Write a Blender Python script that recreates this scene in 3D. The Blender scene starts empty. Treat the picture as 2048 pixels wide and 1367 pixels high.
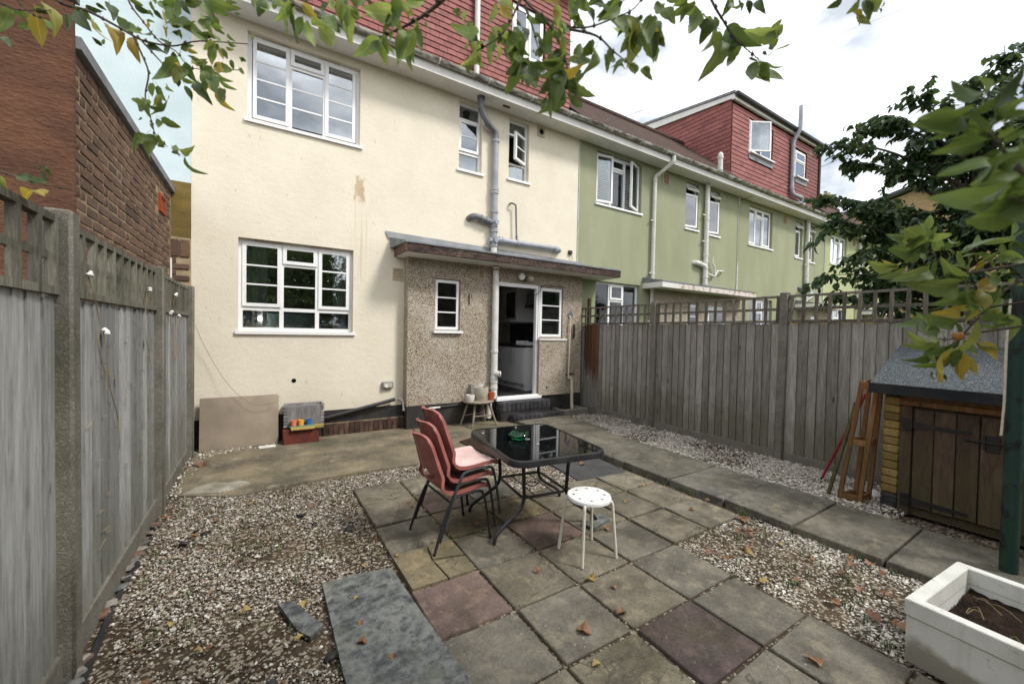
import bpy, bmesh, math, random
import numpy as np
from mathutils import Vector, Matrix, Euler
random.seed(7); RNG = np.random.default_rng(7)
S = bpy.context.scene
COL = S.collection
R = math.radians

# ------------------------------------------------------------------ camera
cam_data = bpy.data.cameras.new('camera')
cam = bpy.data.objects.new('camera', cam_data)
COL.objects.link(cam)
cam_data.sensor_width = 36.0
cam_data.lens = 36.0 * 799.695 / 2048
cam_data.clip_start = 0.05
cam_data.clip_end = 1500
cam.matrix_world = (Matrix.Translation((0, 0, 1.65)) @ Matrix.Rotation(-0.55825602, 4, 'Z')
                    @ Matrix.Rotation(1.54701079, 4, 'X') @ Matrix.Rotation(0.01966553, 4, 'Z'))
cam_data.dof.use_dof = True
cam_data.dof.focus_distance = 4.2
cam_data.dof.aperture_fstop = 2.8
S.camera = cam

# ------------------------------------------------------------------ sky
SUN_AZ, SUN_EL = R(145), R(48)          # azimuth clockwise from +Y
world = bpy.data.worlds.new('World'); S.world = world
world.use_nodes = True
wn = world.node_tree; wn.nodes.clear()
def wadd(t, **k):
    n = wn.nodes.new(t)
    for a, v in k.items(): setattr(n, a, v)
    return n
w_out = wadd('ShaderNodeOutputWorld'); w_bg = wadd('ShaderNodeBackground')
w_sky = wadd('ShaderNodeTexSky', sky_type='NISHITA', sun_disc=False, sun_elevation=SUN_EL, sun_rotation=SUN_AZ)
w_tc = wadd('ShaderNodeTexCoord')
w_map = wadd('ShaderNodeMapping'); w_map.inputs['Scale'].default_value = (1.0, 1.0, 2.2)
w_no = wadd('ShaderNodeTexNoise'); w_no.inputs['Scale'].default_value = 1.7; w_no.inputs['Detail'].default_value = 7; w_no.inputs['Roughness'].default_value = .5
w_no.inputs['Distortion'].default_value = .35
w_rp = wadd('ShaderNodeValToRGB'); w_rp.color_ramp.elements[0].position = .26; w_rp.color_ramp.elements[1].position = .46
w_no2 = wadd('ShaderNodeTexNoise'); w_no2.inputs['Scale'].default_value = 2.6; w_no2.inputs['Detail'].default_value = 6
w_cl = wadd('ShaderNodeValToRGB')
w_cl.color_ramp.elements[0].position = .40; w_cl.color_ramp.elements[0].color = (5.6, 6.1, 6.7, 1)
w_cl.color_ramp.elements[1].position = .57; w_cl.color_ramp.elements[1].color = (18.0, 18.2, 18.6, 1)
w_mx = wadd('ShaderNodeMixRGB')
L = wn.links.new
L(w_tc.outputs['Generated'], w_map.inputs['Vector']); L(w_map.outputs[0], w_no.inputs['Vector']); L(w_map.outputs[0], w_no2.inputs['Vector'])
L(w_no.outputs['Fac'], w_rp.inputs['Fac']); L(w_no2.outputs['Fac'], w_cl.inputs['Fac'])
L(w_rp.outputs['Color'], w_mx.inputs['Fac']); L(w_sky.outputs['Color'], w_mx.inputs['Color1']); L(w_cl.outputs['Color'], w_mx.inputs['Color2'])
L(w_mx.outputs['Color'], w_bg.inputs['Color']); w_bg.inputs['Strength'].default_value = 0.074
L(w_bg.outputs[0], w_out.inputs['Surface'])

# ------------------------------------------------------------------ sun behind thin cloud
sd = bpy.data.lights.new('sun', 'SUN'); sun = bpy.data.objects.new('sun', sd); COL.objects.link(sun)
sd.energy = 1.9; sd.angle = R(12); sd.color = (1.0, .96, .9)
sv = Vector((math.sin(SUN_AZ) * math.cos(SUN_EL), math.cos(SUN_AZ) * math.cos(SUN_EL), math.sin(SUN_EL)))
sun.rotation_euler = sv.to_track_quat('Z', 'Y').to_euler()
sun.location = sv * 30

S.render.engine = 'CYCLES'
S.view_settings.view_transform = 'Standard'; S.view_settings.look = 'None'
S.view_settings.exposure = 0.84; S.view_settings.gamma = 1.0; S.view_settings.use_curve_mapping = False
S.cycles.max_bounces = 8; S.cycles.transparent_max_bounces = 12

# ------------------------------------------------------------------ materials
class NT:
    def __init__(s, name):
        s.m = bpy.data.materials.new(name); s.m.use_nodes = True
        s.t = s.m.node_tree; s.b = s.t.nodes['Principled BSDF']; s.o = s.t.nodes['Material Output']
        s._rnd = None
    def add(s, t, **k):
        n = s.t.nodes.new(t)
        for a, v in k.items(): setattr(n, a, v)
        return n
    def ln(s, a, b): s.t.links.new(a, b)
    def math(s, op, a, b=0.0, clamp=False):
        n = s.add('ShaderNodeMath', operation=op, use_clamp=clamp)
        for i, v in enumerate((a, b)):
            if isinstance(v, (int, float)): n.inputs[i].default_value = v
            else: s.ln(v, n.inputs[i])
        return n.outputs[0]
    def mix(s, fac, a, b, op='MIX'):
        n = s.add('ShaderNodeMixRGB', blend_type=op)
        for k, v in (('Fac', fac), ('Color1', a), ('Color2', b)):
            if isinstance(v, (int, float)): n.inputs[k].default_value = v if k == 'Fac' else (v, v, v, 1)
            elif isinstance(v, tuple): n.inputs[k].default_value = (*v[:3], 1)
            else: s.ln(v, n.inputs[k])
        return n.outputs[0]
    def rnd(s):
        if s._rnd is None: s._rnd = s.add('ShaderNodeObjectInfo')
        return s._rnd.outputs['Random']
    def vec(s, stretch=(1, 1, 1), offset=True, world=False):
        if world: v = s.add('ShaderNodeNewGeometry').outputs['Position']
        else: v = s.add('ShaderNodeTexCoord').outputs['Object']
        if offset:
            o = s.math('MULTIPLY', s.rnd(), 41.0)
            a = s.add('ShaderNodeVectorMath', operation='ADD'); s.ln(v, a.inputs[0]); s.ln(o, a.inputs[1]); v = a.outputs[0]
        if stretch != (1, 1, 1):
            a = s.add('ShaderNodeVectorMath', operation='MULTIPLY'); s.ln(v, a.inputs[0]); a.inputs[1].default_value = stretch; v = a.outputs[0]
        return v
    def noise(s, v, scale, detail=5, rough=.55, dist=0.0):
        n = s.add('ShaderNodeTexNoise'); n.inputs['Scale'].default_value = scale; n.inputs['Detail'].default_value = detail
        n.inputs['Roughness'].default_value = rough; n.inputs['Distortion'].default_value = dist
        s.ln(v, n.inputs['Vector']); return n.outputs['Fac']
    def vor(s, v, scale, out='Distance', feature='F1'):
        n = s.add('ShaderNodeTexVoronoi', feature=feature); n.inputs['Scale'].default_value = scale
        s.ln(v, n.inputs['Vector']); return n.outputs[out]
    def ramp(s, f, pts, const=False):
        n = s.add('ShaderNodeValToRGB'); cr = n.color_ramp
        if const: cr.interpolation = 'CONSTANT'
        while len(cr.elements) < len(pts): cr.elements.new(.5)
        for e, (p, c) in zip(cr.elements, pts):
            e.position = p; e.color = (c, c, c, 1) if isinstance(c, (int, float)) else (*c, 1)
        s.ln(f, n.inputs['Fac']); return n.outputs['Color']
    def sep(s, c, i):
        n = s.add('ShaderNodeSeparateXYZ'); s.ln(c, n.inputs[0]); return n.outputs[i]
    def bump(s, h, strength=.3, dist=.01, prev=None):
        n = s.add('ShaderNodeBump'); n.inputs['Strength'].default_value = strength; n.inputs['Distance'].default_value = dist
        s.ln(h, n.inputs['Height'])
        if prev is not None: s.ln(prev, n.inputs['Normal'])
        return n.outputs[0]
    def fin(s, color=None, rough=.8, spec=.3, normal=None, metal=0.0):
        if color is not None:
            if isinstance(color, tuple): s.b.inputs['Base Color'].default_value = (*color, 1)
            else: s.ln(color, s.b.inputs['Base Color'])
        if isinstance(rough, (int, float)): s.b.inputs['Roughness'].default_value = rough
        else: s.ln(rough, s.b.inputs['Roughness'])
        s.b.inputs['Specular IOR Level'].default_value = spec
        s.b.inputs['Metallic'].default_value = metal
        if normal is not None: s.ln(normal, s.b.inputs['Normal'])
        return s.m

def surf(name, c1, c2=None, scale=3.0, fine=70.0, fineamt=.25, rough=.8, spec=.3, bump=.25, bdist=.004, rnd=0.0, world=False, stretch=(1, 1, 1), objcol=False, lo=.35, hi=.65, metal=0.0):
    n = NT(name); v = n.vec(stretch, offset=not world, world=world)
    big = n.noise(v, scale, 6); sm = n.noise(v, fine, 3)
    c2 = c2 or tuple(x * .75 for x in c1)
    f = n.ramp(big, [(lo, 0.0), (hi, 1.0)])
    if objcol:
        base = n.add('ShaderNodeObjectInfo').outputs['Color']
        col = n.mix(f, base, n.mix(1.0, base, c2, 'MULTIPLY'))
    else: col = n.mix(f, c1, c2)
    g = n.math('ADD', n.math('MULTIPLY', sm, fineamt * 2), 1 - fineamt)
    if rnd: g = n.math('MULTIPLY', g, n.math('ADD', n.math('MULTIPLY', n.rnd(), rnd * 2), 1 - rnd))
    col = n.mix(1.0, col, g, 'MULTIPLY')
    return n.fin(col, rough, spec, n.bump(sm, bump, bdist) if bump else None, metal)

MT = {}
def mk_materials():
    m = MT
    # cream render with a dirty spill of its own shape
    n = NT('cream_render'); v = n.vec(offset=False, world=True)
    fine = n.noise(v, 55, 4, .6); mid = n.noise(v, 2.2, 5); wide = n.noise(n.vec((.6, 1, .35), False, True), 2.0, 4)
    c = n.mix(n.ramp(mid, [(.35, 0.0), (.7, 1.0)]), (.71, .652, .532), (.665, .602, .482))
    c = n.mix(n.math('MULTIPLY', n.ramp(wide, [(.5, 0.0), (.75, 1.0)]), .35), c, (.58, .52, .41))
    x = n.sep(v, 0); z = n.sep(v, 2)
    dx = n.math('ABSOLUTE', n.math('SUBTRACT', x, 1.31))
    wob = n.noise(n.vec((7, 1, 2.5), False, True), 2.2, 5, .6)
    blob = n.math('MULTIPLY', n.math('SUBTRACT', 1.0, n.math('DIVIDE', dx, .15), True), n.math('SUBTRACT', 1.0, n.math('DIVIDE', n.math('ABSOLUTE', n.math('SUBTRACT', z, 3.86)), .33), True))
    blob = n.math('MULTIPLY', n.ramp(n.math('ADD', n.math('MULTIPLY', blob, .75), n.math('MULTIPLY', n.math('SUBTRACT', wob, .5), 1.5)), [(.22, 0.0), (.42, 1.0)]), n.math('ADD', n.math('MULTIPLY', n.noise(v, 14, 5, .7), 1.2), .2, True))
    drip = n.noise(n.vec((16, 1, .35), False, True), 2.0, 2)
    dzone = n.math('MULTIPLY', n.math('SUBTRACT', 1.0, n.math('DIVIDE', dx, .22), True), n.ramp(z, [(.16, 0.0), (.32, .8), (.375, 0.0)]))
    # ramp positions act on z/10
    zz = n.math('MULTIPLY', z, .1)
    dz = n.ramp(zz, [(.20, 0.0), (.30, .6), (.375, .9), (.385, 0.0)])
    drips = n.math('MULTIPLY', n.ramp(drip, [(.57, 0.0), (.62, 1.0)]), n.math('MULTIPLY', n.math('SUBTRACT', 1.0, n.math('DIVIDE', dx, .2), True), dz))
    st = n.math('ADD', n.math('MULTIPLY', blob, .85), n.math('MULTIPLY', drips, .55), True)
    c = n.mix(st, c, (.38, .27, .13))
    low = n.ramp(n.math('ADD', z, n.math('MULTIPLY', n.noise(v, 3.0), .5)), [(.55, .35), (.95, 0.0)])
    c = n.mix(low, c, (.47, .41, .30))
    c = n.mix(1.0, c, n.math('ADD', n.math('MULTIPLY', fine, .12), .94), 'MULTIPLY')
    m['cream'] = n.fin(c, .9, .2, n.bump(fine, .6, .006, n.bump(n.noise(n.vec((1, 1, 1.6), False, True), 9, 5, .6), .22, .02)))
    # green render
    n = NT('green_render'); v = n.vec(offset=False, world=True)
    fine = n.noise(v, 45, 4, .65); mid = n.noise(n.vec((1, 1, .3), False, True), 1.6, 5)
    c = n.mix(n.ramp(mid, [(.35, 0.0), (.7, 1.0)]), (.30, .315, .205), (.25, .265, .167))
    streak = n.noise(n.vec((6, 1, .4), False, True), 2.0, 3)
    c = n.mix(n.math('MULTIPLY', n.ramp(streak, [(.68, 0.0), (.78, 1.0)]), .45), c, (.42, .44, .30))
    c = n.mix(1.0, c, n.math('ADD', n.math('MULTIPLY', fine, .3), .85), 'MULTIPLY')
    m['green'] = n.fin(c, .92, .2, n.bump(fine, .6, .008))
    m['palegreen'] = surf('pale_green_render', (.40, .42, .24), (.34, .36, .2), 1.4, 40, .15, .9, .2, .5, .008, world=True)
    m['bluewall'] = surf('pale_blue_render', (.545, .63, .645), (.47, .56, .58), 2.0, 40, .06, .9, .2, .25, .008, world=True)
    m['terracotta'] = surf('terracotta_render', (.135, .066, .040), (.09, .046, .030), 3.0, 28, .35, .9, .15, .8, .012, world=True, stretch=(1, 1, 2.2))
    m['olive'] = surf('olive_render', (.20, .14, .045), (.13, .095, .035), 3, 30, .3, .9, .15, .6, .01, world=True, stretch=(1, 1, 3))
    # pebbledash
    n = NT('pebbledash'); v = n.vec(offset=False, world=True)
    vc = n.vor(v, 98, 'Color'); vd = n.vor(v, 98)
    c = n.ramp(n.sep(vc, 0), [(0, (.075, .05, .035)), (.10, (.26, .185, .115)), (.28, (.42, .34, .24)), (.55, (.50, .44, .345)), (.84, (.60, .56, .49)), (.96, (.19, .155, .125))], True)
    edge = n.ramp(vd, [(.35, 1.0), (.75, .45)])
    c = n.mix(1.0, c, edge, 'MULTIPLY')
    pat = n.noise(v, 1.8, 4)
    c = n.mix(n.math('MULTIPLY', n.ramp(pat, [(.5, 0.0), (.75, 1.0)]), .28), c, (.63, .6, .56))
    m['dash'] = n.fin(c, .85, .3, n.bump(vd, -.9, .012))
    # tar-black plinth
    m['plinth'] = surf('black_bitumen', (.014, .014, .016), (.04, .034, .03), 4, 60, .4, .55, .4, .4, .006, world=True)
    m['sootbrick'] = surf('sooty_brick', (.035, .024, .02), (.095, .055, .04), 9, 80, .4, .85, .2, .5, .005, rnd=.4)
    m['mortar'] = surf('mortar', (.40, .32, .20), (.30, .235, .145), 8, 90, .3, .95, .1, .5, .005)
    m['mortardark'] = surf('dark_mortar', (.33, .26, .155), (.17, .13, .085), 6, 90, .3, .95, .1, .5, .005)
    # stock bricks
    n = NT('brown_brick'); v = n.vec()
    a = n.ramp(n.rnd(), [(0, (.105, .066, .05)), (.25, (.165, .095, .066)), (.55, (.135, .088, .068)), (.8, (.19, .115, .076)), (1, (.085, .06, .05))])
    nz = n.noise(v, 14, 5); fz = n.noise(v, 110, 3)
    c = n.mix(n.ramp(nz, [(.4, 0.0), (.75, .7)]), a, (.07, .052, .045))
    c = n.mix(1.0, c, n.math('ADD', n.math('MULTIPLY', fz, .5), .75), 'MULTIPLY')
    m['brick'] = n.fin(c, .9, .15, n.bump(n.math('ADD', nz, fz), .6, .006))
    m['yellowbrick'] = surf('yellow_stock_brick', (.32, .235, .12), (.22, .155, .08), 12, 60, .3, .9, .15, .4, .005, rnd=.25)
    m['bluebrick'] = surf('blue_engineering_brick', (.022, .023, .028), (.045, .043, .045), 10, 90, .35, .5, .5, .35, .004, rnd=.35)
    m['redblock'] = surf('red_painted_brick', (.13, .032, .022), (.075, .025, .02), 8, 80, .35, .85, .2, .5, .005, rnd=.1)
    # hanging tiles and roofs
    n = NT('red_hanging_tile'); v = n.vec()
    a = n.ramp(n.rnd(), [(0, (.175, .064, .058)), (.35, (.265, .094, .083)), (.8, (.235, .082, .075)), (1, (.30, .115, .10))])
    nz = n.noise(v, 9, 5); fz = n.noise(v, 160, 2)
    c = n.mix(n.ramp(nz, [(.5, 0.0), (.8, .5)]), a, (.17, .072, .066))
    c = n.mix(1.0, c, n.math('ADD', n.math('MULTIPLY', fz, .3), .85), 'MULTIPLY')
    m['tile'] = n.fin(c, .75, .3, n.bump(fz, .2, .003))
    m['tileback'] = surf('dark_tile_batten', (.03, .012, .011), None, 5, 50, .2, .9, .1, .2)  # dark red-black backing behind the hanging tiles
    n = NT('mossy_roof_tile'); v = n.vec(offset=False, world=True)
    nz = n.noise(v, 3, 6); fz = n.noise(v, 40, 3)
    c = n.mix(n.ramp(fz, [(.42, 0.0), (.6, 1.0)]), (.045, .028, .024), (.105, .072, .060))
    c = n.mix(n.ramp(nz, [(.55, 0.0), (.75, .6)]), c, (.13, .115, .075))
    m['roof'] = n.fin(c, .95, .1, n.bump(fz, 1.0, .03))
    # white trim
    m['white'] = surf('white_upvc', (.80, .80, .80), (.76, .76, .75), 3, 40, .04, .35, .5, 0)
    m['fascia'] = surf('white_fascia_paint', (.70, .69, .66), (.60, .58, .54), 2, 30, .12, .5, .4, .1, .003, world=True)
    n = NT('dirty_gutter'); v = n.vec(offset=False, world=True)
    nz = n.noise(n.vec((1, 3, 3), False, True), 4, 6, .7); fz = n.noise(v, 90, 3)
    c = n.mix(n.ramp(nz, [(.42, 0.0), (.58, 1.0)]), (.52, .50, .45), (.085, .075, .06))
    c = n.mix(n.ramp(fz, [(.5, 0.0), (.6, .4)]), c, (.3, .27, .22))
    m['gutter'] = n.fin(c, .7, .3)
    m['soffit'] = surf('white_soffit', (.74, .73, .70), (.66, .64, .60), 2, 30, .08, .7, .3, 0, world=True)
    m['greypipe'] = surf('grey_pvc_pipe', (.34, .36, .39), (.25, .265, .29), 5, 60, .15, .45, .4, .05)
    m['darkpipe'] = surf('dark_grey_pvc_pipe', (.10, .105, .115), (.17, .175, .185), 6, 60, .15, .5, .4, .05)
    m['whitepipe'] = surf('white_pvc_pipe', (.66, .65, .62), (.55, .53, .48), 5, 50, .12, .5, .4, .05)
    m['creampipe'] = surf('cream_pipe', (.60, .53, .42), (.45, .38, .28), 8, 50, .15, .6, .3, .05)
    m['blackpipe'] = surf('black_pipe', (.012, .012, .013), (.03, .03, .03), 8, 50, .2, .45, .5, .05)
    m['lead'] = surf('grey_roofing_felt', (.13, .14, .155), (.22, .23, .24), 5, 90, .35, .8, .3, .3)
    m['leadflash'] = surf('lead_flashing', (.16, .17, .18), (.23, .24, .25), 4, 40, .2, .6, .4, .2)
    # weathered brown fascia on the canopy
    n = NT('peeling_brown_paint'); v = n.vec((1, 1, 3), False, True)
    nz = n.noise(v, 6, 7, .7); nb = n.noise(v, 1.3, 4); fz = n.noise(v, 40, 4)
    c = n.mix(n.ramp(nz, [(.40, 0.0), (.55, 1.0)]), (.020, .015, .014), (.062, .036, .030))
    c = n.mix(n.math('MULTIPLY', n.ramp(fz, [(.56, 0.0), (.66, 1.0)]), n.ramp(nb, [(.4, .2), (.65, 1.0)])), c, (.40, .33, .28))
    m['peel'] = n.fin(c, .85, .2, n.bump(nz, .5, .005))
    m['peelwhite'] = surf('peeling_white_paint', (.62, .58, .54), (.40, .29, .22), 7, 40, .25, .85, .2, .3, .004, world=True, lo=.5, hi=.62)
    m['brownwood'] = surf('brown_stained_board', (.14, .078, .055), (.09, .05, .038), 4, 30, .25, .8, .25, .2, .003, stretch=(1, 1, 5))
    # weathered fence timber
    def timber(name, c1, c2, c3, algae=.45, knot=True, rnd=.3):
        n = NT(name); v = n.vec((1, 1, .11)); g = n.noise(v, 75, 6, .65, .6); g2 = n.noise(n.vec((1, 1, .2)), 16, 5, .6)
        c = n.mix(n.ramp(g, [(.33, 0.0), (.66, 1.0)]), c1, c2)
        c = n.mix(n.ramp(g2, [(.5, 0.0), (.75, .7)]), c, c3)
        if knot:
            kv = n.vec((0, 1, .5)); kd = n.vor(kv, 6.0); ks = n.noise(n.vec((1, 1, .5)), 60, 3)
            k = n.ramp(n.math('ADD', kd, n.math('MULTIPLY', ks, .04)), [(.055, 1.0), (.12, 0.0)])
            c = n.mix(n.math('MULTIPLY', k, .85), c, (.035, .028, .022))
            yb = n.sep(n.vec(offset=False), 1); joint_shade = n.math('MULTIPLY', n.math('SUBTRACT', n.math('MULTIPLY', yb, -1.0), .0665 if 'silver' in name else .0595), 220.0, True)
            c = n.mix(n.math('MULTIPLY', joint_shade, .22 if 'silver' in name else .7), c, (.04, .037, .032))  # dark gap between boards painted as colour along each board edge
        c = n.mix(1.0, c, n.math('ADD', n.math('MULTIPLY', n.rnd(), rnd * 2), 1 - rnd), 'MULTIPLY')
        if algae:
            p = n.vec(offset=False, world=True); z = n.sep(p, 2); bl = n.noise(p, 2.6, 5)
            a = n.ramp(n.math('ADD', n.math('ADD', z, n.math('MULTIPLY', bl, -1.1)), n.math('MULTIPLY', n.rnd(), .35)), [(0.0, 1.0), (.38, 0.0)])
            a = n.math('MAXIMUM', n.math('MULTIPLY', a, algae), n.math('MULTIPLY', n.math('MULTIPLY', n.ramp(z, [(0, 0.0), (1, 0.0)]), 1.0), 1.0))
            tz = n.math('MULTIPLY', n.math('SUBTRACT', n.math('ADD', z, n.math('MULTIPLY', bl, .5)), 1.92), 4.0, True)
            a = n.math('MAXIMUM', a, n.math('MULTIPLY', tz, algae * .55))
            c = n.mix(a, c, (.078, .078, .032))
        if name.startswith('rust'):
            p = n.vec(offset=False, world=True); st = n.noise(n.vec((1, 9, .7)), 3, 4)
            q = n.ramp(n.math('ADD', n.math('MULTIPLY', n.sep(p, 2), .5), n.math('ADD', n.math('MULTIPLY', st, -.75), n.math('MULTIPLY', n.rnd(), .15))), [(.02, 0.0), (.16, 1.0)])
            c = n.mix(q, n.mix(n.ramp(g, [(.33, 0.0), (.66, 1.0)]), (.245, .235, .215), (.125, .116, .104)), c)
        return n.fin(c, .9, .15, n.bump(g, .45, .004))
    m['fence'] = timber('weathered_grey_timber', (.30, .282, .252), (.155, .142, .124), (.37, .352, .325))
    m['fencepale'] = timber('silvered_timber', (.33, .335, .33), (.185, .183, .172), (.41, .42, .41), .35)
    m['fencebrown'] = timber('rust_brown_timber', (.085, .042, .024), (.13, .066, .037), (.05, .026, .018), 0)
    m['trellis'] = timber('grey_trellis_batten', (.15, .135, .11), (.085, .075, .06), (.21, .195, .16), .0, False)
    m['trellisgreen'] = timber('mossy_trellis_batten', (.20, .19, .155), (.085, .085, .06), (.05, .058, .035), .0, False)
    m['palewood'] = timber('old_pale_wood', (.27, .225, .175), (.17, .135, .105), (.36, .31, .25), 0, False, .1)
    m['shedwood'] = timber('brown_shed_timber', (.088, .059, .040), (.048, .034, .024), (.125, .086, .058), .35)
    m['shedtrim'] = timber('orange_brown_timber', (.20, .105, .045), (.12, .062, .03), (.26, .15, .07), 0)
    m['framewood'] = timber('orange_stained_timber', (.25, .115, .045), (.145, .066, .03), (.33, .18, .085), .3, False)
    m['greenwood'] = timber('mossy_olive_timber', (.115, .10, .05), (.07, .06, .03), (.16, .14, .07), 0, False)
    m['yellowlog'] = timber('yellow_cladding', (.27, .185, .06), (.19, .13, .045), (.32, .23, .085), .15, False)
    m['cratewood'] = timber('grey_crate_timber', (.26, .25, .245), (.14, .13, .125), (.36, .35, .34), 0, False)
    m['yellowplank'] = timber('yellowed_plank', (.42, .31, .11), (.27, .19, .07), (.5, .4, .2), 0, False)
    # concrete posts, paving
    n = NT('concrete_post'); v = n.vec(); f = n.noise(v, 130, 3); b = n.noise(v, 5, 5); vv = n.vor(v, 120, 'Color')
    c = n.mix(n.ramp(b, [(.4, 0.0), (.7, 1.0)]), (.16, .15, .125), (.105, .10, .076))
    c = n.mix(n.ramp(n.sep(vv, 0), [(.7, 0.0), (.9, .28)]), c, (.33, .31, .27))
    m['post'] = n.fin(c, .95, .1, n.bump(f, .8, .006))
    n = NT('concrete_slab'); v = n.vec(); wv = n.vec(offset=False, world=True)
    base = n.add('ShaderNodeObjectInfo').outputs['Color']
    big = n.noise(v, 3.4, 6, .62); b2 = n.noise(wv, 1.1, 5); f = n.noise(v, 140, 3); sp = n.vor(v, 55, 'Color'); sd2 = n.vor(v, 55)
    c = n.mix(n.ramp(big, [(.36, 0.0), (.66, 1.0)]), base, n.mix(1.0, base, (.46, .46, .45), 'MULTIPLY'))
    c = n.mix(n.math('MULTIPLY', n.ramp(n.noise(v, 9, 5, .6), [(.52, 0.0), (.66, 1.0)]), .55), c, n.mix(1.0, base, (1.45, 1.4, 1.25), 'MULTIPLY'))
    c = n.mix(n.math('MULTIPLY', n.ramp(b2, [(.5, 0.0), (.72, 1.0)]), .45), c, (.075, .066, .03))
    sm = n.math('MULTIPLY', n.math('LESS_THAN', n.math('ADD', sd2, n.math('MULTIPLY', f, .3)), .38), n.math('MULTIPLY', n.math('GREATER_THAN', n.sep(sp, 0), .95), n.ramp(n.noise(wv, 2.5, 3), [(.5, 0.0), (.6, 1.0)])))
    c = n.mix(n.math('MULTIPLY', sm, .6), c, (.5, .48, .44))
    ck = n.ramp(n.math('ABSOLUTE', n.math('SUBTRACT', n.noise(v, 2.2, 3, .5, 1.2), .5)), [(.004, 1.0), (.012, 0.0)])
    c = n.mix(n.math('MULTIPLY', ck, n.math('MULTIPLY', n.math('GREATER_THAN', n.rnd(), .55), .6)), c, (.045, .04, .03))
    c = n.mix(1.0, c, n.math('ADD', n.math('MULTIPLY', n.math('ADD', f, n.noise(v, 48, 4, .7)), 1.05), -.10), 'MULTIPLY')
    m['slab'] = n.fin(c, n.math('ADD', n.math('MULTIPLY', big, .3), .62), .3, n.bump(n.math('ADD', f, n.math('MULTIPLY', big, 2.5)), .55, .006))
    n = NT('old_concrete'); v = n.vec(offset=False, world=True)
    a = n.noise(v, 1.6, 7, .6); b = n.noise(v, 4.5, 6, .6); f = n.noise(v, 120, 3); g = n.noise(v, .9, 4)
    c = n.mix(n.ramp(a, [(.38, 0.0), (.62, 1.0)]), (.205, .17, .112), (.095, .083, .062))
    c = n.mix(n.ramp(b, [(.55, 0.0), (.72, .7)]), c, (.31, .265, .19))
    c = n.mix(n.ramp(g, [(.53, 0.0), (.66, .75)]), c, (.072, .074, .05))
    c = n.mix(1.0, c, n.math('ADD', n.math('MULTIPLY', n.math('ADD', f, n.noise(v, 38, 5, .7)), 1.2), -.2), 'MULTIPLY')
    m['concrete'] = n.fin(c, .9, .2, n.bump(n.math('ADD', f, n.math('MULTIPLY', b, 2)), .7, .008))
    # ground dirt and gravel
    n = NT('garden_ground'); v = n.vec(offset=False, world=True)
    a = n.noise(v, 2.4, 6, .6); f = n.noise(v, 90, 4, .65); pv = n.vor(v, 62, 'Color')
    c = n.mix(n.ramp(a, [(.35, 0.0), (.65, 1.0)]), (.048, .035, .023), (.085, .063, .042))
    c = n.mix(n.ramp(n.sep(pv, 0), [(.62, 0.0), (.72, .8)], True), c, (.30, .26, .20))
    x = n.sep(v, 0)
    gr = n.math('MULTIPLY', n.math('SUBTRACT', x, 6.3), 4.0, True)
    c = n.mix(gr, c, n.mix(f, (.035, .055, .014), (.08, .11, .03)))
    c = n.mix(1.0, c, n.math('ADD', n.math('MULTIPLY', f, 1.1), .45), 'MULTIPLY')
    m['ground'] = n.fin(c, .95, .1, n.bump(f, .9, .012))
    def stones(name, pts):
        n = NT(name); r = n.add('ShaderNodeNewGeometry').outputs['Random Per Island']
        c = n.ramp(r, pts, True); v = n.vec(offset=False, world=True)
        c = n.mix(1.0, c, n.math('ADD', n.math('MULTIPLY', n.noise(v, 150, 2), .5), .75), 'MULTIPLY')
        return n.fin(c, .8, .3)
    m['stone'] = stones('mixed_gravel', [(0, (.42, .39, .335)), (.22, (.28, .24, .19)), (.42, (.155, .12, .088)), (.58, (.52, .49, .445)), (.74, (.085, .068, .052)), (.85, (.21, .125, .08)), (.91, (.34, .285, .215)), (.965, (.06, .055, .055))])
    m['stonewhite'] = stones('pale_gravel', [(0, (.56, .53, .465)), (.30, (.44, .40, .33)), (.52, (.29, .245, .185)), (.64, (.62, .60, .55)), (.84, (.18, .13, .088)), (.94, (.09, .07, .055))])
    # plain things
    m['seat'] = surf('dusty_red_plastic', (.335, .118, .102), (.24, .078, .068), 7, 45, .22, .5, .35, .05)
    m['seattop'] = surf('sun_bleached_plastic', (.62, .50, .47), (.52, .36, .33), 5, 60, .1, .55, .3, .05)
    m['blacksteel'] = surf('black_steel', (.012, .012, .013), (.022, .022, .024), 8, 60, .15, .38, .5, .05)
    m['greysteel'] = surf('worn_grey_steel', (.045, .052, .056), (.022, .024, .026), 10, 60, .2, .5, .5, .05)
    n = NT('black_table_glass'); n.b.inputs['IOR'].default_value = 1.5
    v = n.vec(); d = n.noise(v, 6, 5, .6)
    m['tglass'] = n.fin((.0045, .005, .0055), n.math('ADD', n.math('MULTIPLY', n.ramp(d, [(.5, 0.0), (.8, 1.0)]), .05), .025), .5)
    m['whitemetal'] = surf('white_enamelled_steel', (.76, .76, .74), (.68, .67, .63), 9, 60, .06, .4, .5, 0)
    m['creammetal'] = surf('off_white_steel', (.64, .62, .53), (.55, .52, .43), 6, 60, .08, .45, .45, 0)
    m['hole'] = surf('dark_hole', (.20, .20, .20), None, 5, 50, .1, .8, .2, 0)
    m['void'] = surf('black_opening', (.006, .006, .006), None, 5, 50, .1, .9, .1, 0)
    m['marble'] = None
    n = NT('veined_slate'); v = n.vec(); w = n.noise(v, 11, 10, .75, .3); a = n.noise(v, 6, 9, .7, .9)
    wv2 = n.add('ShaderNodeVectorMath', operation='ADD'); n.ln(v, wv2.inputs[0]); n.ln(n.math('MULTIPLY', n.noise(v, 7, 6, .65), .22), wv2.inputs[1])
    vein = n.ramp(n.vor(wv2.outputs[0], 13, 'Distance', 'DISTANCE_TO_EDGE'), [(.0, .8), (.26, 0.0)])
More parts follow.
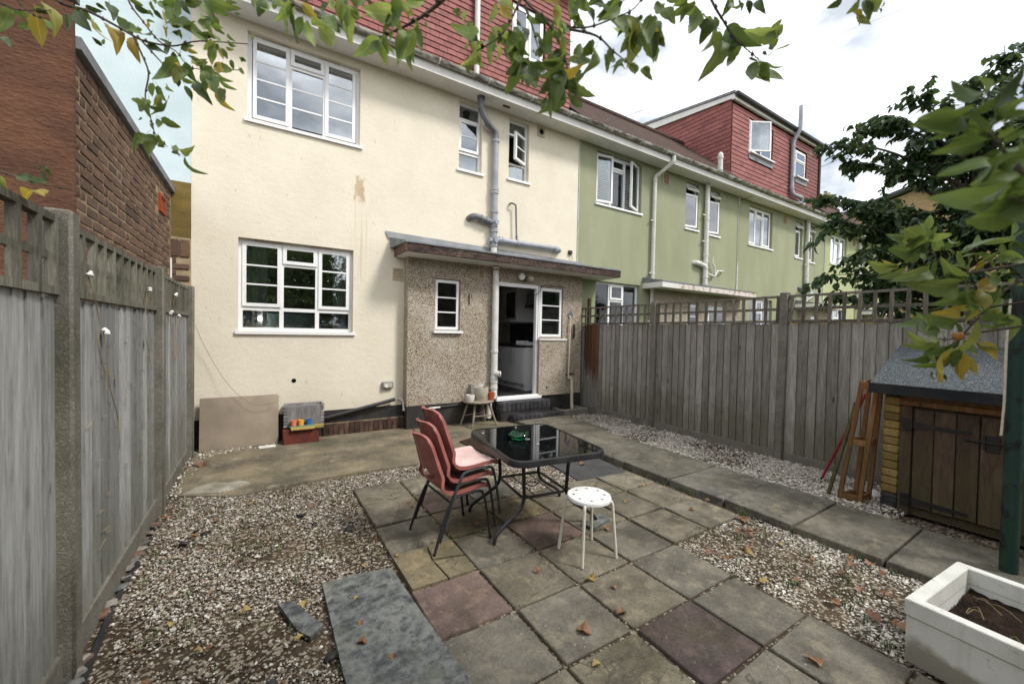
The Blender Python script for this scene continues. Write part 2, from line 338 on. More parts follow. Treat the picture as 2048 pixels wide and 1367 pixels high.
    c = n.mix(n.ramp(w, [(.43, 0.0), (.58, 1.0)]), (.036, .042, .045), (.14, .147, .14))
    c = n.mix(n.math('MULTIPLY', vein, n.ramp(n.noise(v, 3.1, 3), [(.40, 0.0), (.60, .6)])), c, (.25, .255, .23))
    c = n.mix(n.ramp(n.noise(v, 3, 5), [(.5, 0.0), (.66, .55)]), c, (.19, .185, .14))
    m['slate'] = n.fin(c, .6, .35, n.bump(a, .5, .006))
    m['darkslab'] = surf('dark_grey_slab', (.042, .042, .044), (.066, .064, .062), 4, 120, .35, .85, .3, .5, .004)
    m['beigeboard'] = surf('weathered_beige_board', (.27, .222, .165), (.205, .17, .128), 3.2, 90, .12, .8, .25, .15, .002)
    m['potgrey'] = surf('stone_coloured_pot', (.47, .43, .36), (.36, .32, .25), 7, 60, .15, .8, .25, .15)
    m['potwhite'] = surf('white_glazed_pot', (.66, .65, .63), (.5, .44, .38), 6, 50, .08, .45, .4, 0, lo=.55, hi=.7)
    m['potred'] = surf('terracotta_pot', (.38, .095, .035), (.30, .075, .03), 6, 60, .12, .8, .2, .1)
    m['cupred'] = surf('coral_paint', (.70, .20, .11), (.62, .17, .1), 8, 50, .08, .5, .3, 0)
    m['cupyellow'] = surf('amber_paint', (.72, .36, .055), (.64, .3, .05), 8, 50, .08, .5, .3, 0)
    m['cupblue'] = surf('blue_paint', (.035, .15, .40), (.03, .12, .33), 8, 50, .08, .5, .3, 0)
    m['greenstick'] = surf('green_paint', (.13, .28, .17), (.1, .2, .13), 8, 50, .1, .6, .3, 0)
    m['redpole'] = surf('red_painted_pole', (.24, .010, .022), (.17, .01, .02), 8, 50, .1, .45, .4, 0)
    n = NT('flaking_green_paint'); v = n.vec((1, 1, .6)); a = n.noise(v, 9, 6, .65); b = n.noise(v, 3, 4)
    c = n.mix(n.ramp(a, [(.54, 0.0), (.60, 1.0)]), (.012, .036, .027), (.009, .010, .009))
    c = n.mix(n.ramp(b, [(.58, 0.0), (.7, .6)]), c, (.06, .075, .03))
    m['greenpole'] = n.fin(c, .6, .3, n.bump(a, .4, .004))
    n = NT('glazed_sink'); v = n.vec(offset=False, world=True); a = n.noise(v, 5, 5); sp = n.vor(v, 20); s2 = n.noise(v, 22, 4)
    c = n.mix(n.ramp(a, [(.4, 0.0), (.75, 1.0)]), (.62, .62, .58), (.49, .49, .445))
    c = n.mix(n.math('MULTIPLY', n.ramp(s2, [(.66, 0.0), (.72, 1.0)]), .55), c, (.22, .18, .11))
    z = n.sep(v, 2); rim = n.math('SUBTRACT', 1.0, n.math('MULTIPLY', n.math('ABSOLUTE', n.math('SUBTRACT', z, .2415)), 190.0), True)
    c = n.mix(n.math('MULTIPLY', rim, .6), c, (.20, .165, .11))
    sk = n.noise(n.vec((9, 9, .8), False, True), 2.5, 5, .65); base = n.ramp(n.math('ADD', z, n.math('MULTIPLY', n.noise(v, 9, 5), -.16)), [(-.03, .75), (.05, 0.0)])
    c = n.mix(n.math('MULTIPLY', n.ramp(sk, [(.52, 0.0), (.72, 1.0)]), .28), c, (.30, .26, .18)); c = n.mix(base, c, (.16, .135, .085))
    m['sink'] = n.fin(c, .4, .45)
    m['soil'] = surf('dark_compost', (.011, .007, .005), (.030, .019, .012), 14, 70, .6, .95, .1, 1.0, .02)
    m['felt'] = None
    n = NT('mineral_roof_felt'); v = n.vec(offset=False, world=True); sp = n.vor(v, 150, 'Color'); b = n.noise(v, 2, 4)
    c = n.ramp(n.sep(sp, 0), [(0, (.03, .036, .04)), (.35, (.06, .07, .077)), (.7, (.10, .114, .122)), (.92, (.19, .205, .21))], True)
    c = n.mix(n.math('MULTIPLY', b, .3), c, (.08, .085, .085))
    m['felt'] = n.fin(c, .95, .15, n.bump(n.noise(v, 160, 2), .7, .004))
    m['feltedge'] = surf('bitumen_felt_edge', (.016, .017, .019), (.03, .03, .032), 5, 90, .3, .9, .2, .4)
    m['iron'] = surf('black_iron', (.009, .009, .010), (.02, .018, .016), 9, 60, .2, .55, .4, .1)
    m['rope'] = surf('pale_rope', (.55, .50, .40), (.42, .38, .3), 30, 90, .2, .9, .1, .3)
    m['mat'] = surf('brown_rubber_mat', (.042, .024, .017), (.062, .038, .026), 8, 70, .3, .85, .25, .4)
    m['bark'] = surf('grey_brown_bark', (.105, .085, .066), (.058, .046, .036), 14, 90, .3, .9, .15, .7, .006, stretch=(1, 1, .5))
    m['darkbark'] = surf('dark_bark', (.032, .025, .019), (.055, .042, .032), 8, 60, .3, .9, .1, .6, .01)
    m['wire'] = surf('black_cable', (.02, .02, .02), None, 5, 50, .1, .6, .3, 0)
    m['whitewire'] = surf('white_cable', (.6, .6, .58), None, 5, 50, .1, .6, .3, 0)
    m['greyplastic'] = surf('grey_plastic', (.20, .21, .215), (.16, .17, .175), 8, 60, .1, .5, .4, 0)
    m['brightplastic'] = surf('white_plastic', (.75, .75, .73), None, 8, 60, .04, .4, .4, 0)
    m['vent'] = surf('cream_vent', (.55, .47, .35), (.42, .34, .24), 9, 60, .15, .85, .2, .2)
    m['ventred'] = surf('terracotta_air_brick', (.30, .065, .028), (.22, .05, .025), 9, 60, .15, .85, .2, .2)
    m['ventbrown'] = surf('brown_vent_grille', (.17, .105, .05), None, 9, 60, .15, .85, .2, .2)
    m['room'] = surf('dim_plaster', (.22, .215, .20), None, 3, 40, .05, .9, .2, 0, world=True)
    m['kitchenwall'] = surf('kitchen_plaster', (.76, .75, .72), None, 3, 40, .05, .9, .2, 0, world=True)
    m['vinyl'] = surf('dark_vinyl_floor', (.022, .020, .020), (.035, .033, .03), 5, 50, .2, .4, .4, 0, world=True)
    m['curtain'] = surf('pale_curtain', (.66, .65, .61), (.56, .55, .51), 4, 60, .08, .95, .1, 0)
    m['blind'] = surf('white_blind_slat', (.72, .72, .70), None, 4, 60, .04, .6, .3, 0)
    m['darkblind'] = surf('charcoal_blind_slat', (.045, .045, .045), None, 4, 60, .04, .5, .3, 0)
    m['cabinet'] = surf('white_gloss_cabinet', (.72, .72, .73), (.69, .69, .70), 3, 40, .03, .3, .5, 0)
    m['worktop'] = surf('black_worktop', (.012, .012, .012), (.03, .03, .03), 20, 90, .3, .3, .5, 0)
    m['steel'] = surf('brushed_steel', (.55, .55, .55), None, 5, 60, .05, .3, .5, 0, metal=1.0)
    m['darkglass'] = surf('smoked_cabinet_glass', (.03, .03, .032), None, 5, 60, .05, .15, .5, 0)
    m['palepanel'] = surf('pale_aqua_panel', (.42, .52, .49), None, 5, 60, .05, .6, .3, 0)
    m['weed'] = surf('grass_blade', (.05, .085, .02), (.09, .12, .035), 5, 50, .2, .7, .25, 0)
    m['straw'] = surf('dry_stem', (.30, .23, .12), (.2, .15, .08), 8, 60, .2, .9, .1, 0)
    m['fluff'] = surf('white_seed_fluff', (.78, .78, .75), None, 8, 60, .1, .95, .1, 0)
    m['applered'] = surf('ripening_apple_skin', (.42, .06, .035), (.38, .2, .05), 12, 60, .1, .4, .4, 0)
    m['cement'] = surf('pale_cement_patch', (.36, .33, .27), (.20, .18, .14), 6, 60, .3, .9, .2, 1.0, .02, world=True)
    m['edging'] = surf('black_plastic_edging', (.014, .015, .016), (.03, .03, .03), 6, 60, .2, .7, .3, .2)
    m['rubble'] = surf('broken_rubble', (.20, .18, .155), (.11, .1, .09), 9, 60, .3, .9, .15, .5, rnd=.5)
    # green bottle glass
    n = NT('green_glass'); n.b.inputs['Transmission Weight'].default_value = .92; n.b.inputs['IOR'].default_value = 1.5
    m['greenglass'] = n.fin((.012, .17, .06), .05, .5)
    # window glass: clear pane with a mirror coat
    def pane(name, tint, base, k=1.0, obs=0.0):
        n = NT(name); n.t.nodes.remove(n.b)
        tr = n.add('ShaderNodeBsdfTransparent'); tr.inputs['Color'].default_value = (*tint, 1)
        gl = n.add('ShaderNodeBsdfGlossy'); gl.inputs['Roughness'].default_value = .015 + obs; gl.inputs['Color'].default_value = (.93, .96, 1, 1)
        v = n.vec(offset=True); bn = n.bump(n.noise(v, 2.2, 2), .05, .02); n.ln(bn, gl.inputs['Normal'])
        fr = n.add('ShaderNodeFresnel'); fr.inputs['IOR'].default_value = 1.5
        f = n.math('ADD', n.math('MULTIPLY', fr.outputs[0], k), base, True)
        mx = n.add('ShaderNodeMixShader'); n.ln(f, mx.inputs[0]); n.ln(tr.outputs[0], mx.inputs[1]); n.ln(gl.outputs[0], mx.inputs[2])
        n.ln(mx.outputs[0], n.o.inputs['Surface']); return n.m
    m['pane'] = pane('window_glass', (.66, .70, .70), .10, 1.5)
    m['paneclear'] = pane('clear_window_glass', (.68, .71, .71), .02, 1.2)
    m['paneupper'] = pane('coated_window_glass', (.5, .53, .54), .28, 1.6)
    # leaves
    def leafmat(name, ramp, trans=.45, island=False):
        n = NT(name); n.t.nodes.remove(n.b)
        r = n.add('ShaderNodeNewGeometry').outputs['Random Per Island'] if island else n.rnd()
        c = n.ramp(r, ramp); v = n.vec(); f = n.noise(v, 26, 4)
        c = n.mix(n.math('MULTIPLY', n.ramp(f, [(.56, 0.0), (.74, 1.0)]), .55), c, n.mix(1.0, c, (1.5, 1.15, .7), 'MULTIPLY'))
        ob = n.vec(offset=False); ay = n.math('ABSOLUTE', n.sep(ob, 1)); ax = n.sep(ob, 0)
        if not island:
            mid = n.ramp(ay, [(.010, 1.0), (.022, 0.0)]); sv_ = n.ramp(n.math('ABSOLUTE', n.math('SINE', n.math('MULTIPLY', n.math('SUBTRACT', ax, n.math('MULTIPLY', ay, .9)), 30.0))), [(.0, 1.0), (.2, 0.0)])
            c = n.mix(n.math('MAXIMUM', n.math('MULTIPLY', mid, .6), n.math('MULTIPLY', sv_, .2)), c, n.mix(1.0, c, (1.7, 1.6, 1.5), 'MULTIPLY'))
        df = n.add('ShaderNodeBsdfPrincipled'); df.inputs['Roughness'].default_value = .5; df.inputs['Specular IOR Level'].default_value = .35
        tl = n.add('ShaderNodeBsdfTranslucent'); mx = n.add('ShaderNodeMixShader'); mx.inputs[0].default_value = trans
        n.ln(c, df.inputs['Base Color']); c2 = n.mix(1.0, c, (1.5, 1.35, .85), 'MULTIPLY'); n.ln(c2, tl.inputs['Color'])
        n.ln(df.outputs[0], mx.inputs[1]); n.ln(tl.outputs[0], mx.inputs[2]); n.ln(mx.outputs[0], n.o.inputs['Surface'])
        return n.m
    m['lf_g'] = leafmat('green_apple_leaf', [(0, (.095, .145, .048)), (.5, (.125, .185, .062)), (1, (.155, .205, .075))], .38)
    m['lf_l'] = leafmat('backlit_green_apple_leaf', [(0, (.19, .28, .09)), (.5, (.24, .33, .12)), (1, (.29, .35, .14))], .5)  # backlit leaves: the light through them is put into a paler green
    m['lf_d'] = leafmat('dark_green_apple_leaf', [(0, (.035, .062, .018)), (1, (.06, .095, .028))], .25)
    m['lf_n'] = leafmat('mid_green_apple_leaf', [(0, (.095, .16, .045)), (1, (.14, .205, .06))], .45)
    m['lf_y'] = leafmat('yellowing_apple_leaf', [(0, (.27, .20, .03)), (.6, (.32, .27, .06)), (1, (.18, .20, .05))], .4)
    m['lf_mix'] = leafmat('small_apple_leaf', [(0, (.06, .10, .03)), (.4, (.11, .17, .05)), (.8, (.17, .25, .075)), (.93, (.22, .28, .09)), (1, (.36, .27, .05))], .4, True)
    m['lf_crown'] = leafmat('shade_crown_leaf', [(0, (.05, .09, .025)), (1, (.10, .15, .045))], .35, True)
    m['lf_cherry'] = leafmat('cherry_leaf', [(0, (.02, .046, .02)), (.5, (.04, .076, .03)), (.9, (.065, .108, .04)), (1, (.12, .15, .05))], .35, True)
    m['lf_cherry1'] = leafmat('single_cherry_leaf', [(0, (.018, .042, .018)), (.5, (.034, .066, .025)), (1, (.055, .095, .032))], .3)
    m['lf_back'] = leafmat('shrub_leaf', [(0, (.02, .032, .016)), (1, (.06, .08, .035))], .2, True)
    m['lf_fall'] = leafmat('fallen_yellow_leaf', [(0, (.26, .175, .05)), (1, (.29, .22, .08))], .1)
    m['lf_dry'] = leafmat('dry_brown_leaf', [(0, (.16, .078, .038)), (.5, (.23, .12, .06)), (1, (.12, .062, .036))], .1)
    # lit lamp
    n = NT('lit_bulb'); n.b.inputs['Emission Color'].default_value = (1, .98, .95, 1); n.b.inputs['Emission Strength'].default_value = 25
    m['bulb'] = n.fin((1, 1, 1), .5)
mk_materials()

# ------------------------------------------------------------------ building helpers
class MB:
    """collects simple shapes and links them as ONE mesh object"""
    def __init__(s): s.v = []; s.f = []; s.sm = []
    def add(s, vs, fs, smooth=False):
        o = len(s.v); s.v += [tuple(v) for v in vs]; s.f += [tuple(i + o for i in f) for f in fs]; s.sm += [smooth] * len(fs); return s
    def box(s, x0, x1, y0, y1, z0, z1, M=None):
        vs = [(x0, y0, z0), (x1, y0, z0), (x1, y1, z0), (x0, y1, z0), (x0, y0, z1), (x1, y0, z1), (x1, y1, z1), (x0, y1, z1)]
        if M is not None: vs = [M @ Vector(v) for v in vs]
        return s.add(vs, [(3, 2, 1, 0), (4, 5, 6, 7), (0, 1, 5, 4), (1, 2, 6, 5), (2, 3, 7, 6), (3, 0, 4, 7)])
    def cbox(s, x0, x1, y0, y1, z0, z1, c=.006, M=None, jit=0.0):
        """box with chamfered edges"""
        bm = bmesh.new(); bmesh.ops.create_cube(bm, size=1)
        for v in bm.verts:
            v.co = Vector((x0 + (v.co.x + .5) * (x1 - x0), y0 + (v.co.y + .5) * (y1 - y0), z0 + (v.co.z + .5) * (z1 - z0)))
            if jit: v.co += Vector((random.uniform(-jit, jit), random.uniform(-jit, jit), random.uniform(-jit, jit)))
        bmesh.ops.bevel(bm, geom=bm.edges[:], offset=c, segments=1, affect='EDGES')
        bm.verts.index_update()
        vs = [(M @ v.co) if M is not None else v.co.copy() for v in bm.verts]; fs = [[v.index for v in f.verts] for f in bm.faces]; bm.free()
        return s.add(vs, fs)
    def beam(s, a, b, w, h, up=(0, 0, 1), c=0.0):
        a, b = Vector(a), Vector(b); d = b - a; ln = d.length; d.normalize()
        u = Vector(up); 
        if abs(d.dot(u)) > .98: u = Vector((0, 1, 0))
        x = d.cross(u).normalized(); z = x.cross(d)
        M = Matrix((( x.x, d.x, z.x, a.x), (x.y, d.y, z.y, a.y), (x.z, d.z, z.z, a.z), (0, 0, 0, 1)))
        if c: return s.cbox(-w / 2, w / 2, 0, ln, -h / 2, h / 2, c, M)
        return s.box(-w / 2, w / 2, 0, ln, -h / 2, h / 2, M)
    def tube(s, pts, r, n=10, caps=True):
        pts = [Vector(p) for p in pts]; rs = r if isinstance(r, (list, tuple)) else [r] * len(pts)
        rings = []; prev = None
        for i, p in enumerate(pts):
            t = (pts[min(i + 1, len(pts) - 1)] - pts[max(i - 1, 0)]).normalized()
            if prev is None:
                a = Vector((0, 0, 1)) if abs(t.z) < .9 else Vector((1, 0, 0)); u = t.cross(a).normalized()
            else:
                u = (prev - t * prev.dot(t)); u = u.normalized() if u.length > 1e-6 else t.orthogonal().normalized()
            prev = u; w = t.cross(u)
            rings.append([p + (u * math.cos(2 * math.pi * k / n) + w * math.sin(2 * math.pi * k / n)) * rs[i] for k in range(n)])
        vs = [v for rg in rings for v in rg]; fs = []
        for i in range(len(pts) - 1):
            for k in range(n): fs.append((i * n + k, i * n + (k + 1) % n, (i + 1) * n + (k + 1) % n, (i + 1) * n + k))
        s.add(vs, fs, True)
        if caps:
            s.add(rings[0], [tuple(range(n))[::-1]]); s.add(rings[-1], [tuple(range(n))])
        return s
    def lathe(s, prof, n=24, c=(0, 0, 0), M=None, caps=True):
        vs = []; 
        for r, z in prof:
            for k in range(n): vs.append(Vector((c[0] + r * math.cos(2 * math.pi * k / n), c[1] + r * math.sin(2 * math.pi * k / n), c[2] + z)))
        if M is not None: vs = [M @ v for v in vs]
        fs = [(i * n + k, i * n + (k + 1) % n, (i + 1) * n + (k + 1) % n, (i + 1) * n + k) for i in range(len(prof) - 1) for k in range(n)]
        s.add(vs, fs, True)
        m = len(prof) - 1
        if not caps: return s
        if prof[0][0] > 1e-5: s.add(vs[:n], [tuple(range(n))[::-1]])
        if prof[-1][0] > 1e-5: s.add(vs[m * n:], [tuple(range(n))])
        return s
    def poly(s, pts, z0, z1):
        n = len(pts); vs = [(x, y, z0) for x, y in pts] + [(x, y, z1) for x, y in pts]
        return s.add(vs, [tuple(range(n))[::-1], tuple(range(n, 2 * n))] + [(i, (i + 1) % n, n + (i + 1) % n, n + i) for i in range(n)])
    def mesh(s, name, mt):
        me = bpy.data.meshes.new(name); me.from_pydata([tuple(v) for v in s.v], [], s.f)
        me.polygons.foreach_set('use_smooth', s.sm)
        if mt: me.materials.append(MT[mt] if isinstance(mt, str) else mt)
        me.update(); me.set_sharp_from_angle(angle=.75); return me
    def build(s, name, mt, parent=None, **k):
        return link(name, s.mesh(name, mt), parent, **k)

def smooth_path(pts, n=6):
    """Catmull-Rom through the points"""
    P = [Vector(p) for p in pts]; P = [2 * P[0] - P[1]] + P + [2 * P[-1] - P[-2]]; out = []
    for i in range(1, len(P) - 2):
        a, b, c, d = P[i - 1:i + 3]
        for k in range(n):
            t = k / n
            out.append(.5 * ((2 * b) + (c - a) * t + (2 * a - 5 * b + 4 * c - d) * t * t + (3 * b - a - 3 * c + d) * t ** 3))
    out.append(P[-2]); return out
def bend_path(pts, r=.05, n=4):
    """polyline with rounded corners"""
    P = [Vector(p) for p in pts]; out = [P[0]]
    for a, b, c in zip(P, P[1:], P[2:]):
        rr = min(r, (b - a).length * .45, (c - b).length * .45)
        p = b + (a - b).normalized() * rr; q = b + (c - b).normalized() * rr
        for k in range(n + 1):
            t = k / n; out.append((1 - t) ** 2 * p + 2 * t * (1 - t) * b + t * t * q)
    out.append(P[-1]); return out

def link(name, me, parent=None, label=None, cat=None, group=None, kind=None, color=None):
    o = bpy.data.objects.new(name, me); COL.objects.link(o)
    if parent is not None:
        o.parent = parent
        if parent.parent is None: o.matrix_parent_inverse = Matrix.Translation(-parent.location)
    tag(o, label, cat, group, kind)
    if color: o.color = (*color, 1)
    return o
def tag(o, label=None, cat=None, group=None, kind=None):
    for k, v in (('label', label), ('category', cat), ('group', group), ('kind', kind)):
        if v: o[k] = v
    return o
def thing(name, loc, label, cat, group=None, kind=None):
    return link(name, None, None, label, cat, group, kind) if loc is None else _thing(name, loc, label, cat, group, kind)
def _thing(name, loc, label, cat, group, kind):
    o = bpy.data.objects.new(name, None); o.empty_display_size = .1; o.location = loc; COL.objects.link(o)
    return tag(o, label, cat, group, kind)
def inst(name, me, parent, loc=(0, 0, 0), rot=(0, 0, 0), scale=(1, 1, 1), color=None, M=None):
    """a piece that shares mesh data with its likes"""
    o = bpy.data.objects.new(name, me); COL.objects.link(o)
    if parent is not None:
        o.parent = parent
        if parent.parent is None: o.matrix_parent_inverse = Matrix.Translation(-parent.location)
    if M is not None: o.matrix_basis = M
    else: o.location = loc; o.rotation_euler = rot; o.scale = scale
    if color: o.color = (*color, 1)
    return o
def np_mesh(name, V, F, mt, smooth=False):
    """mesh from numpy arrays; F is (n,k)"""
    me = bpy.data.meshes.new(name); n, k = F.shape
    me.vertices.add(len(V)); me.vertices.foreach_set('co', V.astype(np.float32).ravel())
    me.loops.add(n * k); me.loops.foreach_set('vertex_index', F.astype(np.int32).ravel())
    me.polygons.add(n); me.polygons.foreach_set('loop_start', np.arange(0, n * k, k, dtype=np.int32))
    try: me.polygons.foreach_set('loop_total', np.full(n, k, dtype=np.int32))
    except Exception: pass
    me.polygons.foreach_set('use_smooth', np.full(n, smooth)); me.materials.append(MT[mt]); me.update(calc_edges=True); me.validate(); return me

def wall_mb(x0, x1, z0, z1, Y, openings, depth=.11):
    """front sheet at Y (facing -Y) with openings and their reveals"""
    b = MB(); xs = sorted({x0, x1} | {v for o in openings for v in o[:2]}); zs = sorted({z0, z1} | {v for o in openings for v in o[2:4]})
    def inside(x, z): return any(o[0] < x < o[1] and o[2] < z < o[3] for o in openings)
    ix = {}; vs = []; fs = []
    def V(x, z):
        if (x, z) not in ix: ix[(x, z)] = len(vs); vs.append((x, Y, z))
        return ix[(x, z)]
    for a, c in zip(xs, xs[1:]):
        for d, e in zip(zs, zs[1:]):
            if not inside((a + c) / 2, (d + e) / 2): fs.append((V(a, d), V(c, d), V(c, e), V(a, e)))
    b.add(vs, fs)
    for o in openings:
        a, c, d, e = o[:4]; y2 = Y + depth
        b.add([(a, Y, d), (a, y2, d), (a, y2, e), (a, Y, e)], [(0, 1, 2, 3)]); b.add([(c, Y, d), (c, Y, e), (c, y2, e), (c, y2, d)], [(0, 1, 2, 3)])
        b.add([(a, Y, e), (a, y2, e), (c, y2, e), (c, Y, e)], [(0, 1, 2, 3)]); b.add([(a, Y, d), (c, Y, d), (c, y2, d), (a, y2, d)], [(0, 1, 2, 3)])
    return b

def window(house, x0, x1, z0, z1, Y, lights, sill=True, glass='pane', mullions=(), transoms=(), bars_mt='white', fw=.05, label=None, vents=()):
    """white plastic window: frame, sashes, panes, glazing bars, sill; Y is the outer face of the frame
    lights: (fx0, fx1, fz0, fz1, bars, kind, hinge, angle) in fractions of the opening"""
    W, Hh = x1 - x0, z1 - z0; t = .07
    f = MB(); f.box(x0, x1, Y, Y + t, z0, z0 + fw); f.box(x0, x1, Y, Y + t, z1 - fw, z1)
    f.box(x0, x0 + fw, Y, Y + t, z0 + fw, z1 - fw); f.box(x1 - fw, x1, Y, Y + t, z0 + fw, z1 - fw)
    for mx in mullions: f.box(x0 + mx * W - fw * .55, x0 + mx * W + fw * .55, Y + .002, Y + t, z0 + fw, z1 - fw)
    for (a, c, mz) in transoms: f.box(x0 + a * W, x0 + c * W, Y + .004, Y + t - .002, z0 + mz * Hh - fw * .5, z0 + mz * Hh + fw * .5)
    fr = f.build('window', 'white', house, label=label)
    if sill:
        s = MB(); s.box(x0 - .035, x1 + .035, Y - .12, Y + .03, z0 - .045, z0 - .002)
        s.build('sill', 'white', fr)
    for (a, c, d, e, bars, kind, hinge, ang) in lights:
        lx0, lx1, lz0, lz1 = x0 + a * W, x0 + c * W, z0 + d * Hh, z0 + e * Hh
        M = Matrix.Identity(4)
        if ang:
            if hinge == 'L': M = Matrix.Translation((lx0, Y, 0)) @ Matrix.Rotation(-ang, 4, 'Z') @ Matrix.Translation((-lx0, -Y, 0))
            elif hinge == 'R': M = Matrix.Translation((lx1, Y, 0)) @ Matrix.Rotation(ang, 4, 'Z') @ Matrix.Translation((-lx1, -Y, 0))
            else: M = Matrix.Translation((0, Y, lz1)) @ Matrix.Rotation(-ang, 4, 'X') @ Matrix.Translation((0, -Y, -lz1))
        if kind == 'sash':
            sw = .048; y0, y1 = Y - .018, Y + .03
            b = MB(); b.box(lx0, lx1, y0, y1, lz0, lz0 + sw, M); b.box(lx0, lx1, y0, y1, lz1 - sw, lz1, M)
            b.box(lx0, lx0 + sw, y0, y1, lz0 + sw, lz1 - sw, M); b.box(lx1 - sw, lx1, y0, y1, lz0 + sw, lz1 - sw, M)
            b.build('sash', 'white', fr); py = Y - .004; gx0, gx1, gz0, gz1 = lx0 + sw, lx1 - sw, lz0 + sw, lz1 - sw
        else:
            py = Y + .025; gx0, gx1, gz0, gz1 = lx0, lx1, lz0, lz1
        MB().box(gx0 - .004, gx1 + .004, py, py + .008, gz0 - .004, gz1 + .004, M).build('pane', glass, fr)
        for k in range(bars):
            zc = gz0 + (gz1 - gz0) * (k + 1) / (bars + 1)
            MB().box(gx0, gx1, py - .006, py + .014, zc - .011, zc + .011, M).build('glazing_bar', bars_mt, fr)
    for (vx0, vx1) in vents:
        MB().box(x0 + vx0 * W, x0 + vx1 * W, Y - .03, Y, z1 - .012, z1 + .006).build('trickle_vent', 'vent', fr)
    return fr

def room(house, x0, x1, z0, z1, y0, y1, mt='room', name='room_wall'):
    b = MB(); v = [(x0, y0, z0), (x1, y0, z0), (x1, y1, z0), (x0, y1, z0), (x0, y0, z1), (x1, y0, z1), (x1, y1, z1), (x0, y1, z1)]
    b.add(v, [(0, 1, 2, 3), (7, 6, 5, 4), (2, 3, 7, 6), (0, 3, 7, 4), (1, 2, 6, 5)]); return b.build(name, mt, house)

def curtain(house, x0, x1, z0, z1, Y, mt='curtain'):
    n = max(8, int((x1 - x0) / .012)); vs = []; 
    for i in range(n + 1):
        x = x0 + (x1 - x0) * i / n; y = Y + .022 * math.sin(i * 1.15) + .01 * math.sin(i * .43)
        vs += [(x, y, z0), (x, y, z1)]
    MB().add(vs, [(2 * i, 2 * i + 2, 2 * i + 3, 2 * i + 1) for i in range(n)], True).build('curtain', mt, house)
def blind(house, x0, x1, z0, z1, Y, mt='blind', pitch=.045):
    b = MB(); z = z1
    while z > z0:
        b.add([(x0, Y - .012, z - .016), (x1, Y - .012, z - .016), (x1, Y + .012, z + .016), (x0, Y + .012, z + .016)], [(0, 1, 2, 3)]); z -= pitch
    o = b.build('blind', mt, house)

def collar(b, p, d, r, n=12, L=.05, k=1.22):
    d = Vector(d).normalized(); p = Vector(p); b.tube([p - d * L / 2, p + d * L / 2], r * k, n)

def pipe(house, name, pts, r, mt, joints=(), rb=.12, n=12):
    b = MB(); b.tube(bend_path(pts, rb, 6), r, n)
    for (p, d) in joints: collar(b, p, d, r)
    return b.build(name, mt, house)

# ================================================================== SETTING
YF = 6.75          # plane of the terrace's rear wall
g = MB()
N = 40
g.add([(-300, -300, -.035), (300, -300, -.035), (300, 300, -.035), (-300, 300, -.035)], [(0, 1, 2, 3)])
g.build('ground', 'ground', kind='structure')

# concrete pad along the house
pad = MB(); pad.poly([(-.74, 5.02), (-.60, 4.93), (-.2, 4.72), (.1, 4.78), (.86, 4.84), (1.68, 4.80), (2.48, 4.86), (2.95, 4.78), (3.86, 4.85), (5.0, 5.0), (5.05, 6.2), (5.1, 6.76), (-.74, 6.76)], -.06, -.003)
pad.build('concrete_pad', 'concrete', kind='structure')
MB().poly([(-.66, 4.97), (-.52, 4.93), (-.36, 4.86), (-.22, 4.90), (-.10, 5.02), (-.20, 5.16), (-.30, 5.12), (-.44, 5.22), (-.58, 5.12)], -.02, .006).build('cement_patch', 'cement', kind='structure')

# patio of square slabs
patio = thing('patio', (2.2, 2.3, 0), None, None, kind='structure')
cx = [.80, 1.285, 1.78, 2.285, 2.79, 3.27, 3.77]; ry = [4.36, 3.88, 3.40, 2.915, 2.44, 1.965, 1.495, 1.045, .575, .10, -.37, -.84]
BUFF, GREY, PINK, PURP, YEL, RED, PALE = (.18, .157, .118), (.162, .148, .118), (.155, .108, .095), (.095, .067, .065), (.185, .15, .092), (.132, .092, .075), (.255, .225, .172)
tint = {(0, 4): PINK, (1, 1): RED, (2, 3): RED, (2, 2): YEL, (1, 2): YEL, (2, 6): PURP, (5, 2): PALE, (4, 2): BUFF, (4, 4): YEL, (2, 0): PALE, (1, 0): PALE, (3, 3): BUFF, (5, 3): BUFF, (4, 4): BUFF}
def slab(c, r, x0=None, x1=None, y0=None, y1=None):
    gp = .011
    xa, xb = (cx[c] + gp if x0 is None else x0), (cx[c + 1] - gp if x1 is None else x1)
    ya, yb = (ry[r + 1] + gp if y0 is None else y0), (ry[r] - gp if y1 is None else y1)
    z = random.uniform(-.005, .005)
    b = MB(); mx, my = (xa + xb) / 2, (ya + yb) / 2
    b.cbox(xa - mx, xb - mx, ya - my, yb - my, -.045, 0, .007, jit=.005)
    base = tint.get((c, r), random.choice([BUFF, GREY, BUFF, GREY, (.172, .152, .108)]))
    k = random.uniform(.86, 1.14)
    o = inst('paving_slab', b.mesh('paving_slab', 'slab'), patio, (mx, my, z), (random.uniform(-.008, .008), random.uniform(-.008, .008), R(4.5) * .12 + random.uniform(-.012, .012)), color=tuple(q * k for q in base))
    return o
for r in range(11):
    for c in range(6):
        if r == 0 and c > 2: continue
        if r == 1 and c > 2: continue
        if r == 4 and c == 5: pass
        if r >= 5 and c > 3: continue
        if r >= 9 and c < 0: continue
        if (c, r) == (0, 3):      # the broken slab in three pieces
            for pts in ([(.81, 2.90), (1.07, 2.90), (1.04, 2.70), (1.06, 2.45), (.82, 2.455)], [(1.083, 2.90), (1.272, 2.90), (1.275, 2.66), (1.055, 2.71)], [(1.056, 2.69), (1.275, 2.64), (1.272, 2.455), (1.075, 2.45)]):
                q = MB(); q.poly(pts, -.045, random.uniform(-.004, .003)); link('paving_slab', q.mesh('paving_slab', 'slab'), patio, color=(.225, .185, .115))
            continue
        slab(c, r)
# joint dirt under the slabs
MB().box(.82, 3.75, -.85, 4.34, -.033, -.021).build('patio_bed', 'ground', kind='structure')

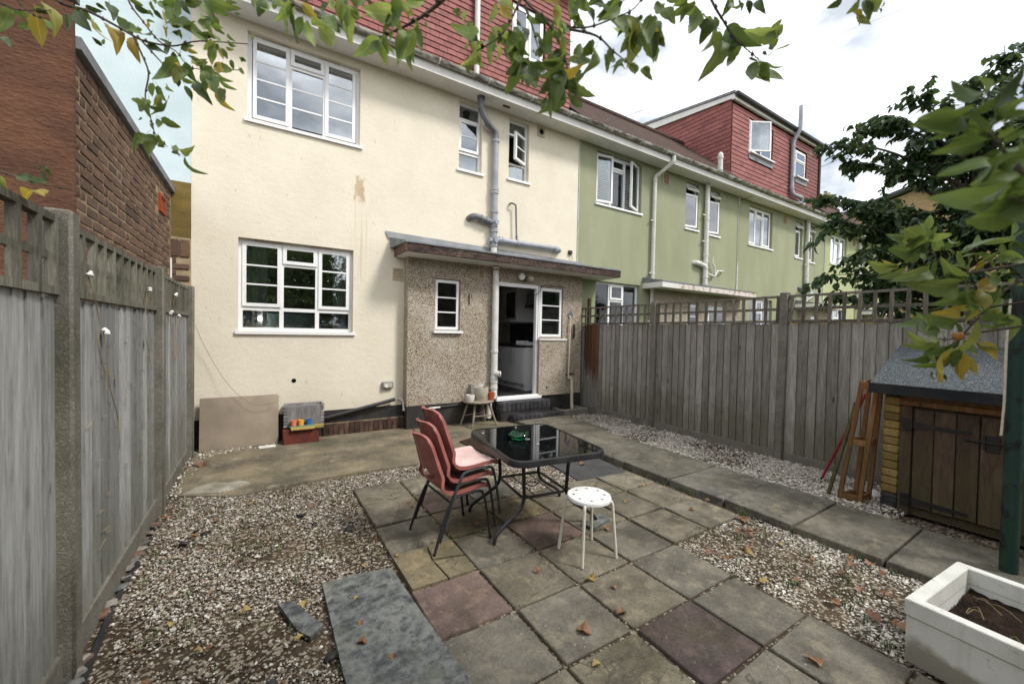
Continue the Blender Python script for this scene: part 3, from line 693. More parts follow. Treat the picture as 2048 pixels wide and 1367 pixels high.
# raised path
path = thing('path', (4.3, 2, 0), None, None, kind='structure')
py = [6.15, 5.5, 4.85, 4.17, 3.49, 2.82, 2.19, 1.59, .99, .36, -.25, -.86]
for i in range(len(py) - 1):
    b = MB(); x0, x1 = 3.865 + .0 * i, 4.80
    if i < 2: x0, x1 = 3.93, 5.02
    mx, my = (x0 + x1) / 2, (py[i] + py[i + 1]) / 2
    b.cbox(x0 - mx, x1 - mx, py[i + 1] - my + .006, py[i] - my - .006, -.10, 0, .008, jit=.006)
    inst('paving_slab', b.mesh('paving_slab', 'slab'), path, (mx, my, .05 + random.uniform(-.006, .006)), (0, 0, random.uniform(-.008, .008)), color=random.choice([(.142, .132, .106), (.158, .145, .112), (.132, .123, .096), (.148, .139, .118)]))

# gravel: real stones, scattered thick and thin
def in_poly(P, poly):
    x, y = P[:, 0], P[:, 1]; ins = np.zeros(len(P), bool); n = len(poly)
    for i in range(n):
        (x1, y1), (x2, y2) = poly[i], poly[(i + 1) % n]
        c = ((y1 > y) != (y2 > y)) & (x < (x2 - x1) * (y - y1) / (y2 - y1 + 1e-12) + x1); ins ^= c
    return ins
def clump(P, s, seed):
    r = np.random.default_rng(seed); out = np.zeros(len(P))
    for k in range(7):
        a = r.normal(size=2) * s; ph = r.uniform(0, 6.28); out += np.sin(P @ a + ph)
    return out / 7
def stone_bed(name, poly, n, size, mt, seed, zt=-.03, holes=(), dens=None, spread=.02):
    r = np.random.default_rng(seed); p = np.array(poly); lo, hi = p.min(0), p.max(0)
    P = r.uniform(lo, hi, (n, 2)); keep = in_poly(P, poly)
    for h in holes: keep &= ~in_poly(P, h)
    cl = clump(P, 4.0, seed + 1) + .6 * clump(P, 11.0, seed + 2)
    keep &= (r.uniform(size=n) < np.clip(.55 + 1.5 * cl + (dens(P) if dens else 0), .10, 1.0))
    P = P[keep]; n = len(P)
    # low-poly stone: squashed cube-sphere of 8 vertices and 12 faces, shaken
    base = np.array([[-1, -1, -.6], [1, -1, -.6], [1, 1, -.6], [-1, 1, -.6], [-1, -1, .6], [1, -1, .6], [1, 1, .6], [-1, 1, .6], [0, 0, 1.05]]) * .62
    F = np.array([[0, 1, 5], [0, 5, 4], [1, 2, 6], [1, 6, 5], [2, 3, 7], [2, 7, 6], [3, 0, 4], [3, 4, 7], [4, 5, 8], [5, 6, 8], [6, 7, 8], [7, 4, 8]])
    sz = size * np.exp(r.normal(0, .38, n)); V = base[None] * (1 + r.normal(0, .22, (n, 9, 3)))
    sc = np.stack([sz * r.uniform(.8, 1.35, n), sz * r.uniform(.7, 1.0, n), sz * r.uniform(.45, .85, n)], 1); V = V * sc[:, None]
    a = r.uniform(0, 6.28, n); tx = r.normal(0, .35, n)
    y = V[..., 1] * np.cos(tx)[:, None] - V[..., 2] * np.sin(tx)[:, None]; z = V[..., 1] * np.sin(tx)[:, None] + V[..., 2] * np.cos(tx)[:, None]
    x = V[..., 0] * np.cos(a)[:, None] - y * np.sin(a)[:, None]; y = V[..., 0] * np.sin(a)[:, None] + y * np.cos(a)[:, None]
    V = np.stack([x + P[:, :1], y + P[:, 1:], z + (zt + r.uniform(0, spread, n))[:, None]], 2)
    FF = (F[None] + 9 * np.arange(n)[:, None, None]).reshape(-1, 3)
    me = np_mesh(name, V.reshape(-1, 3), FF, mt, False)
    return link(name, me, None, kind='stuff')
slate_poly = [(.33, 2.80), (.77, 2.76), (.84, 1.63), (.88, 1.2), (.42, 1.2), (.33, 1.94)]
LEFTBED = [(-.74, .6), (.79, .6), (.79, 4.37), (2.3, 4.37), (2.3, 4.8), (-.2, 4.74), (-.74, 5.0)]
stone_bed('gravel', LEFTBED, 105000, .0060, 'stone', 11, holes=[slate_poly], dens=lambda P: -.35 * (P[:, 0] > .45) * (P[:, 1] < 3.4) + .3 * np.exp(-((P[:, 0] - .0) ** 2 + (P[:, 1] - 2.75) ** 2) / .35) - .55 * (P[:, 1] < 2.0))
stone_bed('gravel', [(2.27, 3.4), (3.06, 3.4), (3.06, 4.8), (2.27, 4.8)], 13000, .0068, 'stone', 21)
stone_bed('gravel', [(2.82, .1), (3.86, .1), (3.86, 1.96), (3.3, 1.97), (2.82, 1.95)], 26000, .0062, 'stonewhite', 31, dens=lambda P: -.1)
stone_bed('gravel', [(4.81, 1.2), (5.9, 1.2), (5.9, 5.4), (5.1, 5.4), (4.81, 4.8)], 56000, .0082, 'stonewhite', 41, zt=-.02, spread=.05, dens=lambda P: .35 - .5 * (P[:, 1] > 4.0))
stone_bed('gravel', [(5.04, 5.1), (5.9, 5.1), (5.9, 6.2), (5.04, 6.2)], 9000, .010, 'stone', 51, zt=-.02, spread=.05)
stone_bed('gravel', [(-.78, 4.9), (-.70, 4.9), (-.6, 6.3), (.5, 6.62), (.5, 6.74), (-.78, 6.74)], 4200, .0085, 'stonewhite', 61, zt=-.012)
stone_bed('grit', [(.8, .2), (3.8, .2), (3.8, 4.36), (.8, 4.36)], 9000, .0042, 'stone', 71, zt=-.022, spread=.012)

# ================================================================== CREAM HOUSE
X0, X1 = -.80, 5.865
house = thing('terraced_house', (2.5, YF, 0), 'cream rendered terraced house with an open kitchen door and a pebbledash porch', 'house')
PORCH = (2.04, 5.85); PY = 6.55
UW = (-.19, 1.30, 4.55, 5.76); LW = (-.29, 1.22, 1.60, 2.90); N1 = (3.0, 3.47, 4.60, 5.82); N2 = (4.06, 4.53, 4.66, 5.82)
wall_mb(X0, X1, .385, 5.92, YF, [UW, LW, N1, N2, (2.12, 5.78, .385, 2.80)], .11).build('rear_wall', 'cream', house)
MB().box(X0, X0 + .02, YF + .003, YF + 8, .385, 5.92).build('party_wall', 'cream', house)
MB().box(X0, X1, YF - .018, YF + .11, -.05, .386).build('plinth', 'plinth', house)
# painted soldier bricks showing under the plinth
bb = MB().cbox(-.033, .033, -.012, .012, -.105, .105, .004).mesh('plinth_brick', 'sootbrick')
MB().box(.79, 3.70, YF - .034, YF - .019, -.05, .19).build('plinth_bed', 'mortardark', house)
x = .83
while x < 3.69:
    inst('plinth_brick', bb, house, (x, YF - .040, .075 + random.uniform(-.006, .006)), (0, random.uniform(-.02, .02), 0)); x += .0755
# rooms behind the glass
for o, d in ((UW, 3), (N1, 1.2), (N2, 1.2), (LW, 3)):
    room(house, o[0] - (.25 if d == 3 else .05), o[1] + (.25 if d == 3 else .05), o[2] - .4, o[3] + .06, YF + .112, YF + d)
# windows
def three_light(house, o, Y, glass, bars, low):
    b = .235 if low else 0.0
    fx = (.04, .345, .355, .655, .665, .96) if not low else (.03, .345, .36, .66, .675, .97)
    top = .965; lz = .05 if not low else .27; mid = .79 if not low else .765
    L_ = [(fx[0], fx[1], lz, top, bars, 'sash', 'L', 0), (fx[4], fx[5], lz, top, bars, 'sash', 'R', 0), (fx[2], fx[3], mid, top, 0, 'sash', 'T', 0), (fx[2] + .01, fx[3] - .01, lz + .02, mid - .03, bars - 1, 'fixed', '', 0)]
    tr = [(.345, .665, mid - .012)]
    if low:
        tr += [(.03, .97, .245)]
        L_ += [(.04, .325, .055, .215, 0, 'fixed', '', 0), (.37, .645, .055, .215, 0, 'fixed', '', 0), (.69, .965, .055, .215, 0, 'fixed', '', 0)]
    return window(house, *o, Y, L_, True, glass, (.35, .665), tr, vents=((.12, .36), (.6, .8)))
three_light(house, UW, YF + .085, 'paneupper', 3, False)
three_light(house, LW, YF + .085, 'pane', 2, True)
def narrow(house, o, Y, glass, vent_ang=0, sash_ang=0, hinge='R', bars=1, low=True):
    L_ = [(.07, .93, .80, .97, 0, 'sash' if vent_ang else 'fixed', 'T', vent_ang), (.06, .94, .30 if low else .05, .76, bars, 'sash', hinge, sash_ang)]
    tr = [(.05, .95, .775)]
    if low: L_.append((.10, .90, .055, .25, 0, 'fixed', '', 0)); tr.append((.05, .95, .275))
    return window(house, *o, Y, L_, True, glass, (), tr, fw=.04)
narrow(house, N1, YF + .085, 'pane'); narrow(house, N2, YF + .085, 'pane', 0, R(27), 'R')
# curtains and things behind the lower window
curtain(house, -.25, .06, 1.66, 2.86, YF + .175); curtain(house, .95, 1.2, 1.66, 2.86, YF + .175)
curtain(house, -.17, .02, 4.6, 5.72, YF + .3); curtain(house, 1.12, 1.28, 4.6, 5.72, YF + .3)
MB().box(.02, .80, YF + .34, YF + .37, 1.5, 1.87).build('blank_panel', 'palepanel', house)
lamp = thing('table_lamp', (-.06, YF + .24, 1.55), 'small lit lamp shining behind the lower left pane of the ground floor window', 'lamp')
MB().lathe([(.05, 0), (.05, .015), (.012, .03), (.010, .17), (.02, .18)], 14, (-.06, YF + .20, 1.55)).build('lamp_stand', 'blacksteel', lamp)
MB().lathe([(.004, 0), (.026, .02), (.034, .05), (.024, .08), (.004, .09)], 14, (-.06, YF + .20, 1.735)).build('bulb', 'bulb', lamp)
# eaves: soffit, fascia, gutter
def eaves(h, x0, x1, gut=True):
    MB().box(x0, x1, 6.362, YF + .002, 5.885, 5.90).build('soffit', 'soffit', h)
    MB().box(x0, x1, 6.335, 6.360, 5.852, 6.02).build('fascia', 'fascia', h)
    vs = []; n = 9
    for xx in (x0, x1):
        for k in range(n): 
            a = math.pi + math.pi * k / (n - 1); vs.append((xx, 6.272 + .056 * math.cos(a), 6.045 + .056 * math.sin(a)))
        for k in range(n):
            a = 2 * math.pi - math.pi * k / (n - 1); vs.append((xx, 6.272 + .050 * math.cos(a), 6.045 + .050 * math.sin(a)))
    m = 2 * n; b = MB(); b.add(vs, [(k, (k + 1) % m, m + (k + 1) % m, m + k) for k in range(m)], True)
    gt = b.build('gutter', 'gutter', h)
    xx = x0 + .45
    while xx < x1 - .1:
        c = MB(); pr = [(xx, 6.272 + .061 * math.cos(math.pi + math.pi * k / 8), 6.045 + .061 * math.sin(math.pi + math.pi * k / 8)) for k in range(9)]
        c.tube(pr, .009, 5); c.box(xx - .012, xx + .012, 6.318, 6.336, 5.97, 6.045); c.build('gutter_bracket', 'fascia', gt); xx += .92
eaves(house, X0, X1)
# red tile-hung dormer above the eaves
def tiles(h, origin, ux, uz, nrm, w, hgt, tw=.165, th=.105, clip=None, maxn=300, view=None, rows_from=0, holes=()):
    """overlapping plain tiles on a vertical face; 300 as pieces, the rest joined"""
    o = Vector(origin); ux, uz, nn = Vector(ux), Vector(uz), Vector(nrm); pos = []
    rows = int(hgt / th) + 1
    for r in range(rows):
        k = 0; off = -tw * .5 if r % 2 else 0.0
        while True:
            a = max(0, off + k * tw); b_ = min(w, off + (k + 1) * tw); k += 1
            if a >= w - .01: break
            if b_ - a < .02: continue
            z0 = r * th; 
            cxm, czm = (a + b_) / 2, z0 + th / 2
            if czm > hgt or (clip and not clip(cxm, z0 + th * .3)): continue
            for q in holes:
                if q[2] < czm < q[3]:
                    if a < q[0] < b_: b_ = q[0]
                    elif a < q[1] < b_: a = q[1]
                    elif q[0] <= a and b_ <= q[1]: b_ = a
            if b_ - a < .015: continue
            pos.append((a, b_, z0))
    if view: pos.sort(key=lambda q: view(q))
    def shape(a, b_, z0, B, local=False):
        # tilted slab: lower edge proud
        g_ = .0025; p = (lambda u, z, d: (o + ux * u + uz * z + nn * d)) if not local else (lambda u, z, d: Vector((u, z, d)))
        zt = z0 + th * 1.25
        vs = [p(a + g_, z0, .012), p(b_ - g_, z0, .012), p(b_ - g_, z0, .030), p(a + g_, z0, .030), p(a + g_, zt, .0015), p(b_ - g_, zt, .0015), p(b_ - g_, zt, .012), p(a + g_, zt, .012)]
        B.add(vs, [(0, 1, 2, 3), (4, 5, 6, 7)[::-1], (3, 2, 6, 7), (0, 3, 7, 4), (1, 5, 6, 2)])
    me = {}
    Mx = Matrix(((ux.x, uz.x, nn.x, o.x), (ux.y, uz.y, nn.y, o.y), (ux.z, uz.z, nn.z, o.z), (0, 0, 0, 1)))
    for (a, b_, z0) in pos[:maxn]:
        key = round(b_ - a, 3)
        if key not in me: B = MB(); shape(0, b_ - a, 0, B, True); me[key] = B.mesh('roof_tile', 'tile')
        inst('hanging_tile', me[key], h, M=Mx @ Matrix.Translation((a, z0 + random.uniform(-.003, .003), random.uniform(0, .003))) @ Matrix.Rotation(random.uniform(-.012, .012), 4, 'Z'))
    if len(pos) > maxn:
        B = MB(); [shape(a, b_, z0, B) for a, b_, z0 in pos[maxn:]]; B.build('hanging_tiles', 'tile', h, kind='stuff')
DYA = 7.02
DWX = (4.25, 5.02, 7.25, 8.3)
wall_mb(X0, 5.74, 6.0, 9.0, DYA, [DWX], .12).build('dormer_face', 'tileback', house)
tiles(house, (.3, DYA - .002, 6.42), (1, 0, 0), (0, 0, 1), (0, -1, 0), 5.44, 2.55, view=lambda q: (abs(q[0] - 3.3) * .6 + q[2]), holes=[(DWX[0] - .3 - .03, DWX[1] - .3 + .03, DWX[2] - 6.42 - .12, DWX[3] - 6.42 + .02)])
window(house, *DWX, DYA + .01, [(.05, .48, .05, .95, 0, 'sash', 'L', 0), (.52, .95, .05, .95, 0, 'sash', 'R', 0)], True, 'paneupper', (.5,))
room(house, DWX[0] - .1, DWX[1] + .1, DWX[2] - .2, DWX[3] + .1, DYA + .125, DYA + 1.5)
MB().box(DWX[0] - .06, DWX[1] + .06, DYA - .045, DYA - .006, DWX[2] - .17, DWX[2] - .048).build('lead_apron', 'leadflash', house)
MB().add([(5.74, DYA, 6.35), (5.74, 10.6, 9.5), (5.74, 10.6, 9.6), (5.74, DYA, 9.0), (5.70, DYA, 6.35), (5.70, 10.6, 9.5), (5.70, 10.6, 9.6), (5.70, DYA, 9.0)], [(0, 1, 2, 3), (7, 6, 5, 4), (0, 3, 7, 4), (3, 2, 6, 7)]).build('dormer_cheek', 'tile', house)
MB().add([(X0, 6.33, 6.03), (5.74, 6.33, 6.03), (5.74, DYA, 6.40), (X0, DYA, 6.40)], [(0, 1, 2, 3)]).build('eaves_slope', 'roof', house)
MB().box(X0, 5.80, DYA - .25, 10.7, 9.0, 9.16).build('dormer_roof', 'lead', house)
pipe(house, 'dormer_soil_pipe', [(3.42, DYA - .09, 6.32), (3.42, DYA - .09, 9.4)], .052, 'whitepipe', [((3.42, DYA - .09, 6.42), (0, 0, 1))])
# grey soil stack on the wall
PX, PYY = 3.715, YF - .085
pipe(house, 'soil_pipe', [(PX, PYY, 5.28), (PX, PYY, 3.20)], .058, 'greypipe', [((PX, PYY, z), (0, 0, 1)) for z in (5.24, 4.34, 4.28, 3.92, 3.66, 3.56, 3.43, 3.29)])
pipe(house, 'soil_pipe_offset', [(3.33, 6.55, 5.90), (3.33, 6.55, 5.66), (3.52, 6.62, 5.49), (PX, PYY, 5.40), (PX, PYY, 5.24)], .058, 'darkpipe', [((3.33, 6.55, 5.87), (0, 0, 1)), ((3.52, 6.62, 5.495), (.9, .2, -.45))], .10)
b = MB(); b.tube(bend_path([(PX, PYY, 3.70), (3.30, PYY, 3.78), (3.22, PYY + .02, 3.74), (3.22, YF + .05, 3.72)], .09, 6), .055, 12); collar(b, (3.55, PYY, 3.73), (-1, 0, .1), .055); collar(b, (3.44, PYY, 3.75), (-1, 0, .1), .055)
b.build('waste_branch', 'darkpipe', house)
for pp in ([(PX, PYY - .03, 3.71), (PX + .005, PYY - .11, 3.71)], [(PX, PYY - .03, 3.37), (PX + .005, PYY - .10, 3.37)], [(PX - .02, PYY, 3.37), (PX - .12, PYY - .02, 3.37)]): MB().tube(pp, .043, 12).build('access_cap', 'greypipe', house)
b = MB(); b.tube(bend_path([(PX, PYY, 3.40), (5.24, PYY, 3.42), (5.30, PYY + .01, 3.40), (5.30, YF + .04, 3.38)], .06, 6), .055, 12)
for xx in (3.84, 3.90, 4.25, 5.18, 5.23): collar(b, (xx, PYY, 3.405), (1, 0, 0), .055)
b.build('waste_branch', 'greypipe', house)
pipe(house, 'overflow_pipe', [(4.09, YF + .03, 4.15), (4.09, PYY, 4.16), (4.19, PYY, 4.14), (4.22, PYY, 3.46)], .018, 'darkpipe', [((4.22, PYY, 3.52), (0, 0, 1))], .03, 8)
# vents
def vent(h, x, z, Y, w, hh, mt, inner, rnd=False):
    v = MB(); t = .018
    v.box(x - w / 2, x + w / 2, Y - .02, Y + .01, z - hh / 2, z - hh / 2 + t); v.box(x - w / 2, x + w / 2, Y - .02, Y + .01, z + hh / 2 - t, z + hh / 2)
    v.box(x - w / 2, x - w / 2 + t, Y - .02, Y + .01, z - hh / 2 + t, z + hh / 2 - t); v.box(x + w / 2 - t, x + w / 2, Y - .02, Y + .01, z - hh / 2 + t, z + hh / 2 - t)
    o = v.build('air_vent', mt, h); MB().box(x - w / 2 + t, x + w / 2 - t, Y - .004, Y + .008, z - hh / 2 + t, z + hh / 2 - t).build('vent_back', inner, o)
    k = 5; s = MB()
    for i in range(1, k): s.box(x - w / 2 + t, x + w / 2 - t, Y - .014, Y - .003, z - hh / 2 + t + (hh - 2 * t) * i / k - .005, z - hh / 2 + t + (hh - 2 * t) * i / k + .005)
    s.build('louvre', mt, o); return o
vent(house, 1.925, 2.59, YF, .17, .19, 'vent', 'vent')
vent(house, 3.40, 2.70, PY, .14, .17, 'vent', 'ventbrown')
vent(house, 3.86, 5.875, 6.55, .14, .03, 'ventbrown', 'void')
v = MB().box(4.72, 4.90, YF - .018, YF + .01, 5.65, 5.84).build('air_vent', 'vent', house)
MB().lathe([(.062, 0), (.066, .012), (.05, .02), (.048, .0)], 16, M=Matrix.Translation((4.81, YF - .018, 5.745)) @ Matrix.Rotation(R(90), 4, 'X')).build('vent_pipe', 'greyplastic', v)
MB().lathe([(.047, 0), (.047, .006)], 16, M=Matrix.Translation((4.81, YF - .018, 5.745)) @ Matrix.Rotation(R(90), 4, 'X')).build('vent_back', 'void', v)
MB().lathe([(.032, 0), (.032, .003)], 14, M=Matrix.Translation((.40, YF, .87)) @ Matrix.Rotation(R(90), 4, 'X')).build('pipe_hole', 'void', house)
# cable fixing near the party line
pipe(house, 'boundary_conduit', [(5.855, YF - .012, 3.02), (5.855, YF - .012, 5.83)], .011, 'whitewire', [], .02, 6)
MB().box(5.60, 5.68, YF - .05, YF, 3.36, 3.44).build('cable_box', 'iron', house)
pipe(house, 'loose_cable', [(5.64, YF - .03, 3.37), (5.68, YF - .04, 3.3), (5.72, YF - .02, 3.27)], .006, 'wire', [], .02, 5)
# ---- porch: pebbledashed wall with door, two windows
PW1 = (2.52, 2.99, 1.66, 2.56); DOOR = (3.725, 4.70, .36, 2.60); PW2 = (4.70, 5.33, 1.555, 2.575)
wall_mb(PORCH[0], PORCH[1], .385, 2.95, PY, [PW1, DOOR, PW2], .12).build('porch_wall', 'dash', house)
MB().box(PORCH[0], PORCH[0] + .004, PY + .002, YF, .385, 2.95).build('porch_side', 'dash', house)
MB().box(PORCH[1] - .004, PORCH[1], PY + .002, YF, .385, 2.95).build('porch_side', 'dash', house)
MB().box(4.705, 5.40, PY - .055, PY - .003, .39, 1.50).build('porch_dado', 'dash', house)
MB().box(PORCH[0] + .002, PORCH[1] - .002, PY - .012, YF, -.05, .384).build('porch_plinth', 'plinth', house)
window(house, *PW1, PY + .06, [(.02, .98, .02, .98, 2, 'sash', 'L', 0)], True, 'paneclear', fw=.04)
window(house, 4.74, 5.31, 1.56, 2.57, PY + .03, [(.02, .98, .02, .98, 2, 'sash', 'L', 0)], False, 'paneclear', fw=.04)
MB().box(4.70, 5.40, PY - .075, PY + .05, 1.503, 1.54).build('window_ledge', 'fascia', house)
d = MB(); d.box(4.655, 4.74, PY + .01, PY + .09, .40, 2.60); d.box(3.725, 3.785, PY + .01, PY + .09, .40, 2.60); d.box(3.785, 4.655, PY + .01, PY + .09, 2.53, 2.60)
dfr = d.build('door_frame', 'white', house)
MB().box(3.725, 4.76, PY - .09, PY + .12, .355, .40).build('door_sill', 'white', dfr)
MB().box(3.76, 4.74, PY - .05, PY + .0, .40, .43).build('threshold', 'white', dfr)
MB().box(4.6, 4.72, PY - .03, PY - .004, 1.5, 1.503).build('stay', 'iron', dfr)
# canopy
can = MB().add([(1.86, 6.1, 3.035), (6.56, 6.1, 3.035), (6.56, YF, 3.14), (1.79, YF, 3.19), (1.86, 6.1, 3.01), (6.56, 6.1, 3.01), (6.56, YF, 3.01), (1.79, YF, 3.01)], [(0, 1, 2, 3), (4, 5, 1, 0), (5, 6, 2, 1), (7, 4, 0, 3), (7, 6, 5, 4)]).build('canopy', 'lead', house)
MB().box(1.885, 6.53, 6.115, 6.145, 2.88, 3.008).build('fascia_board', 'peel', can)
MB().box(1.862, 1.884, 6.115, YF - .002, 2.875, 3.008).build('end_board', 'brownwood', can)
MB().box(6.531, 6.55, 6.115, YF - .002, 2.88, 3.008).build('end_board', 'peel', can)
MB().box(1.886, 6.529, 6.147, YF - .003, 2.868, 2.885).build('canopy_soffit', 'soffit', can)
MB().add([(1.70, YF - .012, 3.28), (6.0, YF - .012, 3.22), (6.0, YF - .03, 3.14), (1.76, YF - .03, 3.17)], [(0, 1, 2, 3)]).build('flashing', 'leadflash', can)
# white stack under the canopy
b = MB(); b.tube([(3.66, 6.47, 2.88), (3.66, 6.47, .62)], .058, 14)
for z in (2.83, 1.30, .80, .74, .62): collar(b, (3.66, 6.47, z), (0, 0, 1), .058)
b.tube([(3.66, 6.47, .88), (3.72, 6.37, .88)], .055, 12); b.tube(bend_path([(3.66, 6.47, .62), (3.66, 6.46, .50), (3.58, 6.50, .42), (3.58, 6.52, .05)], .08, 6), .056, 12)
b.build('soil_pipe_lower', 'whitepipe', house)
MB().lathe([(.052, 0), (.052, .02), (.02, .028)], 16, M=Matrix.Translation((3.722, 6.368, .88)) @ Matrix.Rotation(R(60), 4, 'Z') @ Matrix.Rotation(R(90), 4, 'X')).build('access_cap', 'brightplastic', house)
MB().tube([(3.66, 6.47, 2.87), (3.66, 6.47, 2.79)], .064, 14).build('pipe_collar', 'blackpipe', house)
MB().tube([(PX, PYY, 3.0), (PX, PYY, 3.24)], .06, 12).build('pipe_stub', 'whitepipe', house)
# security light over the door
sl = MB().box(4.24, 4.34, PY - .05, PY, 2.66, 2.78).build('security_light', 'blackpipe', house)
b = MB(); b.lathe([(.02, 0), (.06, .01), (.07, .06), (.055, .1), (.0, .115)], 16, M=Matrix.Translation((4.22, PY - .07, 2.74)) @ Matrix.Rotation(R(110), 4, 'X') @ Matrix.Rotation(R(-15), 4, 'Y')); b.build('lamp_head', 'brightplastic', sl)
b = MB(); b.lathe([(.02, 0), (.05, .01), (.06, .06), (.045, .1), (.0, .115)], 16, M=Matrix.Translation((4.40, PY - .06, 2.71)) @ Matrix.Rotation(R(110), 4, 'X') @ Matrix.Rotation(R(35), 4, 'Y')); b.build('lamp_head', 'potgrey', sl)
pipe(house, 'door_cable', [(4.72, PY - .01, 2.50), (4.78, PY - .01, 2.60), (5.2, PY - .01, 2.62), (5.36, PY - .01, 2.6)], .006, 'wire', [], .04, 5)
pipe(house, 'door_cable', [(4.50, PY, 2.42), (4.62, PY - .02, 2.40), (4.72, PY - .02, 2.48), (4.76, PY - .01, 2.60)], .006, 'wire', [], .04, 5)
# outdoor socket
sk = MB().cbox(1.68, 1.86, YF - .06, YF, .68, .79, .008).build('outdoor_socket', 'greyplastic', house)
MB().box(1.70, 1.84, YF - .066, YF - .059, .70, .775).build('socket_plate', 'potgrey', sk)
MB().lathe([(.026, 0), (.026, .02)], 12, M=Matrix.Translation((1.74, YF - .062, .725)) @ Matrix.Rotation(R(90), 4, 'X')).build('socket_dial', 'brightplastic', sk)
# small white overflow and the black hose along the base
pipe(house, 'white_waste_pipe', [(1.95, YF - .02, .50), (2.02, YF - .05, .47), (2.03, YF - .10, .30), (2.62, PY - .05, .33)], .016, 'whitepipe', [((2.03, YF - .1, .31), (1, 0, 0)), ((2.5, PY - .055, .327), (1, 0, 0))], .03, 8)
pipe(house, 'base_pipe', [(2.62, PY - .04, .335), (3.55, PY - .035, .37)], .012, 'blackpipe', [], .02, 8)
# pipes right of the door
pipe(house, 'condensate_pipe', [(5.50, PY + .03, 2.02), (5.50, PY - .05, 2.0), (5.475, PY - .05, .70)], .017, 'creampipe', [], .03, 8)
pipe(house, 'waste_pipe', [(5.50, PY - .03, .72), (5.58, PY - .03, .70), (5.60, PY - .04, .06)], .035, 'creampipe', [], .05, 10)
pipe(house, 'gas_pipe', [(5.66, PY - .02, .80), (4.93, PY - .03, .74), (4.91, PY - .05, .20)], .014, 'iron', [((4.91, PY - .05, .55), (0, 0, 1)), ((5.3, PY - .03, .77), (1, 0, 0))], .03, 8)
pipe(house, 'gas_pipe', [(5.38, PY - .02, .76), (5.38, PY - .02, .98)], .012, 'iron', [], .03, 6)
MB().lathe([(.07, 0), (.07, .012)], 14, M=Matrix.Translation((5.53, PY, 2.04)) @ Matrix.Rotation(R(90), 4, 'X')).build('pipe_patch', 'darkpipe', house)
MB().cbox(5.60, 5.63, PY - .06, PY - .02, 1.55, 1.85, .005).build('hook_strap', 'iron', house)
MB().box(3.15, 3.165, PY - .015, PY, 2.13, 2.33).build('hook_strap', 'iron', house)
# ---- kitchen seen through the door
KX0, KX1 = 2.2, 5.70
k = MB(); v = [(KX0, PY + .13, .40), (KX1, PY + .13, .40), (KX1, 9.9, .40), (KX0, 9.9, .40), (KX0, PY + .13, 2.86), (KX1, PY + .13, 2.86), (KX1, 9.9, 2.86), (KX0, 9.9, 2.86)]
k.add(v, [(7, 6, 5, 4), (2, 3, 7, 6), (0, 3, 7, 4), (1, 2, 6, 5)]); k.build('kitchen_wall', 'kitchenwall', house)
MB().add(v[:4], [(0, 1, 2, 3)]).build('kitchen_floor', 'vinyl', house)
unit = thing('base_cabinet', (5.1, 8.2, .40), 'white base cabinet with long bar handles and black worktop inside the kitchen', 'cabinet')
MB().box(4.80, 5.68, 7.14, 9.3, .52, 1.33).build('carcass', 'cabinet', unit); MB().box(4.78, 5.66, 7.115, 7.137, .40, 1.33).build('end_panel', 'cabinet', unit)
MB().box(4.83, 5.6, 7.145, 9.3, .402, .519).build('plinth_board', 'cabinet', unit)
for y in (7.30, 7.62, 8.0): MB().lathe([(.02, 0), (.02, .004)], 10, M=Matrix.Translation((4.829, y, .46)) @ Matrix.Rotation(R(-90), 4, 'Y')).build('plinth_vent', 'void', unit)
for y0, y1, hy in ((7.145, 7.575, 7.52), (7.585, 8.01, 7.64)):
    dd = MB().cbox(4.775, 4.797, y0, y1, .53, 1.32, .003).build('cabinet_door', 'cabinet', unit)
    MB().tube(bend_path([(4.775, hy, .95), (4.745, hy, .95), (4.745, hy, 1.26), (4.775, hy, 1.26)], .01, 3), .007, 8).build('handle', 'steel', dd)
for z0, z1 in ((.53, .80), (.81, 1.07), (1.08, 1.32)):
    dd = MB().cbox(4.775, 4.797, 8.02, 8.5, z0, z1, .003).build('drawer_front', 'cabinet', unit)
    MB().box(4.75, 4.762, 8.10, 8.42, z1 - .07, z1 - .055).build('handle', 'steel', dd)
MB().box(4.76, 5.68, 7.115, 9.3, 1.332, 1.372).build('worktop', 'worktop', unit)
wc = thing('wall_cabinet', (5.3, 8.0, 1.93), 'white wall cabinet with a smoked glass door hanging in the kitchen', 'cabinet')
MB().box(5.08, 5.68, 7.92, 8.62, 1.93, 2.68).build('carcass', 'cabinet', wc)
dd = MB(); dd.box(5.055, 5.077, 7.92, 8.48, 1.94, 2.00); dd.box(5.055, 5.077, 7.92, 8.48, 2.61, 2.67); dd.box(5.055, 5.077, 7.92, 7.985, 2.0, 2.61); dd.box(5.055, 5.077, 8.41, 8.48, 2.0, 2.61)
dd = dd.build('cabinet_door', 'cabinet', wc); MB().box(5.062, 5.070, 7.985, 8.41, 2.0, 2.61).build('glass', 'darkglass', dd)
MB().box(5.03, 5.045, 8.43, 8.445, 2.02, 2.36).build('handle', 'steel', dd)
MB().box(4.9, 5.69, 7.93, 8.6, 1.90, 1.928).build('light_pelmet', 'cabinet', wc)
ap = thing('cooker_hood', (5.4, 7.5, 2.1), 'small grey steel box on the kitchen wall beside the wall cabinet', 'hood')
MB().cbox(5.30, 5.69, 7.25, 7.88, 2.30, 2.55, .01).build('hood_body', 'greyplastic', ap); MB().cbox(5.25, 5.69, 7.25, 7.88, 2.24, 2.30, .005).build('hood_rim', 'blackpipe', ap)
dr = thing('dish_rack', (5.0, 7.3, 1.375), 'white draining tray on the black kitchen worktop', 'tray')
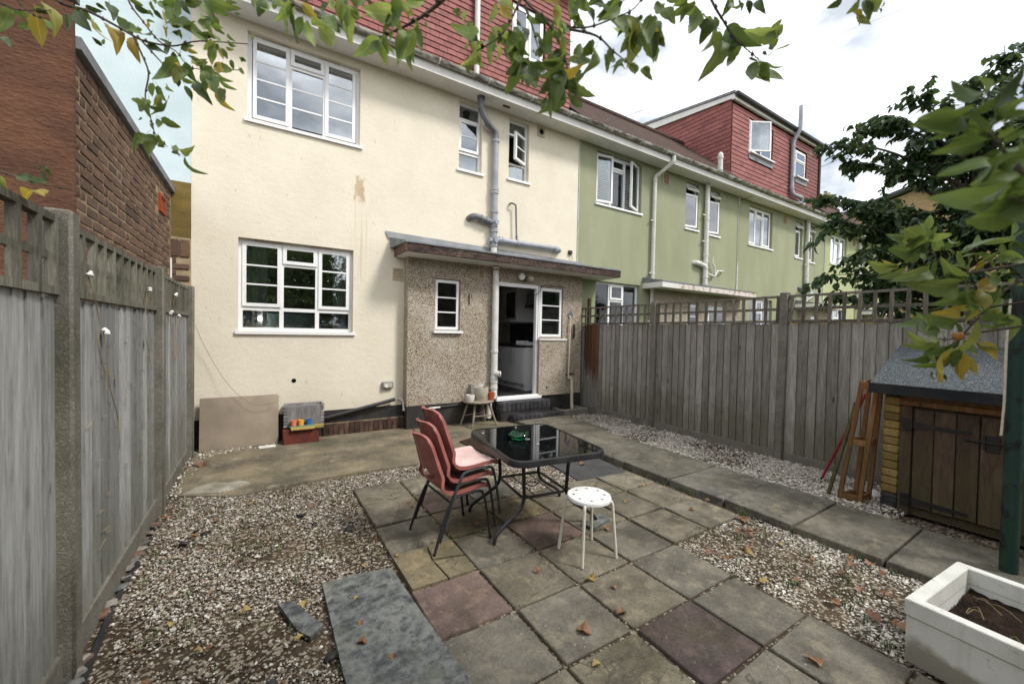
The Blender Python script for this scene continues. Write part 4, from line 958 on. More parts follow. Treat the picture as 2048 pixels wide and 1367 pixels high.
b = MB(); b.box(4.82, 5.15, 7.16, 7.55, 1.376, 1.39); b.box(4.82, 5.15, 7.16, 7.175, 1.39, 1.45); b.box(4.82, 5.15, 7.535, 7.55, 1.39, 1.47); b.build('tray', 'brightplastic', dr)
MB().tube(bend_path([(5.35, 7.35, 1.373), (5.35, 7.35, 1.68), (5.18, 7.35, 1.68), (5.18, 7.35, 1.60)], .08, 5), .011, 8).build('tap', 'steel', unit)
MB().box(5.682, 5.697, 7.2, 9.2, 1.38, 1.88).build('splashback', 'blackpipe', house)

# ---- doorstep of blue bricks
step = thing('doorstep', (4.4, 6.3, 0), 'two dark blue brick steps below the white kitchen door', 'doorstep')
MB().box(3.76, 4.86, 6.30, 6.52, -.04, .335).build('step_core', 'plinth', step); MB().box(3.93, 5.02, 6.07, 6.298, -.04, .125).build('step_core', 'plinth', step)
bh = MB().cbox(-.045, .045, -.012, .17, -.072, .072, .004).mesh('step_brick', 'bluebrick')
for i in range(11): inst('brick', bh, step, (3.80 + i * .1005, 6.298, .262), (0, 0, random.uniform(-.01, .01)))
for i in range(11): inst('brick', bh, step, (3.975 + i * .1, 6.065, .062), (0, 0, random.uniform(-.01, .01)))
be = MB().cbox(-.012, .03, -.10, .10, -.034, .034, .004).mesh('step_brick_end', 'bluebrick')
for rr in range(5): inst('brick', be, step, (3.745, 6.40, .0 + rr * .075), (0, 0, 0))
for rr in range(2): inst('brick', be, step, (3.915, 6.18, .01 + rr * .075), (0, 0, 0))
for i in range(10): inst('brick', MB().cbox(-.046, .046, -.085, .085, -.01, .006, .003).mesh('step_tread', 'bluebrick') if i == 0 else bpy.data.meshes['step_tread'], step, (3.83 + i * .1075, 6.40, .34), (0, 0, 0))
gl = thing('drain_surround', (5.3, 6.3, 0), 'low concrete surround of the drain under the cream waste pipe', 'drain')
b = MB(); b.cbox(5.06, 5.70, 6.12, 6.20, -.03, .13, .012, jit=.006); b.cbox(5.06, 5.14, 6.20, 6.52, -.03, .125, .012, jit=.006); b.cbox(5.62, 5.70, 6.20, 6.52, -.03, .125, .012, jit=.006); b.build('kerb', 'post', gl)
MB().box(5.14, 5.62, 6.2, 6.53, -.03, .03).build('drain_floor', 'soil', gl)

# ================================================================== GREEN HOUSES
def green_house(x0, x1, label, mt, dormer, pos):
    h = thing('terraced_house', ((x0 + x1) / 2, YF, 0), label, 'house', 'houses of the rear terrace')
    s = x0 - 5.87          # shift from the first green house
    gw = (6.38 + s, 7.88 + s, 4.62, 5.80); lo = (6.43 + s, 7.91 + s, 1.55, 2.87)
    n1 = (9.63 + s, 10.19 + s, 4.56, 5.80); n2 = (10.72 + s, 11.22 + s, 4.54, 5.80)
    if pos == 1: n1 = (15.85, 16.38, 4.50, 5.75); n2 = (16.78, 17.36, 4.45, 5.75); gw = (12.82, 14.26, 4.55, 5.75); lo = (13.0, 14.4, 1.55, 2.87)
    if pos == 2: gw = (18.75, 20.3, 4.6, 5.75); n1 = (21.8, 22.3, 4.5, 5.75); n2 = (22.8, 23.3, 4.5, 5.75); lo = (18.9, 20.4, 1.55, 2.87)
    wall_mb(x0, x1, .3, 5.92, YF, [gw, lo, n1, n2], .11).build('rear_wall', mt, h)
    MB().box(x0, x1, YF - .012, YF + .1, -.05, .3).build('plinth', 'plinth', h)
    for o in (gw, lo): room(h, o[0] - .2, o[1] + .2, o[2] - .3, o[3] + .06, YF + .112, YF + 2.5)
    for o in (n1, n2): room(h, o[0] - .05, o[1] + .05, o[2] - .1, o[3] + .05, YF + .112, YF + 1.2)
    Y = YF + .085
    a, c = ((R(10), R(22)) if pos == 0 else (0, 0))
    lights = [(.03, .34, .05, .965, 0, 'sash', 'L', a), (.66, .97, .05, .965, 0, 'sash', 'R', c), (.36, .645, .76, .965, 0, 'sash', 'T', 0), (.37, .635, .07, .73, 0, 'fixed', '', 0)]
    window(h, *gw, Y, lights, True, 'paneclear' if pos == 0 else 'paneupper', (.35, .655), [(.35, .655, .745)])
    lights = [(.03, .34, .05, .965, 0, 'fixed', 'L', 0), (.66, .97, .05, .965, 0, 'fixed', 'R', 0), (.36, .645, .70, .965, 0, 'sash', 'T', 0), (.37, .635, .07, .66, 0, 'fixed', '', 0)]
    window(h, *lo, Y, lights, True, 'paneclear', (.35, .655), [(.35, .655, .68)])
    if pos == 0: blind(h, gw[0] + .05, gw[1] - .05, gw[2] + .05, gw[3] - .05, YF + .2); blind(h, lo[0] + .05, lo[1] - .05, lo[2] + .05, lo[3] - .05, YF + .19, 'darkblind', .06)
    else: curtain(h, gw[0] + .05, gw[0] + .5, gw[2], gw[3], YF + .3); curtain(h, gw[1] - .45, gw[1] - .05, gw[2], gw[3], YF + .3)
    va = R(38) if pos < 2 else 0
    narrow(h, n1, Y, 'pane', va, R(8) if pos == 0 else 0, 'L', 0, False); narrow(h, n2, Y, 'pane', va, R(10) if pos == 0 else 0, 'L', 0, False)
    eaves(h, x0, x1)
    # pipes
    dx = 8.28 + s; dpz = YF - .07
    if pos == 0:
        pipe(h, 'downpipe', [(dx + .16, 6.272, 5.99), (dx + .16, 6.272, 5.86), (dx, dpz, 5.58), (dx, dpz, .1)], .046, 'whitepipe', [((dx, dpz, z), (0, 0, 1)) for z in (5.5, 3.2)], .05)
        b = MB(); [b.box(dx - .12, dx, dpz - .01, dpz + .012, z - .012, z + .012) for z in (4.5, 3.2, 2.0)]; b.build('pipe_clip', 'whitepipe', h)
    sx = {0: 10.47, 1: 16.60, 2: 21.4}[pos]; sz = YF - .085
    pipe(h, 'soil_pipe', [(sx, sz, 5.90), (sx, sz, .1)], .062 if pos < 2 else .055, 'whitepipe', [((sx, sz, z), (0, 0, 1)) for z in (4.9, 3.9, 3.72, 3.55, 3.3, 3.1)])
    b = MB(); [b.box(sx - .18, sx, sz - .01, sz + .012, z - .012, z + .012) for z in (5.0, 4.28)]; b.build('pipe_clip', 'whitepipe', h)
    if pos == 0:
        pipe(h, 'vent_terminal', [(sx - .04, 6.30, 6.06), (sx - .04, 6.30, 6.50)], .062, 'whitepipe', [((sx - .04, 6.30, 6.45), (0, 0, 1))])
        MB().lathe([(.066, 0), (.06, .05), (.03, .09), (.004, .10)], 12, (sx - .04, 6.30, 6.50)).build('vent_cowl', 'whitepipe', h)
        MB().tube([(sx - .04, 6.30, 6.0), (sx - .04, 6.30, 6.12)], .067, 12).build('pipe_collar', 'greypipe', h)
        b = MB(); b.tube(bend_path([(sx, sz, 3.60), (10.08, sz, 3.66), (10.03, YF + .02, 3.66)], .06, 5), .058, 12); collar(b, (10.2, sz, 3.65), (1, 0, 0), .058); b.build('waste_branch', 'whitepipe', h)
        pipe(h, 'small_waste', [(sx, sz, 3.42), (10.95, sz, 3.36), (11.05, sz, 3.52), (11.35, sz, 3.54), (11.4, YF, 3.54)], .024, 'whitepipe', [], .04, 8)
        pipe(h, 'small_waste', [(10.95, sz, 3.37), (10.92, sz, 3.60), (10.80, sz, 3.72), (10.80, sz, 3.9)], .024, 'whitepipe', [], .04, 8)
    else:
        b = MB(); b.tube(bend_path([(sx, sz, 3.3), (sx - .35, sz, 3.42), (sx - .42, YF + .02, 3.42)], .06, 5), .06, 12); b.build('waste_branch', 'darkpipe', h)
        b = MB(); b.tube(bend_path([(sx, sz - .02, 3.1), (sx + .5, sz, 3.34), (sx + .56, YF + .02, 3.36)], .06, 5), .05, 12); b.build('waste_branch', 'greypipe', h)
        pipe(h, 'small_waste', [(sx + .1, sz - .03, 3.05), (sx + .9, sz - .03, 3.32), (sx + 1.1, YF, 3.34)], .022, 'whitepipe', [], .04, 8)
    vent(h, {0: 8.79, 1: 15.05, 2: 21.0}[pos], 5.66, YF, .26, .27, 'vent', 'ventbrown')
    # light conduit at the party line
    pipe(h, 'boundary_conduit', [(x1 - .06, YF - .012, .1), (x1 - .06, YF - .012, 5.86)], .011, 'whitewire', [], .02, 6)
    # canopy on a pebbledashed porch
    c0, c1 = {0: (8.0, 12.2), 1: (16.0, 18.6), 2: (22.0, 24.3)}[pos]; cz = 2.80 if pos == 0 else 2.72
    can = MB().add([(c0, 6.15, cz + .155), (c1, 6.15, cz + .155), (c1, YF, cz + .28), (c0, YF, cz + .28), (c0, 6.15, cz + .13), (c1, 6.15, cz + .13), (c1, YF, cz + .13), (c0, YF, cz + .13)], [(0, 1, 2, 3), (4, 5, 1, 0), (5, 6, 2, 1), (7, 4, 0, 3), (7, 6, 5, 4)]).build('canopy', 'lead', h)
    MB().box(c0 + .6, c1, 6.16, 6.19, cz, cz + .128).build('fascia_board', 'peelwhite', can); MB().box(c0 + .02, c0 + .6, 6.16, 6.19, cz, cz + .128).build('fascia_board', 'fascia', can)
    MB().box(c0, c0 + .02, 6.16, YF - .002, cz, cz + .128).build('end_board', 'fascia', can); MB().box(c0 + .02, c1, 6.19, YF - .003, cz + .0, cz + .012).build('canopy_soffit', 'soffit', can)
    pw0, pw1 = c0 + .3, c1 - .1
    po = [(pw0 + 1.25, pw0 + 1.75, 1.6, 2.5), (pw0 + 2.2, min(pw0 + 3.1, pw1 - .1), .3, 2.5)] if pos == 0 else [(pw0 + .5, pw0 + 1.1, 1.6, 2.45)]
    wall_mb(pw0, pw1, 0, cz, 6.56, po, .12).build('porch_wall', 'dash', h); MB().box(pw0 - .004, pw0, 6.562, YF, 0, cz).build('porch_side', 'dash', h)
    for o in po:
        MB().box(*o[:2], 6.67, 6.68, *o[2:]).build('dark_room', 'room', h)
        window(h, *o, 6.60, [(.04, .96, .03, .97, 2, 'sash', 'L', 0)], o[2] > 1, 'paneclear')
    # roof: plain tiles to the ridge, and a dormer on the middle one
    if pos != 1:
        MB().add([(x0 + (.0 if pos else -.12), 6.30, 6.06), (x1, 6.30, 6.06), (x1, 8.75, 8.21), (x0 - .12 * (pos == 0), 8.75, 8.21), (x0, 11.2, 6.06), (x1, 11.2, 6.06)], [(0, 1, 2, 3), (3, 2, 5, 4)]).build('roof', 'roof', h)
        b = MB(); xx = x0 - .1
        while xx < x1: b.tube([(xx, 8.75, 8.20), (min(xx + .43, x1), 8.75, 8.20)], .10, 8); xx += .44
        b.build('ridge_tiles', 'roof', h)
    else:
        D = 7.05; dz0, dz1 = 6.20, 8.93; dx0, dx1 = 12.2, 18.22; yb = 10.55
        W1 = (13.22, 14.62, 7.58, 8.62); W2 = (16.32, 17.12, 7.50, 8.46)
        MB().add([(x0, 6.30, 6.06), (x1, 6.30, 6.06), (x1, D, 6.50), (x0, D, 6.50)], [(0, 1, 2, 3)]).build('eaves_slope', 'roof', h)
        wall_mb(dx0, dx1, dz0, dz1, D, [W1, W2], .12).build('dormer_face', 'tileback', h)
        for o in (W1, W2): room(h, o[0] - .05, o[1] + .05, o[2] - .05, o[3] + .05, D + .125, D + 1.5)
        tiles(h, (dx0, D - .002, dz0 + .02), (1, 0, 0), (0, 0, 1), (0, -1, 0), dx1 - dx0, dz1 - dz0 - .14, tw=.24, th=.135, view=lambda q: q[0], maxn=220, holes=[(o[0] - dx0 - .05, o[1] - dx0 + .05, o[2] - dz0 - .25, o[3] - dz0 + .06) for o in (W1, W2)])
        window(h, *W1, D + .0, [(.03, .52, .04, .96, 0, 'sash', 'L', R(30)), (.56, .96, .45, .96, 0, 'fixed', 'R', 0), (.56, .96, .05, .40, 0, 'fixed', '', 0)], True, 'paneupper', (.53,), [(.53, 1, .425)])
        window(h, *W2, D + .0, [(.05, .95, .62, .95, 0, 'sash', 'T', 0), (.06, .94, .05, .57, 0, 'fixed', 'R', 0)], True, 'paneupper', (), [(0, 1, .6)])
        for o in (W1, W2): MB().box(o[0] - .05, o[1] + .05, D - .05, D - .004, o[2] - .22, o[2] - .05).build('lead_apron', 'leadflash', h)
        # cheek facing the camera side
        def cheek_top(u): return dz1 - .1
        MB().add([(dx0, D, 6.5), (dx0, yb, 9.4), (dx0, yb, 9.35), (dx0, D, dz1)], [(0, 3, 2, 1)]).build('dormer_cheek', 'tileback', h)
        slope = (9.5 - 6.5) / (10.5 - 7.05)
        tiles(h, (dx0 - .002, yb, 6.45), (0, -1, 0), (0, 0, 1), (-1, 0, 0), yb - D, 2.75, tw=.24, th=.135, clip=lambda u, z: 6.45 + z > 6.5 + slope * ((yb - u) - D) - .05 and 6.45 + z < dz1 - .08 + .155 * ((yb - u) - D), maxn=160, view=lambda q: -q[0])
        # roof of the dormer falls slightly to the back
        MB().add([(dx0 - .12, D - .14, dz1 + .10), (dx1 + .1, D - .14, dz1 + .10), (dx1 + .1, yb + .2, 9.55), (dx0 - .12, yb + .2, 9.55), (dx0 - .12, D - .14, dz1 + .18), (dx1 + .1, D - .14, dz1 + .18), (dx1 + .1, yb + .2, 9.63), (dx0 - .12, yb + .2, 9.63)], [(0, 1, 5, 4), (4, 5, 6, 7), (0, 4, 7, 3), (1, 2, 6, 5), (3, 2, 1, 0)]).build('dormer_roof', 'lead', h)
        MB().add([(dx0 - .085, D - .1, dz1 - .03), (dx0 - .085, yb, 9.26), (dx0 - .085, yb, 9.53), (dx0 - .085, D - .1, dz1 + .10), (dx0 - .03, D - .1, dz1 - .03), (dx0 - .03, yb, 9.26), (dx0 - .03, yb, 9.53), (dx0 - .03, D - .1, dz1 + .10)], [(0, 3, 2, 1), (4, 5, 6, 7), (0, 4, 7, 3), (0, 1, 5, 4)]).build('bargeboard', 'fascia', h)
        MB().box(dx0 - .08, dx1 + .05, D - .11, D - .035, dz1 - .06, dz1 + .08).build('dormer_fascia', 'fascia', h)
        MB().tube([(dx0 - .05, D - .18, dz1 + .10), (dx1 + .12, D - .18, dz1 + .06)], .065, 8).build('dormer_gutter', 'blackpipe', h)
        pipe(h, 'dormer_downpipe', [(dx1 + .04, D - .16, dz1 + .04), (dx1 + .04, D - .16, dz1 - .1), (dx1 - .04, D - .06, dz1 - .3), (dx1 - .04, D - .06, 6.4)], .045, 'blackpipe', [], .05, 8)
        pipe(h, 'dormer_soil_pipe', [(15.98, D - .28, 9.78), (15.98, D - .28, 8.98), (15.92, D - .1, 8.60), (15.92, D - .1, 6.88), (15.99, D - .13, 6.74), (16.55, D - .15, 6.74), (16.62, D - .15, 6.66), (16.62, D - .2, 6.2)], .066, 'greypipe', [((15.92, D - .1, z), (0, 0, 1)) for z in (8.4, 7.35, 6.95)], .12)
        pipe(h, 'dormer_waste', [(16.4, D - .1, 6.55), (16.75, D - .14, 6.52), (16.9, D - .14, 6.72)], .06, 'greypipe', [], .06, 8)
    return h
green_house(5.87, 12.25, 'green rendered house next door with white blinds behind opened upstairs windows', 'green', False, 0)
green_house(12.26, 18.28, 'green rendered house with the red tiled dormer on its roof', 'green', True, 1)
green_house(18.29, 25.0, 'paler green end house half hidden behind the dark tree', 'palegreen', False, 2)

# yellow brick house beyond the terrace, gable towards the garden
yh = thing('brick_house', (31, 8.5, 0), 'yellow brick house with a gable and a square chimney far behind the tree', 'house')
b = MB(); b.add([(29.4, 10.7, 0), (31.6, 3.0, 0), (31.6, 3.0, 7.9), (30.5, 7.2, 9.9), (29.4, 10.7, 8.6)], [(0, 4, 3, 2, 1)]); b.add([(29.4, 10.7, 0), (39, 13.5, 0), (39, 13.5, 8.6), (29.4, 10.7, 8.6)], [(0, 1, 2, 3)]); b.build('gable_wall', 'yellowbrick', yh)
MB().beam((29.2, 11.0, 8.75), (30.35, 7.2, 10.12), .5, .16).beam((30.35, 7.2, 10.12), (31.5, 2.6, 7.9), .5, .16).build('bargeboard', 'blackpipe', yh)
MB().add([(29.2, 11, 8.7), (30.4, 7.2, 10.1), (40, 10, 10.1), (39, 14, 8.7)], [(0, 1, 2, 3)]).add([(30.4, 7.2, 10.1), (31.5, 2.6, 7.9), (41, 5, 7.9), (40, 10, 10.1)], [(0, 1, 2, 3)]).build('roof', 'roof', yh)
ch = MB().cbox(29.6, 30.5, 10.75, 11.45, 7.5, 10.45, .02).cbox(29.52, 30.58, 10.67, 11.53, 10.3, 10.5, .02).build('chimney', 'yellowbrick', yh)
for dxx in (.2, .65): MB().lathe([(.11, 0), (.09, .28), (.11, .32)], 10, (29.6 + dxx, 11.1, 10.5)).build('chimney_pot', 'potgrey', ch)
for (yy, zz) in ((8.9, 6.3), (6.2, 6.3), (8.9, 3.2)):
    w = MB().box(30.0, 30.06, yy - .6, yy + .6, zz - .7, zz + .7, Matrix.Translation((30.0, yy, 0)) @ Matrix.Rotation(R(-16), 4, 'Z') @ Matrix.Translation((-30.05, -yy, 0))).build('window', 'white', yh)
    MB().box(29.96, 30.0, yy - .5, yy + .5, zz - .6, zz + .6, Matrix.Translation((30.0, yy, 0)) @ Matrix.Rotation(R(-16), 4, 'Z') @ Matrix.Translation((-30.05, -yy, 0))).build('pane', 'pane', w)

# ================================================================== NEIGHBOUR ON THE LEFT
bh_ = thing('terraced_house', (-3, YF, 0), 'pale blue rendered house wall beside the cream house', 'house', 'houses of the rear terrace')
MB().add([(-9, YF + .004, 3.50), (X0 + .012, YF + .004, 3.50), (X0 + .012, YF + .004, 9.0), (-9, YF + .004, 9.0)], [(0, 1, 2, 3)]).build('rear_wall', 'bluewall', bh_)
MB().box(-1.25, X0 - .0005, YF - .016, YF - .001, 2.80, 3.52).build('olive_band', 'olive', bh_)
MB().box(-1.25, X0 - .0005, YF - .02, YF, 0, 2.80).build('mortar_bed', 'mortar', bh_)
bk = MB().cbox(-.1075, .1075, -.012, .02, -.0325, .0325, .004).mesh('stretcher', 'brick'); bk2 = MB().cbox(-.05, .05, -.012, .02, -.11, .11, .004).mesh('soldier', 'brick')
for i in range(4): inst('brick', bk2, bh_, (-.862 - i * .112, YF - .026, 2.66), (0, 0, 0))
for r in range(34):
    z = 2.50 - r * .076
    if z < .05: break
    for q in range(2): inst('brick', bk, bh_, (-.92 - q * .226 + (.0 if r % 2 else .09) - .004, YF - .026, z), (0, 0, 0)) if -.92 - q * .226 + (.0 if r % 2 else .09) + .1 < X0 else None
MB().beam((-1.0, YF - .05, 2.2), (-1.0, YF - .05, 2.52), .02, .02).build('white_edge_trim', 'white', bh_)

ext = thing('brick_extension', (-2.5, 5.2, 0), 'single storey extension with a brown brick side and a terracotta rendered end', 'extension')
EX, EY = -1.0, 3.57; ET = 3.36
MB().box(-4.6, EX - .005, EY + .012, YF - .003, 0, ET - .02).build('mortar_bed', 'mortardark', ext)
MB().box(-4.6, EX + .012, EY - .018, EY + .010, 0, ET + .26).build('end_wall', 'terracotta', ext)
MB().box(-4.62, EX + .030, EY - .03, EY + .022, ET + .262, ET + .30).build('parapet_cap', 'lead', ext)
MB().box(-4.58, EX + .035, EY + .024, YF - .006, ET, ET + .075).build('roof_edge', 'lead', ext)
pos = []
sb = MB().cbox(-.012, .014, -.104, .104, -.0305, .0305, .005, jit=.003).mesh('stretcher', 'brick'); hb = MB().cbox(-.012, .014, -.048, .048, -.0305, .0305, .005, jit=.003).mesh('header', 'brick')
r = 0; z = ET - .04
while z > .1:
    y = EY + .02; odd = r % 2; kk = 0
    while y < YF - .02:
        head = (kk == 0 and odd) or (random.random() < .12); L2 = .1016 if head else .215
        if y + L2 > YF - .01: break
        pos.append((z, y + L2 / 2, head)); y += L2 + .011; kk += 1
    z -= .0755; r += 1
def brick_at(p): 
    return Matrix.Translation((EX - .014 + random.uniform(-.003, .004), p[1], p[0] + random.uniform(-.002, .002))) @ Euler((random.uniform(-.006, .006), 0, random.uniform(-.01, .01))).to_matrix().to_4x4()
VY, VZ = 4.33, 2.925
pos = [p for p in pos if not (abs(p[1] - 6.13) < .2 and abs(p[0] - 3.05) < .14)]
for p in pos[:300]: inst('brick', hb if p[2] else sb, ext, M=brick_at(p))
rest = MB()
for p in pos[300:]:
    l = .0508 if p[2] else .1075; rest.box(EX - .024, EX + random.uniform(-.003, .003), p[1] - l, p[1] + l, p[0] - .0325, p[0] + .0325)
rest.build('lower_bricks', 'brick', ext, kind='stuff')
av = MB(); av.box(EX - .02, EX + .022, 5.99, 6.27, 2.95, 2.975); av.box(EX - .02, EX + .022, 5.99, 6.27, 3.125, 3.15); av.box(EX - .02, EX + .022, 5.99, 6.02, 2.975, 3.125); av.box(EX - .02, EX + .022, 6.24, 6.27, 2.975, 3.125); av = av.build('air_brick', 'ventred', ext)
for i in range(4): MB().box(EX - .02, EX + .014, 6.055 + i * .05, 6.07 + i * .05, 2.975, 3.125).build('vent_bar', 'ventred', av)
MB().box(EX - .03, EX - .02, 6.0, 6.26, 2.96, 3.14).build('vent_back', 'void', av)

# ================================================================== FENCES
def fence(name, X, side, posts, label, ztop, zb, bmt, tmt, postmt='post', gb=.12, brown=None, step=.145, tw=.035, bw=.112):
    """side = +1: garden lies towards +X of the boards"""
    f = thing(name, (X, sum(posts) / len(posts), 0), label, 'fence')
    bmesh_ = MB().add([(-.006 * side, -bw / 2 - .008, 0), ((.008 if side > 0 else .014) * side, -bw / 2 - .008, 0), ((.008 if side > 0 else .014) * side, -bw / 2 - .008, 1), (-.006 * side, -bw / 2 - .008, 1), (-.008 * side, bw / 2 + .008, 0), (-.001 * side, bw / 2 + .008, 0), (-.001 * side, bw / 2 + .008, 1), (-.008 * side, bw / 2 + .008, 1)],
        [(0, 1, 2, 3), (7, 6, 5, 4), (1, 5, 6, 2), (4, 0, 3, 7), (3, 2, 6, 7), (4, 5, 1, 0)])
    me = bmesh_.mesh('fence_board', bmt); me2 = bmesh_.mesh('fence_board_stained', brown) if brown else None
    tz = MB().box(-.011 - (side > 0) * .012, .011, -tw / 2, tw / 2, 0, ztop - zb).mesh('trellis_slat', tmt)
    pm = MB().cbox(-.05, .05, -.05, .05, -.1, ztop + .03, .012).mesh('fence_post', postmt)
    for p in posts: inst('fence_post', pm, f, (X + side * .012, p, random.uniform(-.01, .01)), (random.uniform(-.004, .004), random.uniform(-.004, .004), 0))
    for a, c in zip(posts, posts[1:]):
        y0, y1 = min(a, c) + .05, max(a, c) - .05
        if gb: MB().cbox(X - .022, X + .022, y0, y1, -.06, gb, .006).build('gravel_board', 'post', f)
        n = round((y1 - y0) / bw); w = (y1 - y0) / n
        for i in range(n):
            y = y0 + w * (i + .5); stained = me2 and a == max(posts) and (y1 - y) < .52
            inst('fence_board', me2 if stained and random.random() < .92 else me, f, (X + side * random.uniform(-.003, .003), y, gb + .005 - random.uniform(0, .02)), (random.uniform(-.006, .006), 0, random.uniform(-.03, .03)), (1, 1 + random.uniform(-.04, .06), zb - gb + random.uniform(-.012, .008)))
        for z in (gb + .25, (zb + gb) / 2, zb - .2): MB().box(min(X - side * .012, X - side * .05), max(X - side * .012, X - side * .05), y0, y1, z - .035, z + .035).build('fence_rail', bmt, f)
        # trellis
        MB().box(X - .02, X + .02, y0, y1, ztop - .03, ztop).build('trellis_rail', tmt, f); MB().box(X - .018, X + .022, y0, y1, zb + .0, zb + .035).build('trellis_rail', tmt, f)
        MB().box(X - side * .012 - .008, X - side * .012 + .008, y0, y1, (zb + ztop) / 2 - .018, (zb + ztop) / 2 + .018).build('trellis_rail', tmt, f)
        k = round((y1 - y0 - .05) / step)
        for i in range(k + 1):
            inst('trellis_slat', tz, f, (X + side * .012, y0 + .03 + (y1 - y0 - .06) * i / k + random.uniform(-.006, .006), zb), (random.uniform(-.03, .03), 0, 0))
    return f
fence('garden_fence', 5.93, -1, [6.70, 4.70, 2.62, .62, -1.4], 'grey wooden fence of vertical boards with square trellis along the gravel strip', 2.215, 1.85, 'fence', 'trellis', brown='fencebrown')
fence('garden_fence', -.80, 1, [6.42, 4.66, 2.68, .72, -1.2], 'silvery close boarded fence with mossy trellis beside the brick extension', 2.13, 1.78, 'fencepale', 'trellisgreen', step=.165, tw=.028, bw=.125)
# wooden post behind the first fence post, in the next garden
np_ = MB().box(6.02, 6.08, 6.5, 6.56, 0, 2.42).build('timber_post', 'greenwood'); tag(np_, 'dark mossy wooden post behind the end of the right fence', 'post')
# dried stems of a climber with white seed heads on the left fence
cl = thing('dried_climber', (-.77, 4.0, 0), 'dried climber stems with white fluffy seed heads on the silvery left fence', 'climber')
heads = [(2.95, 1.91), (4.23, 1.93), (5.36, 1.97), (3.19, 1.61), (5.15, 1.78), (5.59, 1.75)]
for (y, z) in heads:
    b = MB(); 
    for k in range(5):
        o = Vector((-.772 + random.uniform(0, .015), y + random.uniform(-.012, .012), z + random.uniform(-.012, .012))); rr = random.uniform(.009, .017)
        b.lathe([(.001, -rr), (rr * .8, -rr * .5), (rr, 0), (rr * .7, rr * .6), (.001, rr)], 7, o)
    b.build('seed_head', 'fluff', cl)
    pts = [(-.775, y, z)]; 
    for k in range(5): pts.append((-.776 + random.uniform(0, .01), pts[-1][1] + random.uniform(-.05, .13), pts[-1][2] - random.uniform(.08, .17)))
    MB().tube(smooth_path(pts, 4), .0022, 5).build('stem', 'straw', cl)
b = MB()
for k in range(70):
    y, z = random.uniform(2.9, 6.2), random.uniform(.35, 1.7); a = random.uniform(-.5, .5); l = random.uniform(.03, .09)
    b.tube([(-.782, y, z), (-.774, y + l * math.cos(a), z + l * math.sin(a))], .0022, 4)
b.build('twigs', 'straw', cl, kind='stuff')

# ================================================================== FURNITURE AND SMALL THINGS
# --- black glass table
TC, TA = Vector((2.053, 2.905, 0)), R(-7.5)
tb = thing('garden_table', TC, 'black metal garden table with a dark glass top holding a green ashtray', 'table')
TM = Matrix.Translation(TC) @ Matrix.Rotation(TA, 4, 'Z')
def rrect(w, h, r, n=7):
    out = []
    for (sx, sy, a0) in ((1, 1, 0), (-1, 1, 90), (-1, -1, 180), (1, -1, 270)):
        for k in range(n): a = R(a0 + 90 * k / (n - 1)); out.append((sx * (w / 2 - r) + r * math.cos(a), sy * (h / 2 - r) + r * math.sin(a)))
    return out
WT, HT = .865, 1.085
o1, o2 = rrect(WT, HT, .13), rrect(WT - .045, HT - .045, .11)
n = len(o1); b = MB()
prof = [(o1, .652), (o1, .690), ([(x * .992, y * .993) for x, y in o1], .699), (o2, .701), (o2, .660)]
vs = []; fs = []
for pts, z in prof: vs += [TM @ Vector((x, y, z)) for x, y in pts]
for i in range(len(prof)):
    j = (i + 1) % len(prof)
    for k in range(n): fs.append((i * n + k, i * n + (k + 1) % n, j * n + (k + 1) % n, j * n + k))
b.add(vs, fs, True).build('table_rim', 'blacksteel', tb)
b = MB(); vs = [TM @ Vector((x, y, .697)) for x, y in o2] + [TM @ Vector((x, y, .690)) for x, y in o2]
b.add(vs, [tuple(range(n)), tuple(range(n, 2 * n))[::-1]]).build('glass_top', 'tglass', tb)
for sx in (-1, 1):
    for sy in (-1, 1):
        pts = [TM @ Vector(p) for p in ((sx * .26, sy * .30, .665), (sx * .218, sy * .262, .56), (sx * .206, sy * .255, .40), (sx * .205, sy * .255, .29), (sx * .25, sy * .262, .21), (sx * .40, sy * .285, .11), (sx * .465, sy * .30, .055), (sx * .48, sy * .305, .0 if not (sx > 0 and sy < 0) else .028))]
        MB().tube(smooth_path(pts, 5), .0155, 10).build('leg', 'blacksteel', tb)
ring = [TM @ Vector((x, y, .30)) for x, y in rrect(.42, .50, .05, 4)]; MB().tube(ring + ring[:1], .0115, 8, False).build('stretcher_ring', 'blacksteel', tb)
b = MB(); b.tube([TM @ Vector((-.09, -.25, .30)), TM @ Vector((-.09, .25, .30))], .005, 6); b.tube([TM @ Vector((.09, -.25, .30)), TM @ Vector((.09, .25, .30))], .005, 6)
c_ = [TM @ Vector((.05 * math.cos(a), .05 * math.sin(a), .30)) for a in [2 * math.pi * k / 16 for k in range(17)]]; b.tube(c_, .005, 6, False); b.tube([TM @ Vector((-.09, 0, .3)), TM @ Vector((-.05, 0, .3))], .005, 6); b.tube([TM @ Vector((.05, 0, .3)), TM @ Vector((.09, 0, .3))], .005, 6); b.build('parasol_holder', 'blacksteel', tb)
MB().tube([TM @ Vector((-.04, .03, .6975)), TM @ Vector((-.04, .03, .699))], .028, 16).build('parasol_plug', 'greyplastic', tb)
ap = MB(); pr = [(.012, .0), (.062, .0), (.085, .03), (.092, .038), (.088, .044), (.07, .042), (.056, .014), (.012, .010)]
nn = 24; vs = []
for r_, z in pr:
    for k in range(nn):
        a = 2 * math.pi * k / nn; w = 1 + (.12 * math.cos(4 * a) if z > .02 else .03 * math.cos(4 * a)); zz = z + (.009 * math.cos(4 * a) if z > .025 else 0)
        vs.append(Vector((1.955 + r_ * w * math.cos(a), 2.985 + r_ * w * math.sin(a), .702 + zz)))
